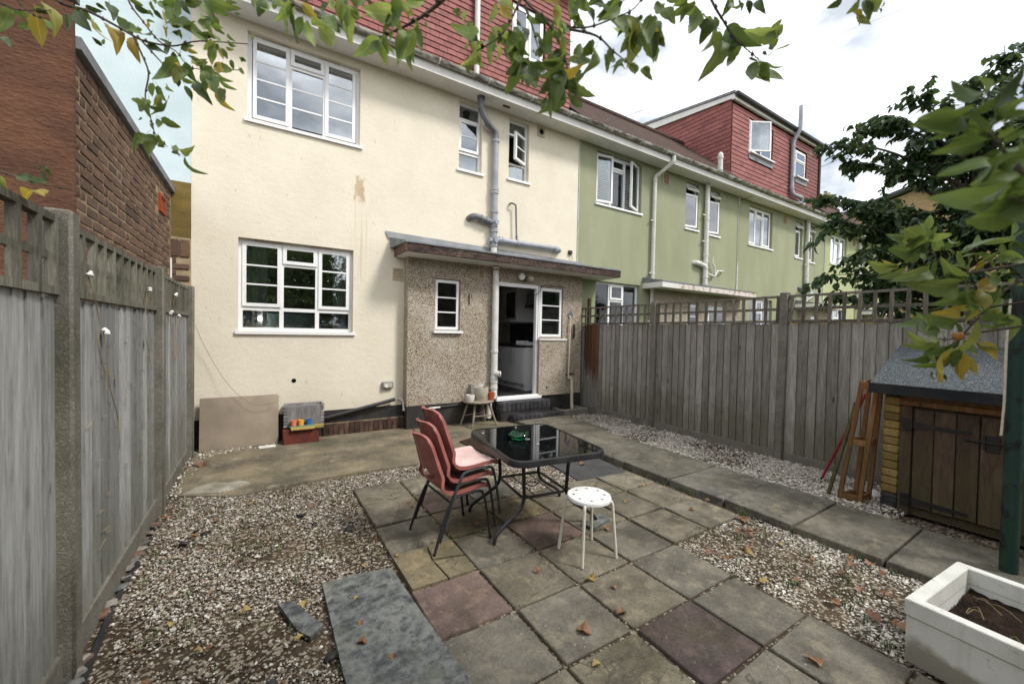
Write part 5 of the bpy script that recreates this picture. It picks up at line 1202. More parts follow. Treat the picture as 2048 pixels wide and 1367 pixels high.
ap.add(vs, [(i * nn + k, i * nn + (k + 1) % nn, (i + 1) * nn + (k + 1) % nn, (i + 1) * nn + k) for i in range(len(pr) - 1) for k in range(nn)], True)
ap.add([vs[k] for k in range(nn)], [tuple(range(nn))[::-1]]); ap.add(vs[-nn:], [tuple(range(nn))])
tag(ap.build('ashtray', 'greenglass'), 'green glass ashtray on the black table', 'ashtray')
for (x, y) in ((1.76, 3.30), (2.15, 3.34), (2.0, 2.75)):
    o = MB().cbox(-.011, .011, -.004, .004, 0, .004, .001).build('cigarette_stub', 'brightplastic'); o.location = (x, y, .7015); o.rotation_euler = (0, 0, x * 9)
    tag(o, 'tiny white cigarette stub lying on the black glass tabletop', 'cigarette stub', 'stubs on the black table')

# --- stack of three red plastic chairs
def chair_shell():
    """curved one-piece shell: seat and back in one sheet, local frame: +X front, seat bend at the origin"""
    key = [(-.185, .452, .30), (-.184, .440, .318), (-.170, .39, .345), (-.128, .25, .385), (-.090, .13, .42), (-.060, .06, .44), (-.022, .012, .45), (.03, -.010, .45), (.12, -.014, .452), (.25, -.004, .445), (.335, -.004, .435), (.366, -.022, .42)]
    prof = smooth_path(key, 4); m = 22; V = []
    for (x, z, w) in prof:
        for k in range(m + 1):
            t = -1 + 2 * k / m; y = t * w / 2
            up = max(0.0, min(1.0, (z - .02) / .10)); cv = 1 - math.cos(t * 1.3)
            rnd_ = -.030 * max(0, abs(t) - .55) ** 2 / .2 * max(0, min(1, (z - .36) / .08))
            V.append((x + cv * .085 * up, y, z + (abs(t) ** 3) * .022 * (1 - up) + rnd_))
    F = [(i * (m + 1) + k, i * (m + 1) + k + 1, (i + 1) * (m + 1) + k + 1, (i + 1) * (m + 1) + k) for i in range(len(prof) - 1) for k in range(m)]
    keep = []
    for f in F:
        cy_ = sum(V[i][1] for i in f) / 4; cz = sum(V[i][2] for i in f) / 4
        if (cy_ / .118) ** 2 + ((cz - .105) / .042) ** 2 < 1: continue
        keep.append(f)
    me = bpy.data.meshes.new('chair_shell'); me.from_pydata(V, [], keep)
    bm = bmesh.new(); bm.from_mesh(me); bmesh.ops.recalc_face_normals(bm, faces=bm.faces)
    rim = [e for e in bm.edges if e.is_boundary and not all(abs(v.co.y) < .14 and .05 < v.co.z < .16 and v.co.x < .05 for v in e.verts)]
    ret = bmesh.ops.extrude_edge_only(bm, edges=rim); 
    nv = [v for v in ret['geom'] if isinstance(v, bmesh.types.BMVert)]
    for v in nv:
        c = Vector((v.co.x, v.co.y, v.co.z)); back = c.z > .06
        v.co += Vector((-.020, 0, -.004)) if back else Vector((0, 0, -.024))
    bmesh.ops.solidify(bm, geom=bm.faces[:], thickness=.005)
    bm.to_mesh(me); bm.free()
    me.polygons.foreach_set('use_smooth', [True] * len(me.polygons)); me.materials.append(MT['seat']); me.materials.append(MT['seattop']); me.update()
    return me
shell = chair_shell()
shell.set_sharp_from_angle(angle=.8)
shell_top = shell.copy()
for p in shell_top.polygons:
    if p.normal.z > .55 and p.center.x > -.04 and abs(p.center.y) < .218: p.material_index = 1
def chair(loc, rz, label, me, dark=False):
    t = thing('plastic_chair', loc, label, 'chair', 'stacked red chairs'); Mx = Matrix.Translation(loc) @ Matrix.Rotation(rz, 4, 'Z')
    SH = .425
    inst('seat_shell', me, t, M=Mx @ Matrix.Translation((0, 0, SH)))
    for s in (-1, 1):
        rear = smooth_path([Mx @ Vector(p) for p in ((.14, s * .215, SH - .03), (.06, s * .222, SH - .035), (.02, s * .226, SH - .07), (-.03, s * .232, .25), (-.115, s * .242, .0))], 5)
        front = smooth_path([Mx @ Vector(p) for p in ((.10, s * .212, SH - .03), (.27, s * .212, SH - .032), (.315, s * .215, SH - .07), (.345, s * .222, .22), (.375, s * .23, .0))], 5)
        MB().tube(rear, .011, 8).build('leg', 'greysteel' if not dark else 'blacksteel', t); MB().tube(front, .011, 8).build('leg', 'greysteel' if not dark else 'blacksteel', t)
        MB().tube([front[-1] - Vector((0, 0, -.002)), front[-1] + Vector((0, 0, .03))], .0135, 8).build('leg_cap', 'blacksteel', t)
    b = MB(); b.tube([Mx @ Vector((.14, -.215, SH - .035)), Mx @ Vector((.14, .215, SH - .035))], .009, 8); b.tube([Mx @ Vector((.02, -.22, SH - .065)), Mx @ Vector((.02, .22, SH - .065))], .009, 8); b.build('seat_bar', 'blacksteel', t)
    return t
CX, CY = 1.175, 2.985
chair((CX, CY, 0), R(3), 'lowest red plastic chair of the stack, with a hand slot in its back', shell, True)
chair((CX + .045, CY + .004, .085), R(3), 'middle red plastic chair of the stack', shell, True)
chair((CX + .09, CY + .008, .175), R(3), 'topmost red plastic chair of the stack with a dusty pale seat', shell_top)

# --- white round stool
SC = Vector((2.085, 2.205, 0)); SH = .447
st = thing('stool', SC, 'white round metal stool with a ring of holes in the seat', 'stool')
disc = MB(); R0 = .158; hr = .0115; rings = 40; rad = [0, .03, .06, .085, .1185 - .0115, .1185 + .0115, .145, .153, .158, .160, .158]
bm = bmesh.new()
# seat: disc with eight real holes, cut by removing small patches of a fine polar grid
NA = 96; R_ = [.0, .04, .08, .098, .104, .110, .116, .122, .128, .134, .150, .157]
hole_a = [2 * math.pi * k / 8 + .2 for k in range(8)]
vv = {}
def seatv(i, k):
    key = (i, k % NA if i else 0)
    if key not in vv:
        a = 2 * math.pi * key[1] / NA; vv[key] = bm.verts.new((R_[i] * math.cos(a), R_[i] * math.sin(a), 0))
    return vv[key]
for i in range(len(R_) - 1):
    for k in range(NA):
        rm = (R_[i] + R_[i + 1]) / 2; am = 2 * math.pi * (k + .5) / NA
        if any((rm * math.cos(am) - .116 * math.cos(h)) ** 2 + (rm * math.sin(am) - .116 * math.sin(h)) ** 2 < .0122 ** 2 for h in hole_a): continue
        vs_ = [seatv(i, k), seatv(i + 1, k), seatv(i + 1, k + 1), seatv(i, k + 1)]
        vs_ = list(dict.fromkeys(vs_)); bm.faces.new(vs_)
# down-turned lip
b2 = MB(); b2.lathe([(.1575, .0005), (.162, -.004), (.164, -.012), (.164, -.026), (.1615, -.026), (.160, -.008)], 48, caps=False)
bm.normal_update()
for f_ in bm.faces:
    if f_.normal.z < 0: f_.normal_flip()
bmesh.ops.solidify(bm, geom=bm.faces[:], thickness=.004)
me = bpy.data.meshes.new('stool_seat'); bm.to_mesh(me); bm.free(); me.materials.append(MT['whitemetal'])
inst('seat', me, st, (SC.x, SC.y, SH)); sr = b2.build('seat_rim', 'whitemetal', st); sr.location = (SC.x, SC.y, SH)
for px, py_ in ((1.94, 2.37), (1.92, 2.08), (2.225, 2.05), (2.25, 2.34)):
    d = Vector((px - SC.x, py_ - SC.y, 0)); u = d.normalized()
    pts = [SC + u * .10 + Vector((0, 0, SH - .02)), SC + u * .155 + Vector((0, 0, SH - .022)), SC + u * .172 + Vector((0, 0, SH - .045)), SC + d * 1.0 + Vector((0, 0, .0))]
    MB().tube(bend_path(pts, .03, 4), .0115, 10).build('leg', 'creammetal', st)

# --- old wooden stool with pots
ws = thing('wooden_stool', (3.25, 6.36, 0), 'old round wooden stool carrying plant pots beside the doorstep', 'stool')
WC = Vector((3.26, 6.33, 0)); WZ = .44
MB().lathe([(.0, -.035), (.27, -.035), (.285, -.02), (.285, -.006), (.275, .0), (0, .0)], 28, WC + Vector((0, 0, WZ))).build('seat', 'palewood', ws)
feet = [(2.97, 6.42), (3.06, 6.12), (3.53, 6.10), (3.50, 6.50)]; tops = []
for fx, fy in feet:
    a = Vector((fx, fy, 0)); t_ = WC + (a - WC) * .55 + Vector((0, 0, WZ - .03)); tops.append((a, t_)); MB().tube([t_, (a + t_) / 2, a], [.022, .020, .015], 9).build('leg', 'palewood', ws)
for i, j, k in ((0, 3, .42), (1, 2, .45)):
    a = tops[i][0].lerp(tops[i][1], k); c = tops[j][0].lerp(tops[j][1], k); MB().tube([a, c], .011, 8).build('stretcher', 'palewood', ws)
def pot(name, x, y, z, prof, mt, label, cat='plant pot', dirt=True):
    t = MB().lathe(prof, 26, (x, y, z)).build(name, mt); tag(t, label, cat, 'pots on the wooden stool'); return t
def cup(r0, r1, h, t=.008): return [(.0, .0), (r0, .0), (r1, h), (r1 - t, h), (r0 - t, .02), (.0, .02)]
p1 = pot('plant_pot', 3.29, 6.27, WZ + .022, [(0, 0), (.085, 0), (.115, .05), (.128, .13), (.130, .215), (.119, .215), (.112, .06), (.0, .05)], 'potgrey', 'large stone coloured plant pot in the middle of the wooden stool')
MB().lathe([(0, 0), (.112, 0), (.122, .022), (.115, .022), (0, .012)], 24, (3.29, 6.27, WZ + .001)).build('saucer', 'potgrey', p1)
pot('plant_pot', 3.32, 6.48, WZ, cup(.10, .125, .27), 'potwhite', 'pale pot standing behind the large stone coloured pot')
pot('plant_pot', 3.08, 6.27, WZ, [(0, 0), (.06, 0), (.078, .05), (.075, .11), (.067, .11), (.06, .02), (0, .02)], 'potwhite', 'small white glazed pot with a rusty stain at the left of the stool')
pot('plant_pot', 3.465, 6.22, WZ, cup(.048, .068, .135), 'potred', 'small terracotta pot at the right of the stool')

# --- leaning beige board
M_ = Matrix.Translation((-.70, 6.575, .0)) @ Matrix.Rotation(R(-6.5), 4, 'X')
lb = MB().cbox(0, .90, -.012, .012, .0, .70, .004, M_, jit=.004); tag(lb.build('board', 'beigeboard'), 'large beige board leaning against the foot of the cream wall', 'board')
tl = MB().cbox(-.10, .10, -.055, .055, 0, .014, .003).build('tile_offcut', 'potwhite'); tl.location = (.06, 6.44, .0); tl.rotation_euler = (0, 0, R(6)); tag(tl, 'flat white offcut on the ground in front of the beige board', 'offcut')
# --- red block, planks, crate, three cups
rb = tag(MB().cbox(.245, .715, 6.44, 6.66, -.03, .20, .012, jit=.008).build('red_block', 'redblock'), 'dark red painted block against the plinth under two yellow planks', 'block')
yp = thing('plank', (.38, 6.5, .2), 'left of the two yellowed planks on the red block', 'plank'); MB().cbox(.235, .535, 6.395, 6.52, .202, .238, .004, Matrix.Rotation(R(-1), 4, 'Z')).build('plank_board', 'yellowplank', yp)
yp = thing('plank', (.66, 6.5, .2), 'right of the two yellowed planks on the red block', 'plank'); MB().cbox(.50, .77, 6.41, 6.525, .203, .242, .004).build('plank_board', 'yellowplank', yp)
cr = thing('wooden_crate', (.51, 6.62, .24), 'grey weathered wooden crate standing on the red block', 'crate')
MB().cbox(.30, .755, 6.545, 6.565, .215, .52, .004, jit=.004).build('front_board', 'cratewood', cr); MB().cbox(.30, .755, 6.70, 6.715, .215, .545, .004).build('back_board', 'cratewood', cr)
for xx in (.268, .757): MB().cbox(xx, xx + .028, 6.55, 6.715, .215, .545, .004).build('side_board', 'cratewood', cr)
for xx in (.262, .745):
    for k in range(7): MB().box(xx, xx + .045, 6.538, 6.5445, .225 + k * .046, .255 + k * .046).build('finger_joint', 'cratewood', cr)
MB().box(.30, .755, 6.566, 6.70, .22, .235).build('base_board', 'cratewood', cr)
for xx, mt, lab in ((.385, 'cupred', 'small coral painted cup in front of the grey crate'), (.477, 'cupyellow', 'small amber painted cup in front of the grey crate'), (.58, 'cupblue', 'small blue painted cup in front of the grey crate')):
    tag(MB().lathe([(0, 0), (.036, 0), (.040, .08), (.035, .082), (.031, .01), (0, .01)], 20, (xx, 6.475, .252)).build('cup', mt), lab, 'cup', 'painted cups by the crate')
tag(MB().beam((.33, 6.437, .247), (.645, 6.432, .252), .016, .014).build('garden_stick', 'greenstick'), 'thin green painted stick in front of the three cups', 'stick')
# --- black waste pipe lying against the plinth
tag(MB().tube(smooth_path([(.74, 6.70, .26), (1.1, 6.68, .335), (1.5, 6.66, .42), (1.88, 6.66, .50)], 6), .030, 10).build('plastic_pipe', 'blackpipe'), 'black plastic pipe lying slantwise along the base of the cream wall', 'pipe')
# --- doormat and slabs
mtb = thing('doormat', (2.6, 5.0, 0), 'brown rubber grid doormat on the concrete behind the table', 'doormat')
MB().poly([(2.50, 5.42), (2.74, 5.52), (2.93, 4.66), (2.60, 4.50)], -.002, .008).build('mat_base', 'mat', mtb)
b = MB()
for i in range(9):
    a = i / 8; p = Vector((2.50, 5.42, .011)).lerp(Vector((2.74, 5.52, .011)), a); q = Vector((2.60, 4.50, .011)).lerp(Vector((2.93, 4.66, .011)), a); b.beam(p, q, .012, .012)
for i in range(19):
    a = i / 18; p = Vector((2.50, 5.42, .012)).lerp(Vector((2.60, 4.50, .012)), a); q = Vector((2.74, 5.52, .012)).lerp(Vector((2.93, 4.66, .012)), a); b.beam(p, q, .012, .011)
b.build('mat_ribs', 'mat', mtb)
ds = MB(); ds.cbox(-.36, .36, -.33, .33, -.03, .002, .006); ds = ds.build('slab', 'darkslab'); ds.location = (3.42, 3.66, 0); ds.rotation_euler = (0, 0, R(-6)); tag(ds, 'dark grey square slab beside the raised path behind the table', 'slab')
# --- big veined slate and its broken strip
sl = MB(); sl.poly([(.335, 2.79), (.50, 2.80), (.765, 2.75), (.80, 2.2), (.845, 1.62), (.87, 1.15), (.40, 1.10), (.36, 1.5), (.335, 2.0)], -.026, .004)
tag(sl.build('slate_slab', 'slate'), 'large grey veined slate slab lying in the gravel beside the patio', 'slate')
s2 = MB(); s2.poly([(.085, 2.725), (.165, 2.70), (.24, 2.52), (.295, 2.40), (.225, 2.335), (.17, 2.42)], -.02, .004); tag(s2.build('slate_piece', 'slate'), 'small broken strip of slate lying in the gravel', 'slate')
s3 = MB().cbox(-.14, .14, -.06, .06, 0, .027, .005, jit=.006).build('slate_piece', 'slate'); s3.location = (2.49, 2.53, .0); s3.rotation_euler = (0, 0, R(14)); tag(s3, 'small slate offcut under the right foot of the table', 'slate')
# --- white sink planter
tr = thing('sink_planter', (3.2, .2, 0), 'large white glazed sink used as a planter on the gravel', 'planter')
SM = Matrix.Translation((2.82, .63, 0)) @ Matrix.Rotation(R(-4), 4, 'Z')
def box_hollow(w, l, h, t, fl):
    b = bmesh.new()
    def ringv(x0, x1, y0, y1, z): return [b.verts.new((x0, y0, z)), b.verts.new((x1, y0, z)), b.verts.new((x1, y1, z)), b.verts.new((x0, y1, z))]
    a = [ringv(0, w, -l, 0, 0), ringv(0, w, -l, 0, h * .74), ringv(-.006, w + .006, -l - .006, .006, h * .745), ringv(-.006, w + .006, -l - .006, .006, h), ringv(t, w - t, -l + t, -t, h), ringv(t + .015, w - t - .015, -l + t + .015, -t - .015, fl)]
    for p, q in zip(a, a[1:]):
        for k in range(4): b.faces.new((p[k], p[(k + 1) % 4], q[(k + 1) % 4], q[k]))
    b.faces.new(a[0][::-1]); b.faces.new(a[-1])
    bmesh.ops.bevel(b, geom=[e for e in b.edges], offset=.009, segments=3, affect='EDGES', clamp_overlap=True)
    me = bpy.data.meshes.new('sink_body'); b.to_mesh(me); b.free(); me.materials.append(MT['sink']); me.polygons.foreach_set('use_smooth', [True] * len(me.polygons)); me.set_sharp_from_angle(angle=.9); return me
SW, SLN, SHH = .74, 1.15, .325
inst('sink_body', box_hollow(SW, SLN, SHH, .052, .05), tr, M=SM)
nx, ny = 26, 40; vs = []
for i in range(nx + 1):
    for j in range(ny + 1):
        x = .068 + (SW - .136) * i / nx; y = -.068 - (SLN - .136) * j / ny
        vs.append(SM @ Vector((x, y, .205 + .018 * math.sin(x * 9 + 1) * math.cos(y * 7) + random.uniform(-.010, .012))))
MB().add(vs, [(i * (ny + 1) + j, i * (ny + 1) + j + 1, (i + 1) * (ny + 1) + j + 1, (i + 1) * (ny + 1) + j) for i in range(nx) for j in range(ny)]).build('compost', 'soil', tr)
b = MB()
for k in range(26):
    p = SM @ Vector((random.uniform(.1, .6), random.uniform(-.9, -.1), .225)); a = random.uniform(0, 6.28); l = random.uniform(.04, .16)
    b.tube(smooth_path([p, p + Vector((math.cos(a) * l * .5, math.sin(a) * l * .5, random.uniform(.01, .03))), p + Vector((math.cos(a) * l, math.sin(a) * l, .0))], 3), .0017, 4)
b.build('dry_stems', 'straw', tr, kind='stuff')

# --- storage shed
sh = thing('garden_shed', (5.4, .5, 0), 'low wooden storage shed with a felt roof and black hinged door against the fence', 'shed')
FX, SY1, SY0 = 5.20, 1.385, -.55
for k in range(12):
    z = .16 + k * .0785; MB().cbox(FX + .005, FX + .03, 1.262, SY1, z, z + .075, .012).build('cladding_board', 'yellowlog', sh)
for k in range(4): MB().cbox(FX + .004, FX + .03, 1.262, SY1, -.03 + k * .046, .013 + k * .046, .006).build('base_brick', 'bluebrick', sh)
for k in range(15):
    z = .0 + k * .0785; MB().box(FX + .03, 5.86, SY1 - .03, SY1, z, z + .075).build('side_board', 'yellowlog', sh)
MB().box(FX + .032, 5.86, SY0, SY1 - .032, 0, 1.2).build('carcass', 'shedwood', sh)
MB().cbox(FX - .012, FX + .03, 1.175, 1.258, .0, 1.03, .004).build('door_post', 'shedwood', sh)
MB().cbox(FX - .02, FX + .03, SY0, 1.262, 1.035, 1.085, .004).build('door_lintel', 'shedtrim', sh)
MB().cbox(FX - .015, FX + .03, SY0, 1.262, 1.088, 1.15, .004).build('top_board', 'shedtrim', sh)
dm = MB().cbox(-.011, .011, -.066, .066, 0, .92, .004).mesh('shed_door_board', 'shedwood')
for k in range(12): inst('door_board', dm, sh, (FX + .004, 1.095 - k * .1375, .09 + random.uniform(-.004, .004)), (random.uniform(-.004, .004), 0, random.uniform(-.02, .02)))
def hinge(z):
    h = MB(); h.cbox(FX - .026, FX - .013, 1.185, 1.235, z - .06, z + .06, .003); h.tube([(FX - .026, 1.178, z - .06), (FX - .026, 1.178, z + .06)], .011, 8)
    h.add([(FX - .016, 1.172, z - .028), (FX - .016, .80, z - .010), (FX - .016, .80, z + .010), (FX - .016, 1.172, z + .028), (FX - .009, 1.172, z - .028), (FX - .009, .80, z - .010), (FX - .009, .80, z + .010), (FX - .009, 1.172, z + .028)], [(0, 3, 2, 1), (4, 5, 6, 7), (0, 1, 5, 4), (3, 7, 6, 2), (1, 2, 6, 5)])
    h.build('hinge', 'iron', sh)
hinge(.855); hinge(.145)
bt = MB(); bt.cbox(FX - .016, FX - .008, .64, .72, .72, .86, .003); bt.tube([(FX - .026, .56, .80), (FX - .026, .84, .80)], .008, 8); bt.box(FX - .03, FX - .014, .72, .735, .74, .86); bt.build('door_bolt', 'iron', sh)
RZ0, RZ1 = 1.235, 1.60
rf = MB(); rf.add([(5.02, SY0, RZ0), (5.02, SY1 + .06, RZ0), (5.88, SY1 + .06, RZ1), (5.88, SY0, RZ1), (5.02, SY0, RZ0 - .02), (5.02, SY1 + .06, RZ0 - .02), (5.88, SY1 + .06, RZ1 - .02), (5.88, SY0, RZ1 - .02)], [(0, 3, 2, 1)[::-1], (4, 5, 6, 7), (0, 1, 5, 4), (1, 2, 6, 5), (2, 3, 7, 6)][0:5])
rf = rf.build('roof_felt', 'felt', sh)
MB().box(5.005, 5.03, SY0, SY1 + .065, RZ0 - .095, RZ0 - .004).build('eaves_felt', 'feltedge', rf)
MB().add([(5.03, SY1 + .045, RZ0 - .09), (5.88, SY1 + .045, RZ1 - .10), (5.88, SY1 + .045, RZ1 - .021), (5.03, SY1 + .045, RZ0 - .021), (5.03, SY1 + .02, RZ0 - .09), (5.88, SY1 + .02, RZ1 - .10), (5.88, SY1 + .02, RZ1 - .021), (5.03, SY1 + .02, RZ0 - .021)], [(0, 3, 2, 1), (4, 5, 6, 7), (0, 1, 5, 4)]).build('verge_board', 'feltedge', rf)
# --- leaning wooden frame, stake and red pole
fr = thing('leaning_rack', (5.15, 1.55, 0), 'orange stained wooden rack frame leaning on the shed', 'frame')
A0, A1 = Vector((5.03, 1.655, 0)), Vector((5.07, 1.505, 0)); B0, B1 = Vector((5.27, 1.60, 0)), Vector((5.30, 1.50, 0))
T0, T1 = Vector((5.16, 1.545, 1.225)), Vector((5.16, 1.425, 1.215)); U0, U1 = Vector((5.33, 1.53, 1.24)), Vector((5.33, 1.44, 1.235))
for a, c in ((A0, T0), (A1, T1), (B0, U0), (B1, U1)): MB().beam(a, c, .038, .026, (1, 0, 0), .003).build('upright', 'framewood', fr)
for t in (.035, .50, .965):
    p0, p1, q0, q1 = (a.lerp(c, t) for a, c in ((A0, T0), (A1, T1), (B0, U0), (B1, U1)))
    hh = .075 if t != .5 else .055
    for a, c in ((p0, p1), (p1, q1), (q1, q0), (q0, p0)): MB().beam(a, c, .018, hh, (0, 0, 1), .002).build('cross_rail', 'framewood', fr)
tag(MB().beam((5.04, 1.76, -.02), (5.20, 1.60, 1.0), .03, .03, (1, 0, 0), .004).build('stake', 'greenwood'), 'mossy green wooden stake leaning beside the orange frame', 'stake')
rp = thing('broom_handle', (5.55, 1.97, 0), 'thin red painted pole leaning on the fence behind the wooden frame', 'pole')
MB().tube([(5.50, 1.985, .02), (5.66, 1.66, 1.05)], .014, 8).build('shaft', 'redpole', rp); MB().tube([(5.493, 2.0, -.02), (5.503, 1.98, .03)], .018, 8).build('end_cap', 'iron', rp)
# pale rubbish bag scraps by the shed
b = MB(); b.lathe([(.0, 0), (.06, .01), (.075, .05), (.04, .09), (.0, .10)], 7, (5.45, 1.50, -.02)).build('white_scrap', 'potwhite'); tag(bpy.data.objects['white_scrap'], 'crumpled white scrap in the gravel behind the wooden frame', 'scrap')
# --- green post with rope
gp = thing('post', (4.43, .485, 0), 'dark green metal pole with flaking paint standing on the path', 'pole')
MB().tube([(4.43, .485, .0), (4.45, .49, 1.2), (4.47, .50, 2.9)], .045, 18).build('pole', 'greenpole', gp)
tag(MB().tube(smooth_path([(4.40, .53, 1.95), (4.385, .537, 1.6), (4.39, .535, 1.25), (4.375, .54, 1.0)], 6), .007, 6).build('rope', 'rope'), 'pale rope hanging down the side of the green pole', 'rope')
# --- edging strip and rubble along the left fence
tag(MB().tube([(-.735, 4.1, -.02), (-.745, 3.2, -.02), (-.71, 2.6, -.025), (-.66, 1.9, -.02), (-.62, 1.2, -.02)], .017, 6).build('edging_strip', 'edging'), 'black plastic edging strip along the gravel by the left fence', 'edging')
for k in range(22):
    y = random.uniform(1.8, 4.4); s = random.uniform(.02, .042); o = MB().cbox(-s, s, -s * 1.3, s * 1.3, -s * .5, s * .5, s * .3, jit=s * .3).build('rubble_stone', random.choice(['rubble', 'rubble', 'brick', 'rubble', 'slate']))
    o.location = (-.775 + random.uniform(-.0, .02) + (.03 if y < 2.6 else 0), y, -.015); o.rotation_euler = (random.uniform(-.3, .3), random.uniform(-.3, .3), random.uniform(0, 6)); tag(o, 'rough stone lying along the foot of the silvery left fence', 'stone', 'rubble along the left fence')
for (x, y) in ((-.45, 4.05), (-.38, 3.98), (-.50, 3.85), (.38, 3.72), (.30, 3.95), (.62, 3.5), (-.33, 2.1), (-.1, 2.05), (.05, 2.12), (.18, 2.0), (-.2, 1.9), (.3, 2.15)):
    s = random.uniform(.014, .03); o = MB().cbox(-s, s, -s * 1.3, s * 1.3, -s * .4, s * .6, s * .35, jit=s * .35).build('charcoal_lump', 'iron'); o.location = (x, y, -.008); o.rotation_euler = (.2, .3, x * 9); tag(o, 'small black lump of charcoal lying in the gravel', 'lump', 'black lumps in the gravel')
# --- fallen leaves
def dry_leaf_mesh(seed, star=False):
    r = random.Random(seed); n = 9; vs = []; fs = []
    for i in range(n):
        t = i / (n - 1); w = .42 * math.sin(math.pi * min(1, t * 1.02 + .02)) ** .8 * (1 + r.uniform(-.25, .25))
        if star: w *= 1 + .5 * math.cos(i * 2.2)
        z = .22 * math.sin(t * math.pi) * r.uniform(.5, 1.2)
        vs += [(t - .5, -w, z + .26 * w * r.uniform(.4, 1.6)), (t - .5, 0, z * .6), (t - .5, w, z + .3 * w * r.uniform(.4, 1.6))]
    for i in range(n - 1): fs += [(3 * i, 3 * i + 1, 3 * i + 4, 3 * i + 3), (3 * i + 1, 3 * i + 2, 3 * i + 5, 3 * i + 4)]
    return MB().add(vs, fs, True).mesh('dry_leaf', 'lf_dry')
dl = [dry_leaf_mesh(i, i % 3 == 2) for i in range(6)]
dly = [m.copy() for m in dl[:3]]
for m in dly: m.materials[0] = MT['lf_fall']
spots = [(1.52, 1.62, .085, 0), (1.81, 1.62, .075, 0), (1.89, 1.95, .07, 1), (1.95, 1.81, .04, 0), (1.42, 1.42, .05, 1), (2.40, .86, .08, 0), (.45, 2.15, .06, 0), (.84, 2.87, .04, 1), (.22, 2.64, .06, 1), (-.60, 5.93, .15, 0), (2.86, 4.05, .08, 0), (3.80, 2.32, .05, 0), (2.48, 2.40, .06, 0), (3.45, 2.26, .055, 0), (1.27, 3.49, .05, 0), (1.62, 2.2, .05, 0), (3.42, 3.75, .08, 0), (1.36, 1.25, .06, 0)]
rr = random.Random(3)
for i in range(34): spots.append((rr.uniform(2.85, 3.82), rr.uniform(.35, 1.95), rr.uniform(.04, .09), int(rr.random() < .12)))
for i in range(26): spots.append((rr.uniform(-.7, .78), rr.uniform(1.45, 4.6), rr.uniform(.03, .06), int(rr.random() < .35)))
for i in range(16): spots.append((rr.uniform(4.9, 5.85), rr.uniform(2.0, 5.6), rr.uniform(.04, .08), 0))
for i in range(12): spots.append((rr.uniform(.85, 3.7), rr.uniform(1.1, 4.2), rr.uniform(.03, .055), int(rr.random() < .3)))
for i, (x, y, s, yel) in enumerate(spots):
    o = inst('fallen_leaf', (dly if yel else dl)[i % 3 if yel else i % 6], None, (x, y, .012 if .8 < x < 3.8 and y > 2 else .004), (rr.uniform(-.3, .3), rr.uniform(-.3, .3), rr.uniform(0, 6.3)), (s, s, s))
    where = 'the gravel on the left' if x < .79 else 'the paving slabs' if (.8 < x < 2.8 or (x < 3.8 and y > 2.0)) else ('the gravel at the right of the patio' if x < 3.9 and x > 2.8 else ('the gravel on the left' if x < .8 else 'the pale gravel beside the right fence'))
    tag(o, ('yellow' if yel else 'curled brown') + ' fallen leaf on ' + where, 'leaf', 'fallen leaves on ' + where)
# --- weeds
def tufts(name, spots_, label=None):
    b = MB(); r = random.Random(8)
    for (x, y, s, k) in spots_:
        for _ in range(k):
            a = r.uniform(0, 6.28); l = s * r.uniform(.5, 1.2); ox, oy = x + r.uniform(-.03, .03), y + r.uniform(-.03, .03); dx, dy = math.cos(a), math.sin(a); w = .0022
            p = [(ox, oy, -.02), (ox + dx * l * .25, oy + dy * l * .25, l * .55), (ox + dx * l * .7, oy + dy * l * .7, l * .8)]
            b.add([(p[0][0] - dy * w, p[0][1] + dx * w, p[0][2]), (p[0][0] + dy * w, p[0][1] - dx * w, p[0][2]), (p[1][0] + dy * w, p[1][1] - dx * w, p[1][2]), (p[1][0] - dy * w, p[1][1] + dx * w, p[1][2]), p[2]], [(0, 1, 2, 3), (3, 2, 4)])
    return b.build(name, 'weed', kind='stuff')
r8 = random.Random(12); ws_ = []
for i in range(90): ws_.append((r8.uniform(-.7, .78), r8.uniform(1.3, 4.7), r8.uniform(.015, .035), 7))
for i in range(34): ws_.append((r8.uniform(2.85, 3.85), r8.uniform(.3, 2.0), r8.uniform(.02, .05), 8))
for i in range(60):
    c, r_ = r8.choice(cx), r8.choice(ry)
    ws_.append((c, r8.uniform(.4, 4.3), r8.uniform(.012, .03), 5) if i % 2 else (r8.uniform(.8, 3.7), r_, r8.uniform(.012, .03), 5))
for i in range(26): ws_.append((r8.uniform(3.78, 3.86), r8.uniform(.3, 4.5), r8.uniform(.02, .05), 7))
tufts('weeds', ws_)
# cables
tag(MB().tube(smooth_path([(-.77, 6.60, 1.72), (-.58, 6.66, 1.22), (-.36, 6.60, .83), (-.12, 6.54, .60), (.08, 6.53, .585), (.18, 6.54, .62)], 6), .0028, 5).build('thin_wire', 'straw'), 'thin slack wire hanging from the left fence across the beige board', 'wire')
tag(MB().tube([(5.70, 6.74, 5.93), (6.88, 6.55, 6.56), (8.4, 6.29, 7.35), (11.94, 5.14, 9.22), (16.56, 3.83, 11.67), (24, 2.6, 15.4)], .004, 5).build('overhead_cable', 'wire'), 'thin overhead cable running from the cream house eaves across the sky', 'cable')
tag(MB().tube([(12.22, 6.74, 5.75), (12.99, 5.98, 6.17), (14.0, 5.38, 6.71), (15.14, 5.17, 7.23), (19.63, 3.85, 9.34), (26, 2, 12.3)], .006, 5).build('overhead_cable', 'wire'), 'thin overhead cable running from between the two green houses past the dormer', 'cable')

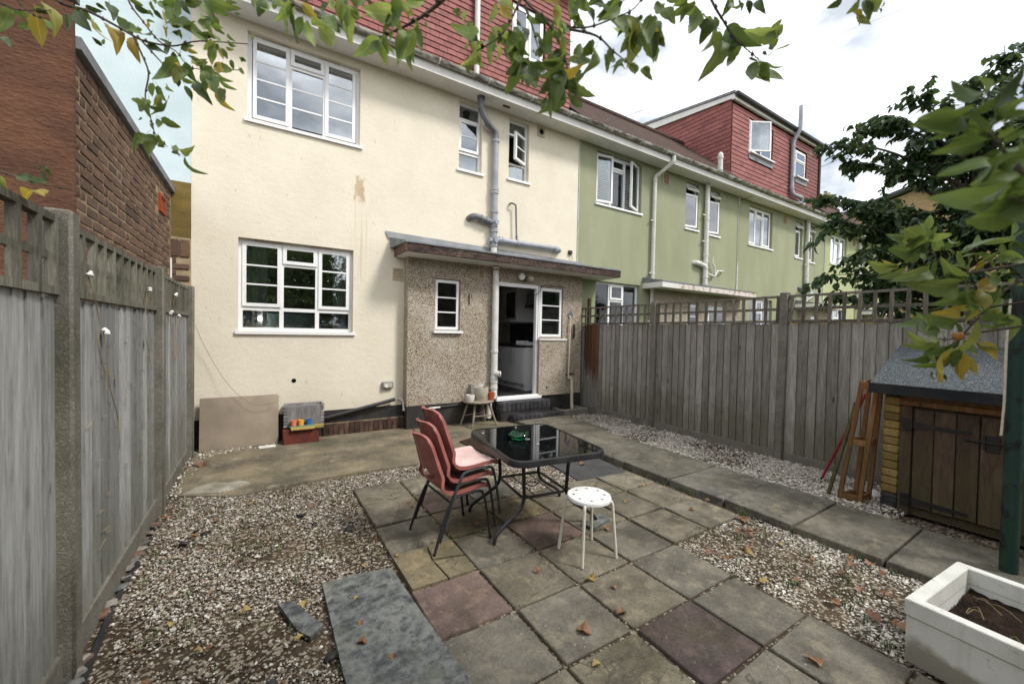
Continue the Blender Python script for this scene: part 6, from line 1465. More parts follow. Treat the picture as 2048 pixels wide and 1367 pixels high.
# ================================================================== VEGETATION
def leaf_mesh(name, mt, seed, n=10, curl=.18, fold=.22, wid=.27, stalk=.22, point=1.0):
    r = random.Random(seed); vs = []; fs = []; c = curl * r.uniform(.3, 1.5) * r.choice((1, 1, -1)); f = fold * r.uniform(.4, 1.5); tw = r.uniform(-.35, .35); ph = r.uniform(0, 6)
    for i in range(n + 1):
        t = i / n; x = t; w = wid * (math.sin(math.pi * min(1, t ** .82)) ** .75) * (1 - .25 * t * point) + (.004 if i in (0, n) else 0)
        zc = -c * (t - .3) ** 2 * 2.2; a = tw * t
        for s in (-1, -.5, 0, .5, 1):
            ww = w * s * (1 + ((.07 * math.sin(27 * t + ph) + r.uniform(-.09, .07)) if abs(s) == 1 else 0)); z = zc + f * abs(s) ** 1.3 * w + .035 * abs(s) * math.sin(t * 8 + ph + s)
            vs.append((x, ww * math.cos(a) - z * math.sin(a), z * math.cos(a) + ww * math.sin(a)))
    for i in range(n):
        for k in range(4): fs.append((5 * i + k, 5 * i + k + 1, 5 * i + 6 + k, 5 * i + 5 + k))
    b = MB().add(vs, fs, True)
    if stalk: b.add([(-stalk, -.008, .03), (-stalk, .008, .03), (.02, .009, .0), (.02, -.009, .0)], [(0, 1, 2, 3)]); b.add([(-stalk, 0, .038), (-stalk, 0, .022), (.02, 0, -.009), (.02, 0, .009)], [(0, 1, 2, 3)])
    return b.mesh(name, mt)
LM = {k: [leaf_mesh('apple_leaf', 'lf_' + k, i * 7 + ord(k), wid=(.235 if k == 'n' else .265) + .03 * (i % 3 - 1), curl=.14 if k == 'n' else .30, fold=.16 if k == 'n' else .34) for i in range(5)] for k in 'glndy'}
def frame(x, hint):
    x = x.normalized(); y = hint.cross(x)
    if y.length < 1e-3: y = x.orthogonal()
    y.normalize(); z = x.cross(y); return x, y, z
def leaf_matrix(b, t, hint):
    d = t - b; L_ = d.length; x, y, z = frame(d, hint)
    return Matrix(((x.x * L_, y.x * L_, z.x * L_, b.x), (x.y * L_, y.y * L_, z.y * L_, b.y), (x.z * L_, y.z * L_, z.z * L_, b.z), (0, 0, 0, 1)))
LEAVES = "-0.794 2.268 2.801 -0.835 2.311 2.730 g;-0.709 2.258 2.869 -0.650 2.255 2.771 y;-0.725 2.253 2.815 -0.722 2.283 2.708 y;-0.758 2.098 2.619 -0.727 2.075 2.589 d;-0.734 2.307 2.808 -0.795 2.357 2.788 g;-0.635 2.236 2.830 -0.602 2.181 2.739 d;-0.578 2.095 2.781 -0.540 2.048 2.707 d;-0.553 2.098 2.806 -0.507 2.075 2.793 d;-0.443 1.901 2.734 -0.422 1.862 2.670 d;-0.514 2.008 2.722 -0.496 2.030 2.665 y;-0.493 2.113 2.779 -0.447 2.054 2.693 y;-0.457 2.098 2.772 -0.401 2.032 2.748 g;-0.408 2.023 2.714 -0.406 1.988 2.634 y;-0.330 1.826 2.677 -0.331 1.857 2.673 y;-0.476 1.965 2.617 -0.499 1.956 2.634 d;-0.317 2.056 2.817 -0.328 2.096 2.890 y;-0.364 1.916 2.673 -0.336 1.937 2.703 d;-0.361 1.974 2.667 -0.316 1.960 2.664 d;-0.309 1.860 2.644 -0.280 1.879 2.648 d;-0.315 1.984 2.766 -0.306 2.016 2.751 y;-0.369 2.069 2.880 -0.332 2.028 2.824 g;-0.312 1.904 2.806 -0.276 1.853 2.752 g;-0.272 1.827 2.766 -0.242 1.770 2.701 g;-0.248 1.849 2.798 -0.228 1.845 2.756 d;-0.227 1.764 2.737 -0.175 1.746 2.749 g;-0.188 1.821 2.805 -0.155 1.783 2.741 g;-0.162 1.922 2.886 -0.099 1.880 2.847 g;-0.115 1.770 2.803 -0.090 1.752 2.791 g;-0.289 1.971 2.775 -0.198 1.877 2.741 g;-0.193 1.978 2.832 -0.200 1.940 2.761 g;-0.171 1.909 2.797 -0.135 1.914 2.764 g;-0.247 1.777 2.653 -0.241 1.796 2.633 d;-0.276 1.879 2.692 -0.251 1.871 2.703 d;-0.154 1.716 2.630 -0.121 1.658 2.619 g;-0.107 1.728 2.639 -0.079 1.748 2.632 g;-0.148 1.757 2.623 -0.160 1.784 2.572 g;-0.141 1.931 2.721 -0.116 1.951 2.696 g;-0.038 1.725 2.670 -0.023 1.704 2.682 g;-0.255 1.903 2.654 -0.221 1.906 2.688 g;-0.225 1.784 2.596 -0.193 1.784 2.597 y;-0.287 1.989 2.673 -0.302 2.027 2.611 y;-0.247 1.779 2.563 -0.298 1.846 2.500 g;-0.239 1.786 2.530 -0.208 1.752 2.465 g;-0.274 1.933 2.572 -0.268 1.964 2.542 d;-0.228 1.841 2.605 -0.206 1.863 2.613 d;-0.219 1.884 2.608 -0.185 1.848 2.607 g;-0.191 1.811 2.560 -0.153 1.760 2.535 g;-0.140 1.722 2.542 -0.103 1.668 2.498 y;-0.180 1.894 2.590 -0.181 1.934 2.541 y;-0.152 1.748 2.523 -0.143 1.704 2.451 g;-0.148 1.946 2.623 -0.117 1.928 2.565 g;-0.131 1.793 2.500 -0.109 1.755 2.426 g;-0.246 1.911 2.533 -0.223 1.922 2.490 d;-0.216 1.859 2.529 -0.173 1.824 2.471 d;-0.061 1.667 2.564 -0.057 1.699 2.560 d;-0.070 1.667 2.526 -0.051 1.653 2.503 g;-0.305 2.012 2.724 -0.294 1.972 2.648 d;-0.338 2.002 2.547 -0.323 2.028 2.502 g;-0.322 1.966 2.485 -0.348 2.004 2.425 g;-0.334 1.846 2.424 -0.343 1.845 2.369 g;-0.341 1.861 2.417 -0.403 1.928 2.417 g;-0.317 1.879 2.374 -0.296 1.861 2.331 g;-0.338 2.063 2.454 -0.281 2.056 2.428 g;-0.382 2.083 2.391 -0.443 2.116 2.342 g;-0.331 1.933 2.332 -0.372 1.976 2.276 g;-0.326 1.927 2.331 -0.286 1.884 2.289 g;-0.270 1.874 2.289 -0.219 1.812 2.246 g;-0.331 1.906 2.297 -0.365 1.966 2.250 g;-0.370 2.073 2.430 -0.361 2.077 2.408 g;-0.752 2.194 2.181 -0.688 2.141 2.160 d;-0.644 2.029 2.187 -0.627 1.998 2.129 d;-0.699 2.228 2.140 -0.789 2.315 2.176 y;-0.794 2.187 2.169 -0.794 2.209 2.103 y;-0.734 2.267 2.827 -0.686 2.253 2.839 d;-0.530 2.113 2.839 -0.503 2.118 2.829 d;-0.332 1.916 2.770 -0.304 1.915 2.745 d;-0.390 1.933 2.779 -0.354 1.908 2.743 d;0.175 1.139 2.503 0.193 1.141 2.416 l;0.178 1.056 2.424 0.209 1.073 2.419 g;0.220 1.089 2.451 0.292 1.052 2.479 l;0.265 0.954 2.383 0.202 0.997 2.388 l;0.261 0.998 2.446 0.306 0.983 2.427 l;0.297 1.010 2.462 0.348 1.005 2.486 l;0.250 1.068 2.395 0.206 1.119 2.356 l;0.250 1.018 2.373 0.257 1.025 2.338 g;0.230 1.099 2.501 0.247 1.115 2.493 d;0.311 0.981 2.387 0.290 1.020 2.306 l;0.330 1.056 2.419 0.319 1.076 2.356 g;0.346 1.065 2.476 0.353 1.098 2.463 l;0.427 0.938 2.455 0.424 0.941 2.426 l;0.437 0.871 2.359 0.395 0.926 2.379 l;0.479 0.974 2.439 0.440 0.998 2.459 l;0.456 0.946 2.369 0.486 0.945 2.336 l;0.477 0.940 2.378 0.441 0.933 2.322 l;0.507 0.930 2.415 0.499 0.941 2.351 l;0.521 0.902 2.399 0.526 0.891 2.338 l;0.533 0.888 2.412 0.566 0.890 2.405 l;0.501 0.912 2.469 0.497 0.932 2.442 l;0.465 0.832 2.425 0.477 0.797 2.398 l;0.498 0.881 2.460 0.525 0.876 2.422 y;0.496 0.843 2.366 0.532 0.836 2.355 l;0.537 0.886 2.400 0.528 0.853 2.330 l;0.544 0.855 2.346 0.512 0.851 2.307 l;0.519 0.800 2.289 0.482 0.791 2.240 g;0.546 0.827 2.314 0.520 0.814 2.222 g;0.515 0.828 2.392 0.521 0.784 2.336 d;0.583 0.830 2.363 0.578 0.823 2.387 g;0.606 0.839 2.352 0.617 0.842 2.422 g;0.599 0.784 2.444 0.617 0.805 2.404 l;0.585 0.753 2.425 0.544 0.771 2.410 y;0.557 0.817 2.423 0.571 0.800 2.393 d;0.595 0.764 2.361 0.631 0.768 2.342 g;0.625 0.789 2.410 0.587 0.773 2.356 l;0.661 0.809 2.488 0.675 0.765 2.436 g;0.666 0.795 2.489 0.694 0.762 2.455 g;0.673 0.795 2.467 0.675 0.832 2.462 g;0.718 0.808 2.504 0.729 0.793 2.464 d;0.728 0.800 2.508 0.766 0.789 2.526 d;0.742 0.717 2.462 0.692 0.717 2.404 l;0.737 0.758 2.470 0.718 0.774 2.443 d;0.824 0.764 2.476 0.809 0.811 2.473 l;0.797 0.722 2.434 0.764 0.728 2.353 l;0.832 0.748 2.470 0.794 0.727 2.346 l;0.759 0.662 2.405 0.749 0.673 2.388 d;0.805 0.717 2.413 0.796 0.692 2.369 g;0.829 0.705 2.433 0.867 0.712 2.356 l;0.821 0.668 2.431 0.796 0.677 2.410 g;0.800 0.657 2.447 0.802 0.637 2.391 g;0.906 0.716 2.525 0.922 0.695 2.478 g;0.959 0.681 2.534 0.942 0.726 2.515 g;0.715 0.769 2.375 0.696 0.759 2.307 g;0.780 0.793 2.409 0.792 0.784 2.359 g;0.762 0.709 2.329 0.724 0.717 2.307 g;0.827 0.763 2.370 0.842 0.752 2.347 g;0.776 0.678 2.296 0.799 0.660 2.271 g;0.624 0.746 2.306 0.650 0.741 2.345 g;0.653 0.781 2.333 0.683 0.745 2.303 g;0.669 0.828 2.356 0.634 0.877 2.366 g;0.593 0.746 2.279 0.544 0.779 2.267 g;0.620 0.773 2.291 0.593 0.825 2.251 g;0.669 0.827 2.330 0.658 0.811 2.274 l;0.613 0.776 2.278 0.580 0.765 2.202 g;0.684 0.851 2.321 0.645 0.856 2.226 g;0.636 0.818 2.270 0.605 0.833 2.216 g;0.665 0.807 2.313 0.677 0.807 2.278 g;0.677 0.815 2.295 0.693 0.772 2.245 g;0.675 0.819 2.301 0.685 0.795 2.258 g;0.655 0.793 2.238 0.680 0.763 2.211 g;0.598 0.790 2.272 0.574 0.806 2.235 g;0.579 0.830 2.308 0.545 0.838 2.258 g;0.599 0.865 2.325 0.591 0.875 2.271 g;0.524 0.793 2.276 0.485 0.796 2.240 d;0.554 0.844 2.298 0.559 0.875 2.295 g;0.614 0.880 2.374 0.627 0.876 2.399 g;0.570 0.761 2.295 0.602 0.765 2.321 d;0.605 0.806 2.237 0.638 0.792 2.233 g;0.618 0.845 2.256 0.609 0.861 2.230 g;0.570 0.840 2.352 0.601 0.855 2.359 g;-0.002 1.243 2.495 0.006 1.228 2.446 l;0.070 1.281 2.544 0.037 1.274 2.484 l;0.061 1.187 2.451 0.086 1.198 2.390 d;0.088 1.130 2.409 0.101 1.147 2.354 l;0.127 1.215 2.466 0.178 1.176 2.391 l;0.083 1.173 2.477 0.130 1.165 2.441 y;0.143 1.245 2.524 0.164 1.201 2.472 g;0.146 1.167 2.510 0.158 1.163 2.477 l;0.173 1.154 2.508 0.179 1.134 2.437 l;0.020 1.189 2.468 0.049 1.177 2.456 l;-0.026 1.334 2.546 -0.006 1.284 2.508 g;0.967 0.669 2.534 0.940 0.711 2.501 g;1.062 0.713 2.577 1.040 0.739 2.512 g;0.975 0.625 2.473 0.968 0.647 2.414 d;1.123 0.708 2.561 1.135 0.740 2.490 g;1.107 0.666 2.495 1.053 0.660 2.386 g;1.153 0.663 2.512 1.113 0.664 2.472 g;1.135 0.638 2.470 1.126 0.680 2.423 g;1.117 0.665 2.603 1.104 0.641 2.530 g;1.080 0.610 2.540 1.114 0.623 2.532 d;1.073 0.588 2.531 1.089 0.587 2.502 d;1.134 0.599 2.566 1.121 0.578 2.523 d;1.180 0.605 2.469 1.186 0.565 2.516 g;1.131 0.542 2.425 1.054 0.580 2.439 l;1.121 0.541 2.416 1.055 0.544 2.371 g;1.165 0.605 2.420 1.162 0.627 2.441 d;1.214 0.630 2.443 1.196 0.609 2.343 l;1.134 0.598 2.396 1.109 0.596 2.327 g;1.185 0.597 2.414 1.237 0.563 2.396 g;1.236 0.628 2.484 1.235 0.618 2.468 d;1.267 0.450 2.524 1.250 0.476 2.512 d;1.323 0.432 2.532 1.308 0.452 2.508 g;1.381 0.461 2.555 1.433 0.462 2.535 g;1.414 0.450 2.590 1.474 0.423 2.570 g;1.388 0.412 2.530 1.400 0.408 2.519 g;0.913 0.145 2.004 0.952 0.144 2.060 n;0.928 0.163 1.985 0.836 0.190 1.985 n;0.919 0.139 1.963 0.880 0.154 1.993 n;0.985 0.150 1.980 0.923 0.162 1.981 n;0.948 0.170 1.990 0.933 0.193 1.985 n;0.904 0.133 1.971 0.943 0.125 2.049 d;0.906 0.132 1.970 0.901 0.106 1.999 n;0.994 0.131 2.056 0.987 0.115 2.078 d;1.003 0.153 1.982 0.959 0.178 1.969 n;0.928 0.142 1.955 0.892 0.189 1.944 n;0.901 0.128 1.915 0.853 0.176 1.901 n;0.911 0.124 1.901 0.830 0.144 1.872 n;1.064 0.121 1.935 1.013 0.167 1.918 n;0.962 0.109 1.885 0.866 0.137 1.866 n;1.074 0.115 1.886 1.012 0.167 1.873 n;1.053 0.113 1.860 0.917 0.167 1.844 n;1.018 0.115 1.883 0.983 0.125 1.881 n;0.935 0.128 1.948 0.947 0.107 1.962 n;1.001 0.128 2.001 1.002 0.114 2.007 n;0.979 0.117 1.959 0.946 0.106 1.913 n;1.017 0.139 1.949 1.067 0.120 1.984 n;1.041 0.125 2.089 1.050 0.114 2.111 d;1.047 0.124 2.042 1.072 0.111 2.064 d;1.005 0.121 1.938 1.037 0.108 1.955 n;1.029 0.121 1.917 1.046 0.102 1.931 n;1.582 0.355 1.939 1.484 0.379 1.966 g;1.617 0.354 1.929 1.581 0.340 1.973 g;1.761 0.401 1.960 1.692 0.443 1.971 g;1.752 0.380 1.927 1.625 0.418 1.921 g;1.667 0.376 1.912 1.667 0.407 1.881 g;1.641 0.420 1.864 1.566 0.461 1.877 g;1.633 0.395 1.860 1.559 0.407 1.831 g;1.625 0.338 1.852 1.532 0.367 1.824 g;1.688 0.342 1.832 1.624 0.372 1.837 g;1.816 0.364 1.932 1.767 0.367 1.971 g;1.681 0.323 1.879 1.674 0.310 1.902 g;1.703 0.289 1.831 1.627 0.320 1.857 g;1.718 0.296 1.864 1.691 0.313 1.908 g;1.658 0.295 1.927 1.667 0.325 1.934 g;1.761 0.297 1.926 1.912 0.241 1.992 g;1.824 0.320 1.914 1.898 0.290 1.967 g;1.837 0.269 1.904 1.844 0.301 1.869 y;1.740 0.260 1.884 1.809 0.231 1.914 g;1.804 0.253 1.871 1.865 0.231 1.913 g;1.890 0.286 1.868 1.895 0.255 1.841 y;1.710 0.292 1.810 1.573 0.338 1.792 g;1.788 0.250 1.820 1.692 0.274 1.784 y;1.859 0.239 1.805 1.833 0.293 1.767 g;1.777 0.282 1.771 1.712 0.307 1.784 g;1.810 0.282 1.797 1.718 0.321 1.759 g;1.871 0.295 1.741 2.002 0.232 1.765 g;1.701 0.289 1.741 1.630 0.311 1.724 y;1.790 0.335 1.767 1.783 0.375 1.740 d;1.808 0.316 1.703 1.716 0.369 1.721 g;1.833 0.366 1.679 1.700 0.408 1.684 g;1.688 0.277 1.740 1.708 0.287 1.715 g;1.806 0.271 1.698 1.806 0.233 1.691 g;1.895 0.242 1.697 1.973 0.235 1.723 g;1.908 0.230 1.737 1.921 0.207 1.662 g;1.611 0.329 1.656 1.522 0.348 1.637 g;1.829 0.352 1.654 1.753 0.397 1.614 g;1.831 0.357 1.616 1.723 0.386 1.574 g;1.680 0.314 1.612 1.577 0.340 1.567 y;1.710 0.325 1.603 1.624 0.341 1.550 y;1.724 0.290 1.654 1.741 0.271 1.610 g;1.770 0.272 1.648 1.792 0.219 1.604 y;1.670 0.280 1.621 1.700 0.298 1.548 y;1.709 0.283 1.609 1.732 0.268 1.557 y;1.692 0.337 1.559 1.722 0.320 1.540 d;1.706 0.270 1.755 1.706 0.255 1.733 g;1.794 0.225 1.941 1.833 0.205 1.980 g;2.003 0.255 1.925 2.057 0.229 1.902 g;1.994 0.246 1.848 2.000 0.218 1.826 g;1.782 0.214 1.937 1.825 0.191 1.909 d;1.882 0.243 1.854 1.930 0.219 1.864 d"
BRANCHES = "0.0060 -0.681,2.172,2.945 -0.639,2.142,2.822 -0.549,2.085,2.787 -0.475,2.038,2.745 -0.402,1.990,2.697 -0.365,1.967,2.679 -0.281,1.914,2.663 -0.197,1.862,2.683 -0.049,1.770,2.676;0.0036 -0.402,1.990,2.697 -0.375,1.972,2.630 -0.354,1.957,2.562 -0.364,1.961,2.481 -0.348,1.949,2.407 -0.334,1.938,2.346 -0.295,1.912,2.297;0.0036 -0.445,2.023,2.919 -0.413,2.000,2.815 -0.370,1.972,2.747 -0.323,1.940,2.680 -0.270,1.907,2.644 -0.217,1.872,2.584 -0.075,1.783,2.581;0.0036 -0.375,1.973,2.679 -0.317,1.935,2.606 -0.259,1.897,2.539;0.0036 -0.770,2.226,2.881 -0.760,2.217,2.819 -0.707,2.183,2.764 -0.686,2.169,2.759;0.0036 -0.873,2.271,2.222 -0.810,2.231,2.198 -0.715,2.171,2.163 -0.589,2.091,2.135;0.0036 -0.891,2.300,2.841 -0.812,2.250,2.805 -0.749,2.210,2.782 -0.654,2.150,2.784;0.0060 0.415,0.945,2.529 0.379,0.966,2.477 0.343,0.988,2.442 0.310,1.007,2.416 0.270,1.031,2.393 0.245,1.047,2.380;0.0036 0.509,0.887,2.566 0.553,0.857,2.481 0.589,0.834,2.444 0.633,0.806,2.419 0.687,0.772,2.416 0.741,0.738,2.439 0.785,0.712,2.465 0.814,0.695,2.513;0.0036 0.553,0.857,2.468 0.571,0.844,2.409 0.586,0.833,2.341;0.0036 0.589,0.834,2.444 0.618,0.814,2.397 0.640,0.799,2.334 0.644,0.795,2.291 0.637,0.798,2.244;0.0036 0.644,0.799,2.411 0.705,0.760,2.395 0.742,0.736,2.357 0.778,0.712,2.324;0.0036 0.545,0.862,2.485 0.527,0.872,2.438 0.502,0.886,2.390 0.452,0.917,2.351;0.0030 0.040,1.240,2.577 0.059,1.226,2.511 0.093,1.203,2.480 0.128,1.181,2.445;0.0018 0.154,1.168,2.567 0.147,1.171,2.513 0.169,1.156,2.486;0.0040 1.016,0.691,2.668 1.044,0.671,2.574 1.077,0.649,2.509 1.097,0.635,2.472 1.133,0.612,2.435 1.157,0.596,2.412;0.0024 1.395,0.455,2.676 1.391,0.455,2.592 1.380,0.461,2.554;0.0024 1.132,0.618,2.647 1.128,0.619,2.576;0.0040 1.033,0.093,1.875 1.001,0.114,1.912 0.982,0.126,1.936 0.961,0.140,1.963 0.953,0.145,1.973;0.0024 1.032,0.097,2.024 1.007,0.114,2.044 0.985,0.128,2.051;0.0024 1.033,0.092,1.856 1.007,0.108,1.865 0.982,0.124,1.874;0.0050 1.982,0.183,1.872 1.938,0.210,1.840 1.882,0.244,1.799 1.832,0.273,1.735 1.785,0.301,1.670 1.765,0.312,1.630 1.759,0.315,1.591;0.0030 1.839,0.270,1.751 1.812,0.289,1.821 1.755,0.325,1.836 1.724,0.345,1.882 1.690,0.367,1.929;0.0030 1.938,0.210,1.840 1.899,0.236,1.878 1.858,0.262,1.909 1.798,0.300,1.931;0.0030 1.785,0.301,1.670 1.745,0.325,1.654 1.708,0.348,1.657;0.0030 1.708,0.354,1.835 1.674,0.375,1.850 1.617,0.411,1.860"
TR = Vector((1.35, -1.75, 0))
apple = thing('apple_tree', TR, 'apple tree whose leafy twigs hang in along the top and right of the garden', 'tree')
MB().tube(smooth_path([TR + Vector((0, 0, -.1)), TR + Vector((.02, .02, .7)), TR + Vector((-.05, .08, 1.45)), TR + Vector((-.02, .12, 2.1))], 6), [.15 - .0022 * i for i in range(19)], 14).build('trunk', 'bark', apple)
fork = TR + Vector((-.02, .12, 2.05)); ra = random.Random(4)
br = MB(); first = True
for s in BRANCHES.split(';'):
    w = s.split(); r0 = float(w[0]); pts = [Vector([float(q) for q in p.split(',')]) for p in w[1:]]
    sp = smooth_path(pts, 4); n = len(sp)
    if r0 > .0028 and len(pts) > 2 and r0 not in (.0036, .0024, .0018): 
        st_ = pts[0]; lift = Vector((0, 0, .25)) if st_.z > 2.3 else Vector((.25, -.1, .05))
        limb = smooth_path([fork, fork.lerp(st_, .35) + lift, fork.lerp(st_, .75) + lift * .7, st_], 6); m = len(limb)
        MB().tube(limb, [r0 * (1 + 5 * (1 - i / (m - 1)) ** 1.5) for i in range(m)], 8).build('branch', 'bark', apple)
    b = MB(); b.tube(sp, [max(.0013, r0 * (1 - .72 * i / (n - 1))) for i in range(n)], 7)
    # spur buds
    for i in range(2, n - 1, 3): b.lathe([(.0, -.006), (r0 * 1.3, 0), (.0, .012)], 6, sp[i] + Vector((ra.uniform(-1, 1), ra.uniform(-1, 1), ra.uniform(-1, 1))) * r0 * .6)
    b.build('twig', 'bark', apple)
SMALL = []
for s in LEAVES.split(';'):
    w = s.split(); v = [float(q) for q in w[:6]]; b_, t_ = Vector(v[:3]), Vector(v[3:6])
    hint = Vector((-.35, -.75, -.45)) + Vector((ra.gauss(0, .5), ra.gauss(0, .5), ra.gauss(0, .5)))
    inst('leaf', ra.choice(LM[w[6]]), apple, M=leaf_matrix(b_, t_, hint))
    if True:
        for _ in range({'l': 3, 'g': 2, 'n': 2}.get(w[6], 1)):
            if ra.random() < .30: continue
            L0 = (t_ - b_).length; d2 = ((t_ - b_).normalized() * .8 + Vector((ra.gauss(0, .6), ra.gauss(0, .6), ra.gauss(-.15, .5)))).normalized()
            o_ = b_ + Vector((ra.gauss(0, .011), ra.gauss(0, .011), ra.gauss(.006, .011))); SMALL.append((leaf_matrix(o_, o_ + d2 * L0 * ra.uniform(.55, .95), hint), ra.randrange(5)))
b = MB()
for Mx, k in SMALL:
    me = LM['g'][k]; b.add([Mx @ v.co for v in me.vertices], [tuple(p.vertices) for p in me.polygons], True)
b.build('small_leaves', 'lf_mix', apple, kind='stuff')
fruit = MB().lathe([(.0, -.012), (.006, -.013), (.012, -.007), (.014, .001), (.012, .0085), (.005, .0115), (.0, .0095)], 16, (1.77, .31, 1.665)).build('apple', 'applered', apple)
def leaf_cloud(name, P, D, size, mt, seed, wid=.30, droop=None, parent=None, fold=.12):
    """many small folded leaves as one mesh: points P, directions D"""
    r = np.random.default_rng(seed); n = len(P); L_ = size * np.exp(r.normal(0, .22, n))
    D = D / (np.linalg.norm(D, axis=1, keepdims=True) + 1e-9); h = r.normal(size=(n, 3)); h[:, 2] += .6
    Y = np.cross(h, D); Y /= np.linalg.norm(Y, axis=1, keepdims=True) + 1e-9; Z = np.cross(D, Y)
    prof = [(0, 0, 0), (.3, -wid, fold), (.3, wid, fold), (.68, -wid * .8, fold * .6), (.68, wid * .8, fold * .6), (1, 0, -.1), (.3, 0, 0), (.68, 0, -.02)]
    V = np.stack([P + L_[:, None] * (D * a + Y * b + Z * c) for a, b, c in prof], 1)
    F = np.array([[0, 6, 1, 1], [0, 2, 6, 6], [1, 6, 7, 3], [6, 2, 4, 7], [3, 7, 5, 5], [7, 4, 5, 5]]); T = []
    for f in F: T += [[f[0], f[1], f[2]]] + ([[f[0], f[2], f[3]]] if f[3] != f[2] else [])
    T = np.array(T); FF = (T[None] + 8 * np.arange(n)[:, None, None]).reshape(-1, 3)
    return link(name, np_mesh(name, V.reshape(-1, 3), FF, mt, False), parent, kind='stuff')
r = np.random.default_rng(5); n = 9000
U = r.normal(size=(n, 3)); U /= np.linalg.norm(U, axis=1, keepdims=True); rad = r.uniform(.45, 1, n) ** .6
P = np.array([1.5, -1.55, 3.35]) + U * rad[:, None] * np.array([2.6, 1.45, 1.15]); k = clump(P[:, :2], 3.0, 3) + .5 * r.normal(size=n) * .3
P = P[k > -.12]; leaf_cloud('foliage', P, r.normal(size=P.shape) + [0, 0, -.5], .085, 'lf_crown', 6, parent=apple)  # unseen crown overhead, added and thickened to shade the near ground

# --- dark cherry tree beyond the right fence
TIPS = [(8.41,3.21,5.09),(8.82,2.94,4.82),(8.86,2.46,5.37),(9.13,2.23,5.67),(9.40,1.93,5.33),(9.47,1.60,5.75),(9.71,1.34,6.04),(8.26,3.03,3.69),(8.62,3.22,4.20),(8.74,2.89,4.09),(8.06,3.00,2.72),(8.14,2.77,2.38),(8.59,2.68,3.16),(8.66,2.45,3.79),(9.01,2.32,4.48),(9.27,2.09,4.79),(9.13,1.75,3.86),(9.47,1.57,4.65),(9.11,1.28,3.36),(9.63,1.15,4.91),(8.51,2.25,2.60),(8.79,1.92,2.91),(8.87,1.51,2.56),(8.92,1.17,2.25),(9.44,1.10,3.74),(9.98,0.68,4.45),(9.99,0.51,5.43),(9.48,0.60,2.93)]
CT = Vector((9.35, 1.75, 0))
cherry = thing('cherry_tree', CT, 'dark leafy cherry tree standing beyond the right fence', 'tree')
MB().tube(smooth_path([CT, CT + Vector((.03, 0, .9)), CT + Vector((-.05, .05, 1.8)), CT + Vector((.05, .0, 2.6)), CT + Vector((.15, -.15, 3.6)), CT + Vector((.3, -.3, 4.6))], 5), [.16 - .0050 * i for i in range(26)], 10).build('trunk', 'darkbark', cherry)
rc = random.Random(9); PP = []; DD = []
ctip = [Vector(t) for t in TIPS] + [Vector((9.0 + rc.uniform(-.4, 1.6), rc.uniform(-.6, 3.0), rc.uniform(2.4, 5.4))) for _ in range(60)]
for i, t in enumerate(ctip):
    z0 = min(max(t.z - rc.uniform(.5, 1.3), 1.3), 4.4); s_ = CT + Vector((.03 + .2 * max(0, (z0 - 2.4) / 2), -.2 * max(0, (z0 - 2.4) / 2), z0)); m_ = s_.lerp(t, .55) + Vector((rc.uniform(-.1, .1), rc.uniform(-.1, .1), .22))
    pts = smooth_path([s_, m_, t], 7); MB().tube(pts, [max(.004, .034 * (1 - k / len(pts)) ** 1.2) for k in range(len(pts))], 6).build('branch', 'darkbark', cherry)
    main = i < len(TIPS)
    for q in range(12 if main else 10):
        a = rc.uniform(.3, 1.0); k = int(a * (len(pts) - 1)); p0 = pts[k]; ax = (pts[min(k + 1, len(pts) - 1)] - pts[max(k - 1, 0)]).normalized()
        d = (ax * .7 + Vector((rc.gauss(0, .5), rc.gauss(0, .5), rc.gauss(.05, .35)))).normalized(); ln_ = rc.uniform(.22, .55) if q else .18
        if q == 0: p0 = t - ax * .1; d = ax
        for e in range(22):
            u = e / 21; c0 = p0 + d * ln_ * u + Vector((0, 0, -.10 * u * u)); out = Vector((rc.gauss(0, .55), rc.gauss(0, .55), -.75)) + d * .45
            PP.append(tuple(c0 + Vector((rc.gauss(0, .02), rc.gauss(0, .02), rc.gauss(0, .02))))); DD.append(tuple(out))
        MB().tube([p0, p0 + d * ln_], [.006, .003], 4).build('twig', 'darkbark', cherry) if q < 2 else None
PP, DD = np.array(PP), np.array(DD)
order = np.argsort(np.linalg.norm(PP - np.array([4.5, 1.2, 2.2]), axis=1)); PP, DD = PP[order], DD[order]
CL = [leaf_mesh('cherry_leaf', 'lf_cherry1', 40 + i, n=5, wid=.24, stalk=.12) for i in range(4)]
for p, d in zip(PP[:300], DD[:300]):
    p, d = Vector(p), Vector(d).normalized(); inst('leaf', rc.choice(CL), cherry, M=leaf_matrix(p, p + d * rc.uniform(.10, .14), Vector((rc.gauss(0, 1), rc.gauss(0, 1), .6))))
leaf_cloud('foliage', PP[300:], DD[300:], .122, 'lf_cherry', 8, .25, parent=cherry)

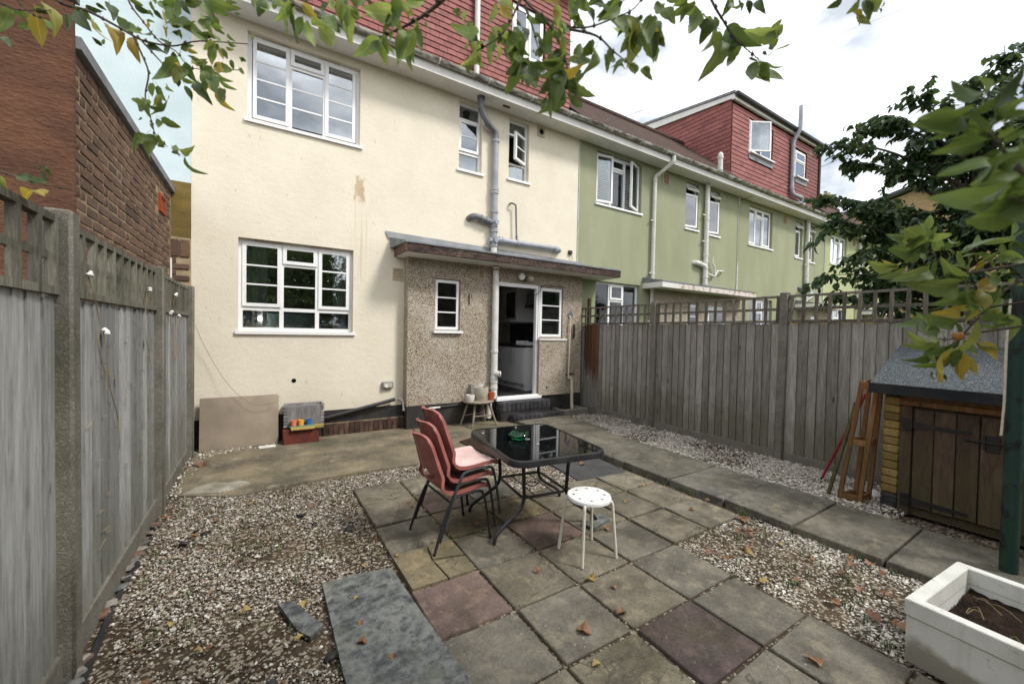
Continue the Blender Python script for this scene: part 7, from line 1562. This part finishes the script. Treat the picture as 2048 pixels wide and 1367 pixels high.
# --- what stands at the back of the garden and shows in the window panes
def back_tree(x, y, h, rr_, label, seed):
    t = thing('garden_tree', (x, y, 0), label, 'tree', 'trees at the end of the garden'); r = np.random.default_rng(seed)
    MB().tube([(x, y, -.1), (x + .05, y, h * .35), (x, y + .1, h * .7)], [.16, .12, .05], 8).build('trunk', 'darkbark', t)
    n = 6500; U = r.normal(size=(n, 3)); U /= np.linalg.norm(U, axis=1, keepdims=True)
    P = np.array([x, y, h * .58]) + U * (r.uniform(.35, 1, n) ** .5)[:, None] * np.array([rr_, rr_, h * .42]) * (1 + .25 * clump(U[:, :2] * 2 + U[:, 2:], 3.0, seed))[:, None]
    leaf_cloud('crown', P, r.normal(size=P.shape) + [0, 0, -.4], .26, 'lf_back', seed + 1, parent=t); return t
back_tree(-2.6, -6.5, 5.9, 2.0, 'bushy dark tree at the left end of the garden', 101)
back_tree(1.0, -7.6, 6.3, 2.1, 'bushy dark tree in the middle of the garden end', 103)
back_tree(5.0, -7.0, 5.2, 1.9, 'bushy dark tree at the right end of the garden', 105)
back_tree(8.8, -7.4, 4.9, 2.1, 'bushy dark tree beyond the far end of the right fence', 107)
back_tree(12.8, -7.0, 5.0, 2.2, 'bushy dark tree in the next garden but one', 109)
back_tree(17.2, -7.4, 5.4, 2.4, 'bushy dark tree furthest along the row of gardens', 111)
bf = thing('back_fence', (2.5, -5.2, 0), 'brown board fence closing the far end of the garden', 'fence')
bm2 = MB().box(-.07, .07, -.01, .01, 0, 1.8).mesh('back_board', 'fence')
for k in range(48): inst('fence_board', bm2, bf, (-.75 + k * .142, -5.2, 0), (0, 0, random.uniform(-.03, .03)))
# low outbuildings seen through the trellis of the right fence
ob = thing('outbuilding', (13.5, 3.2, 0), 'low brown outbuilding roof seen through the trellis of the right fence', 'outbuilding')
MB().box(12.3, 15.5, 3.4, 5.4, 0, 1.95).build('wall', 'brownwood', ob); MB().box(12.2, 15.6, 3.3, 5.5, 1.952, 2.06).build('roof', 'yellowplank', ob)
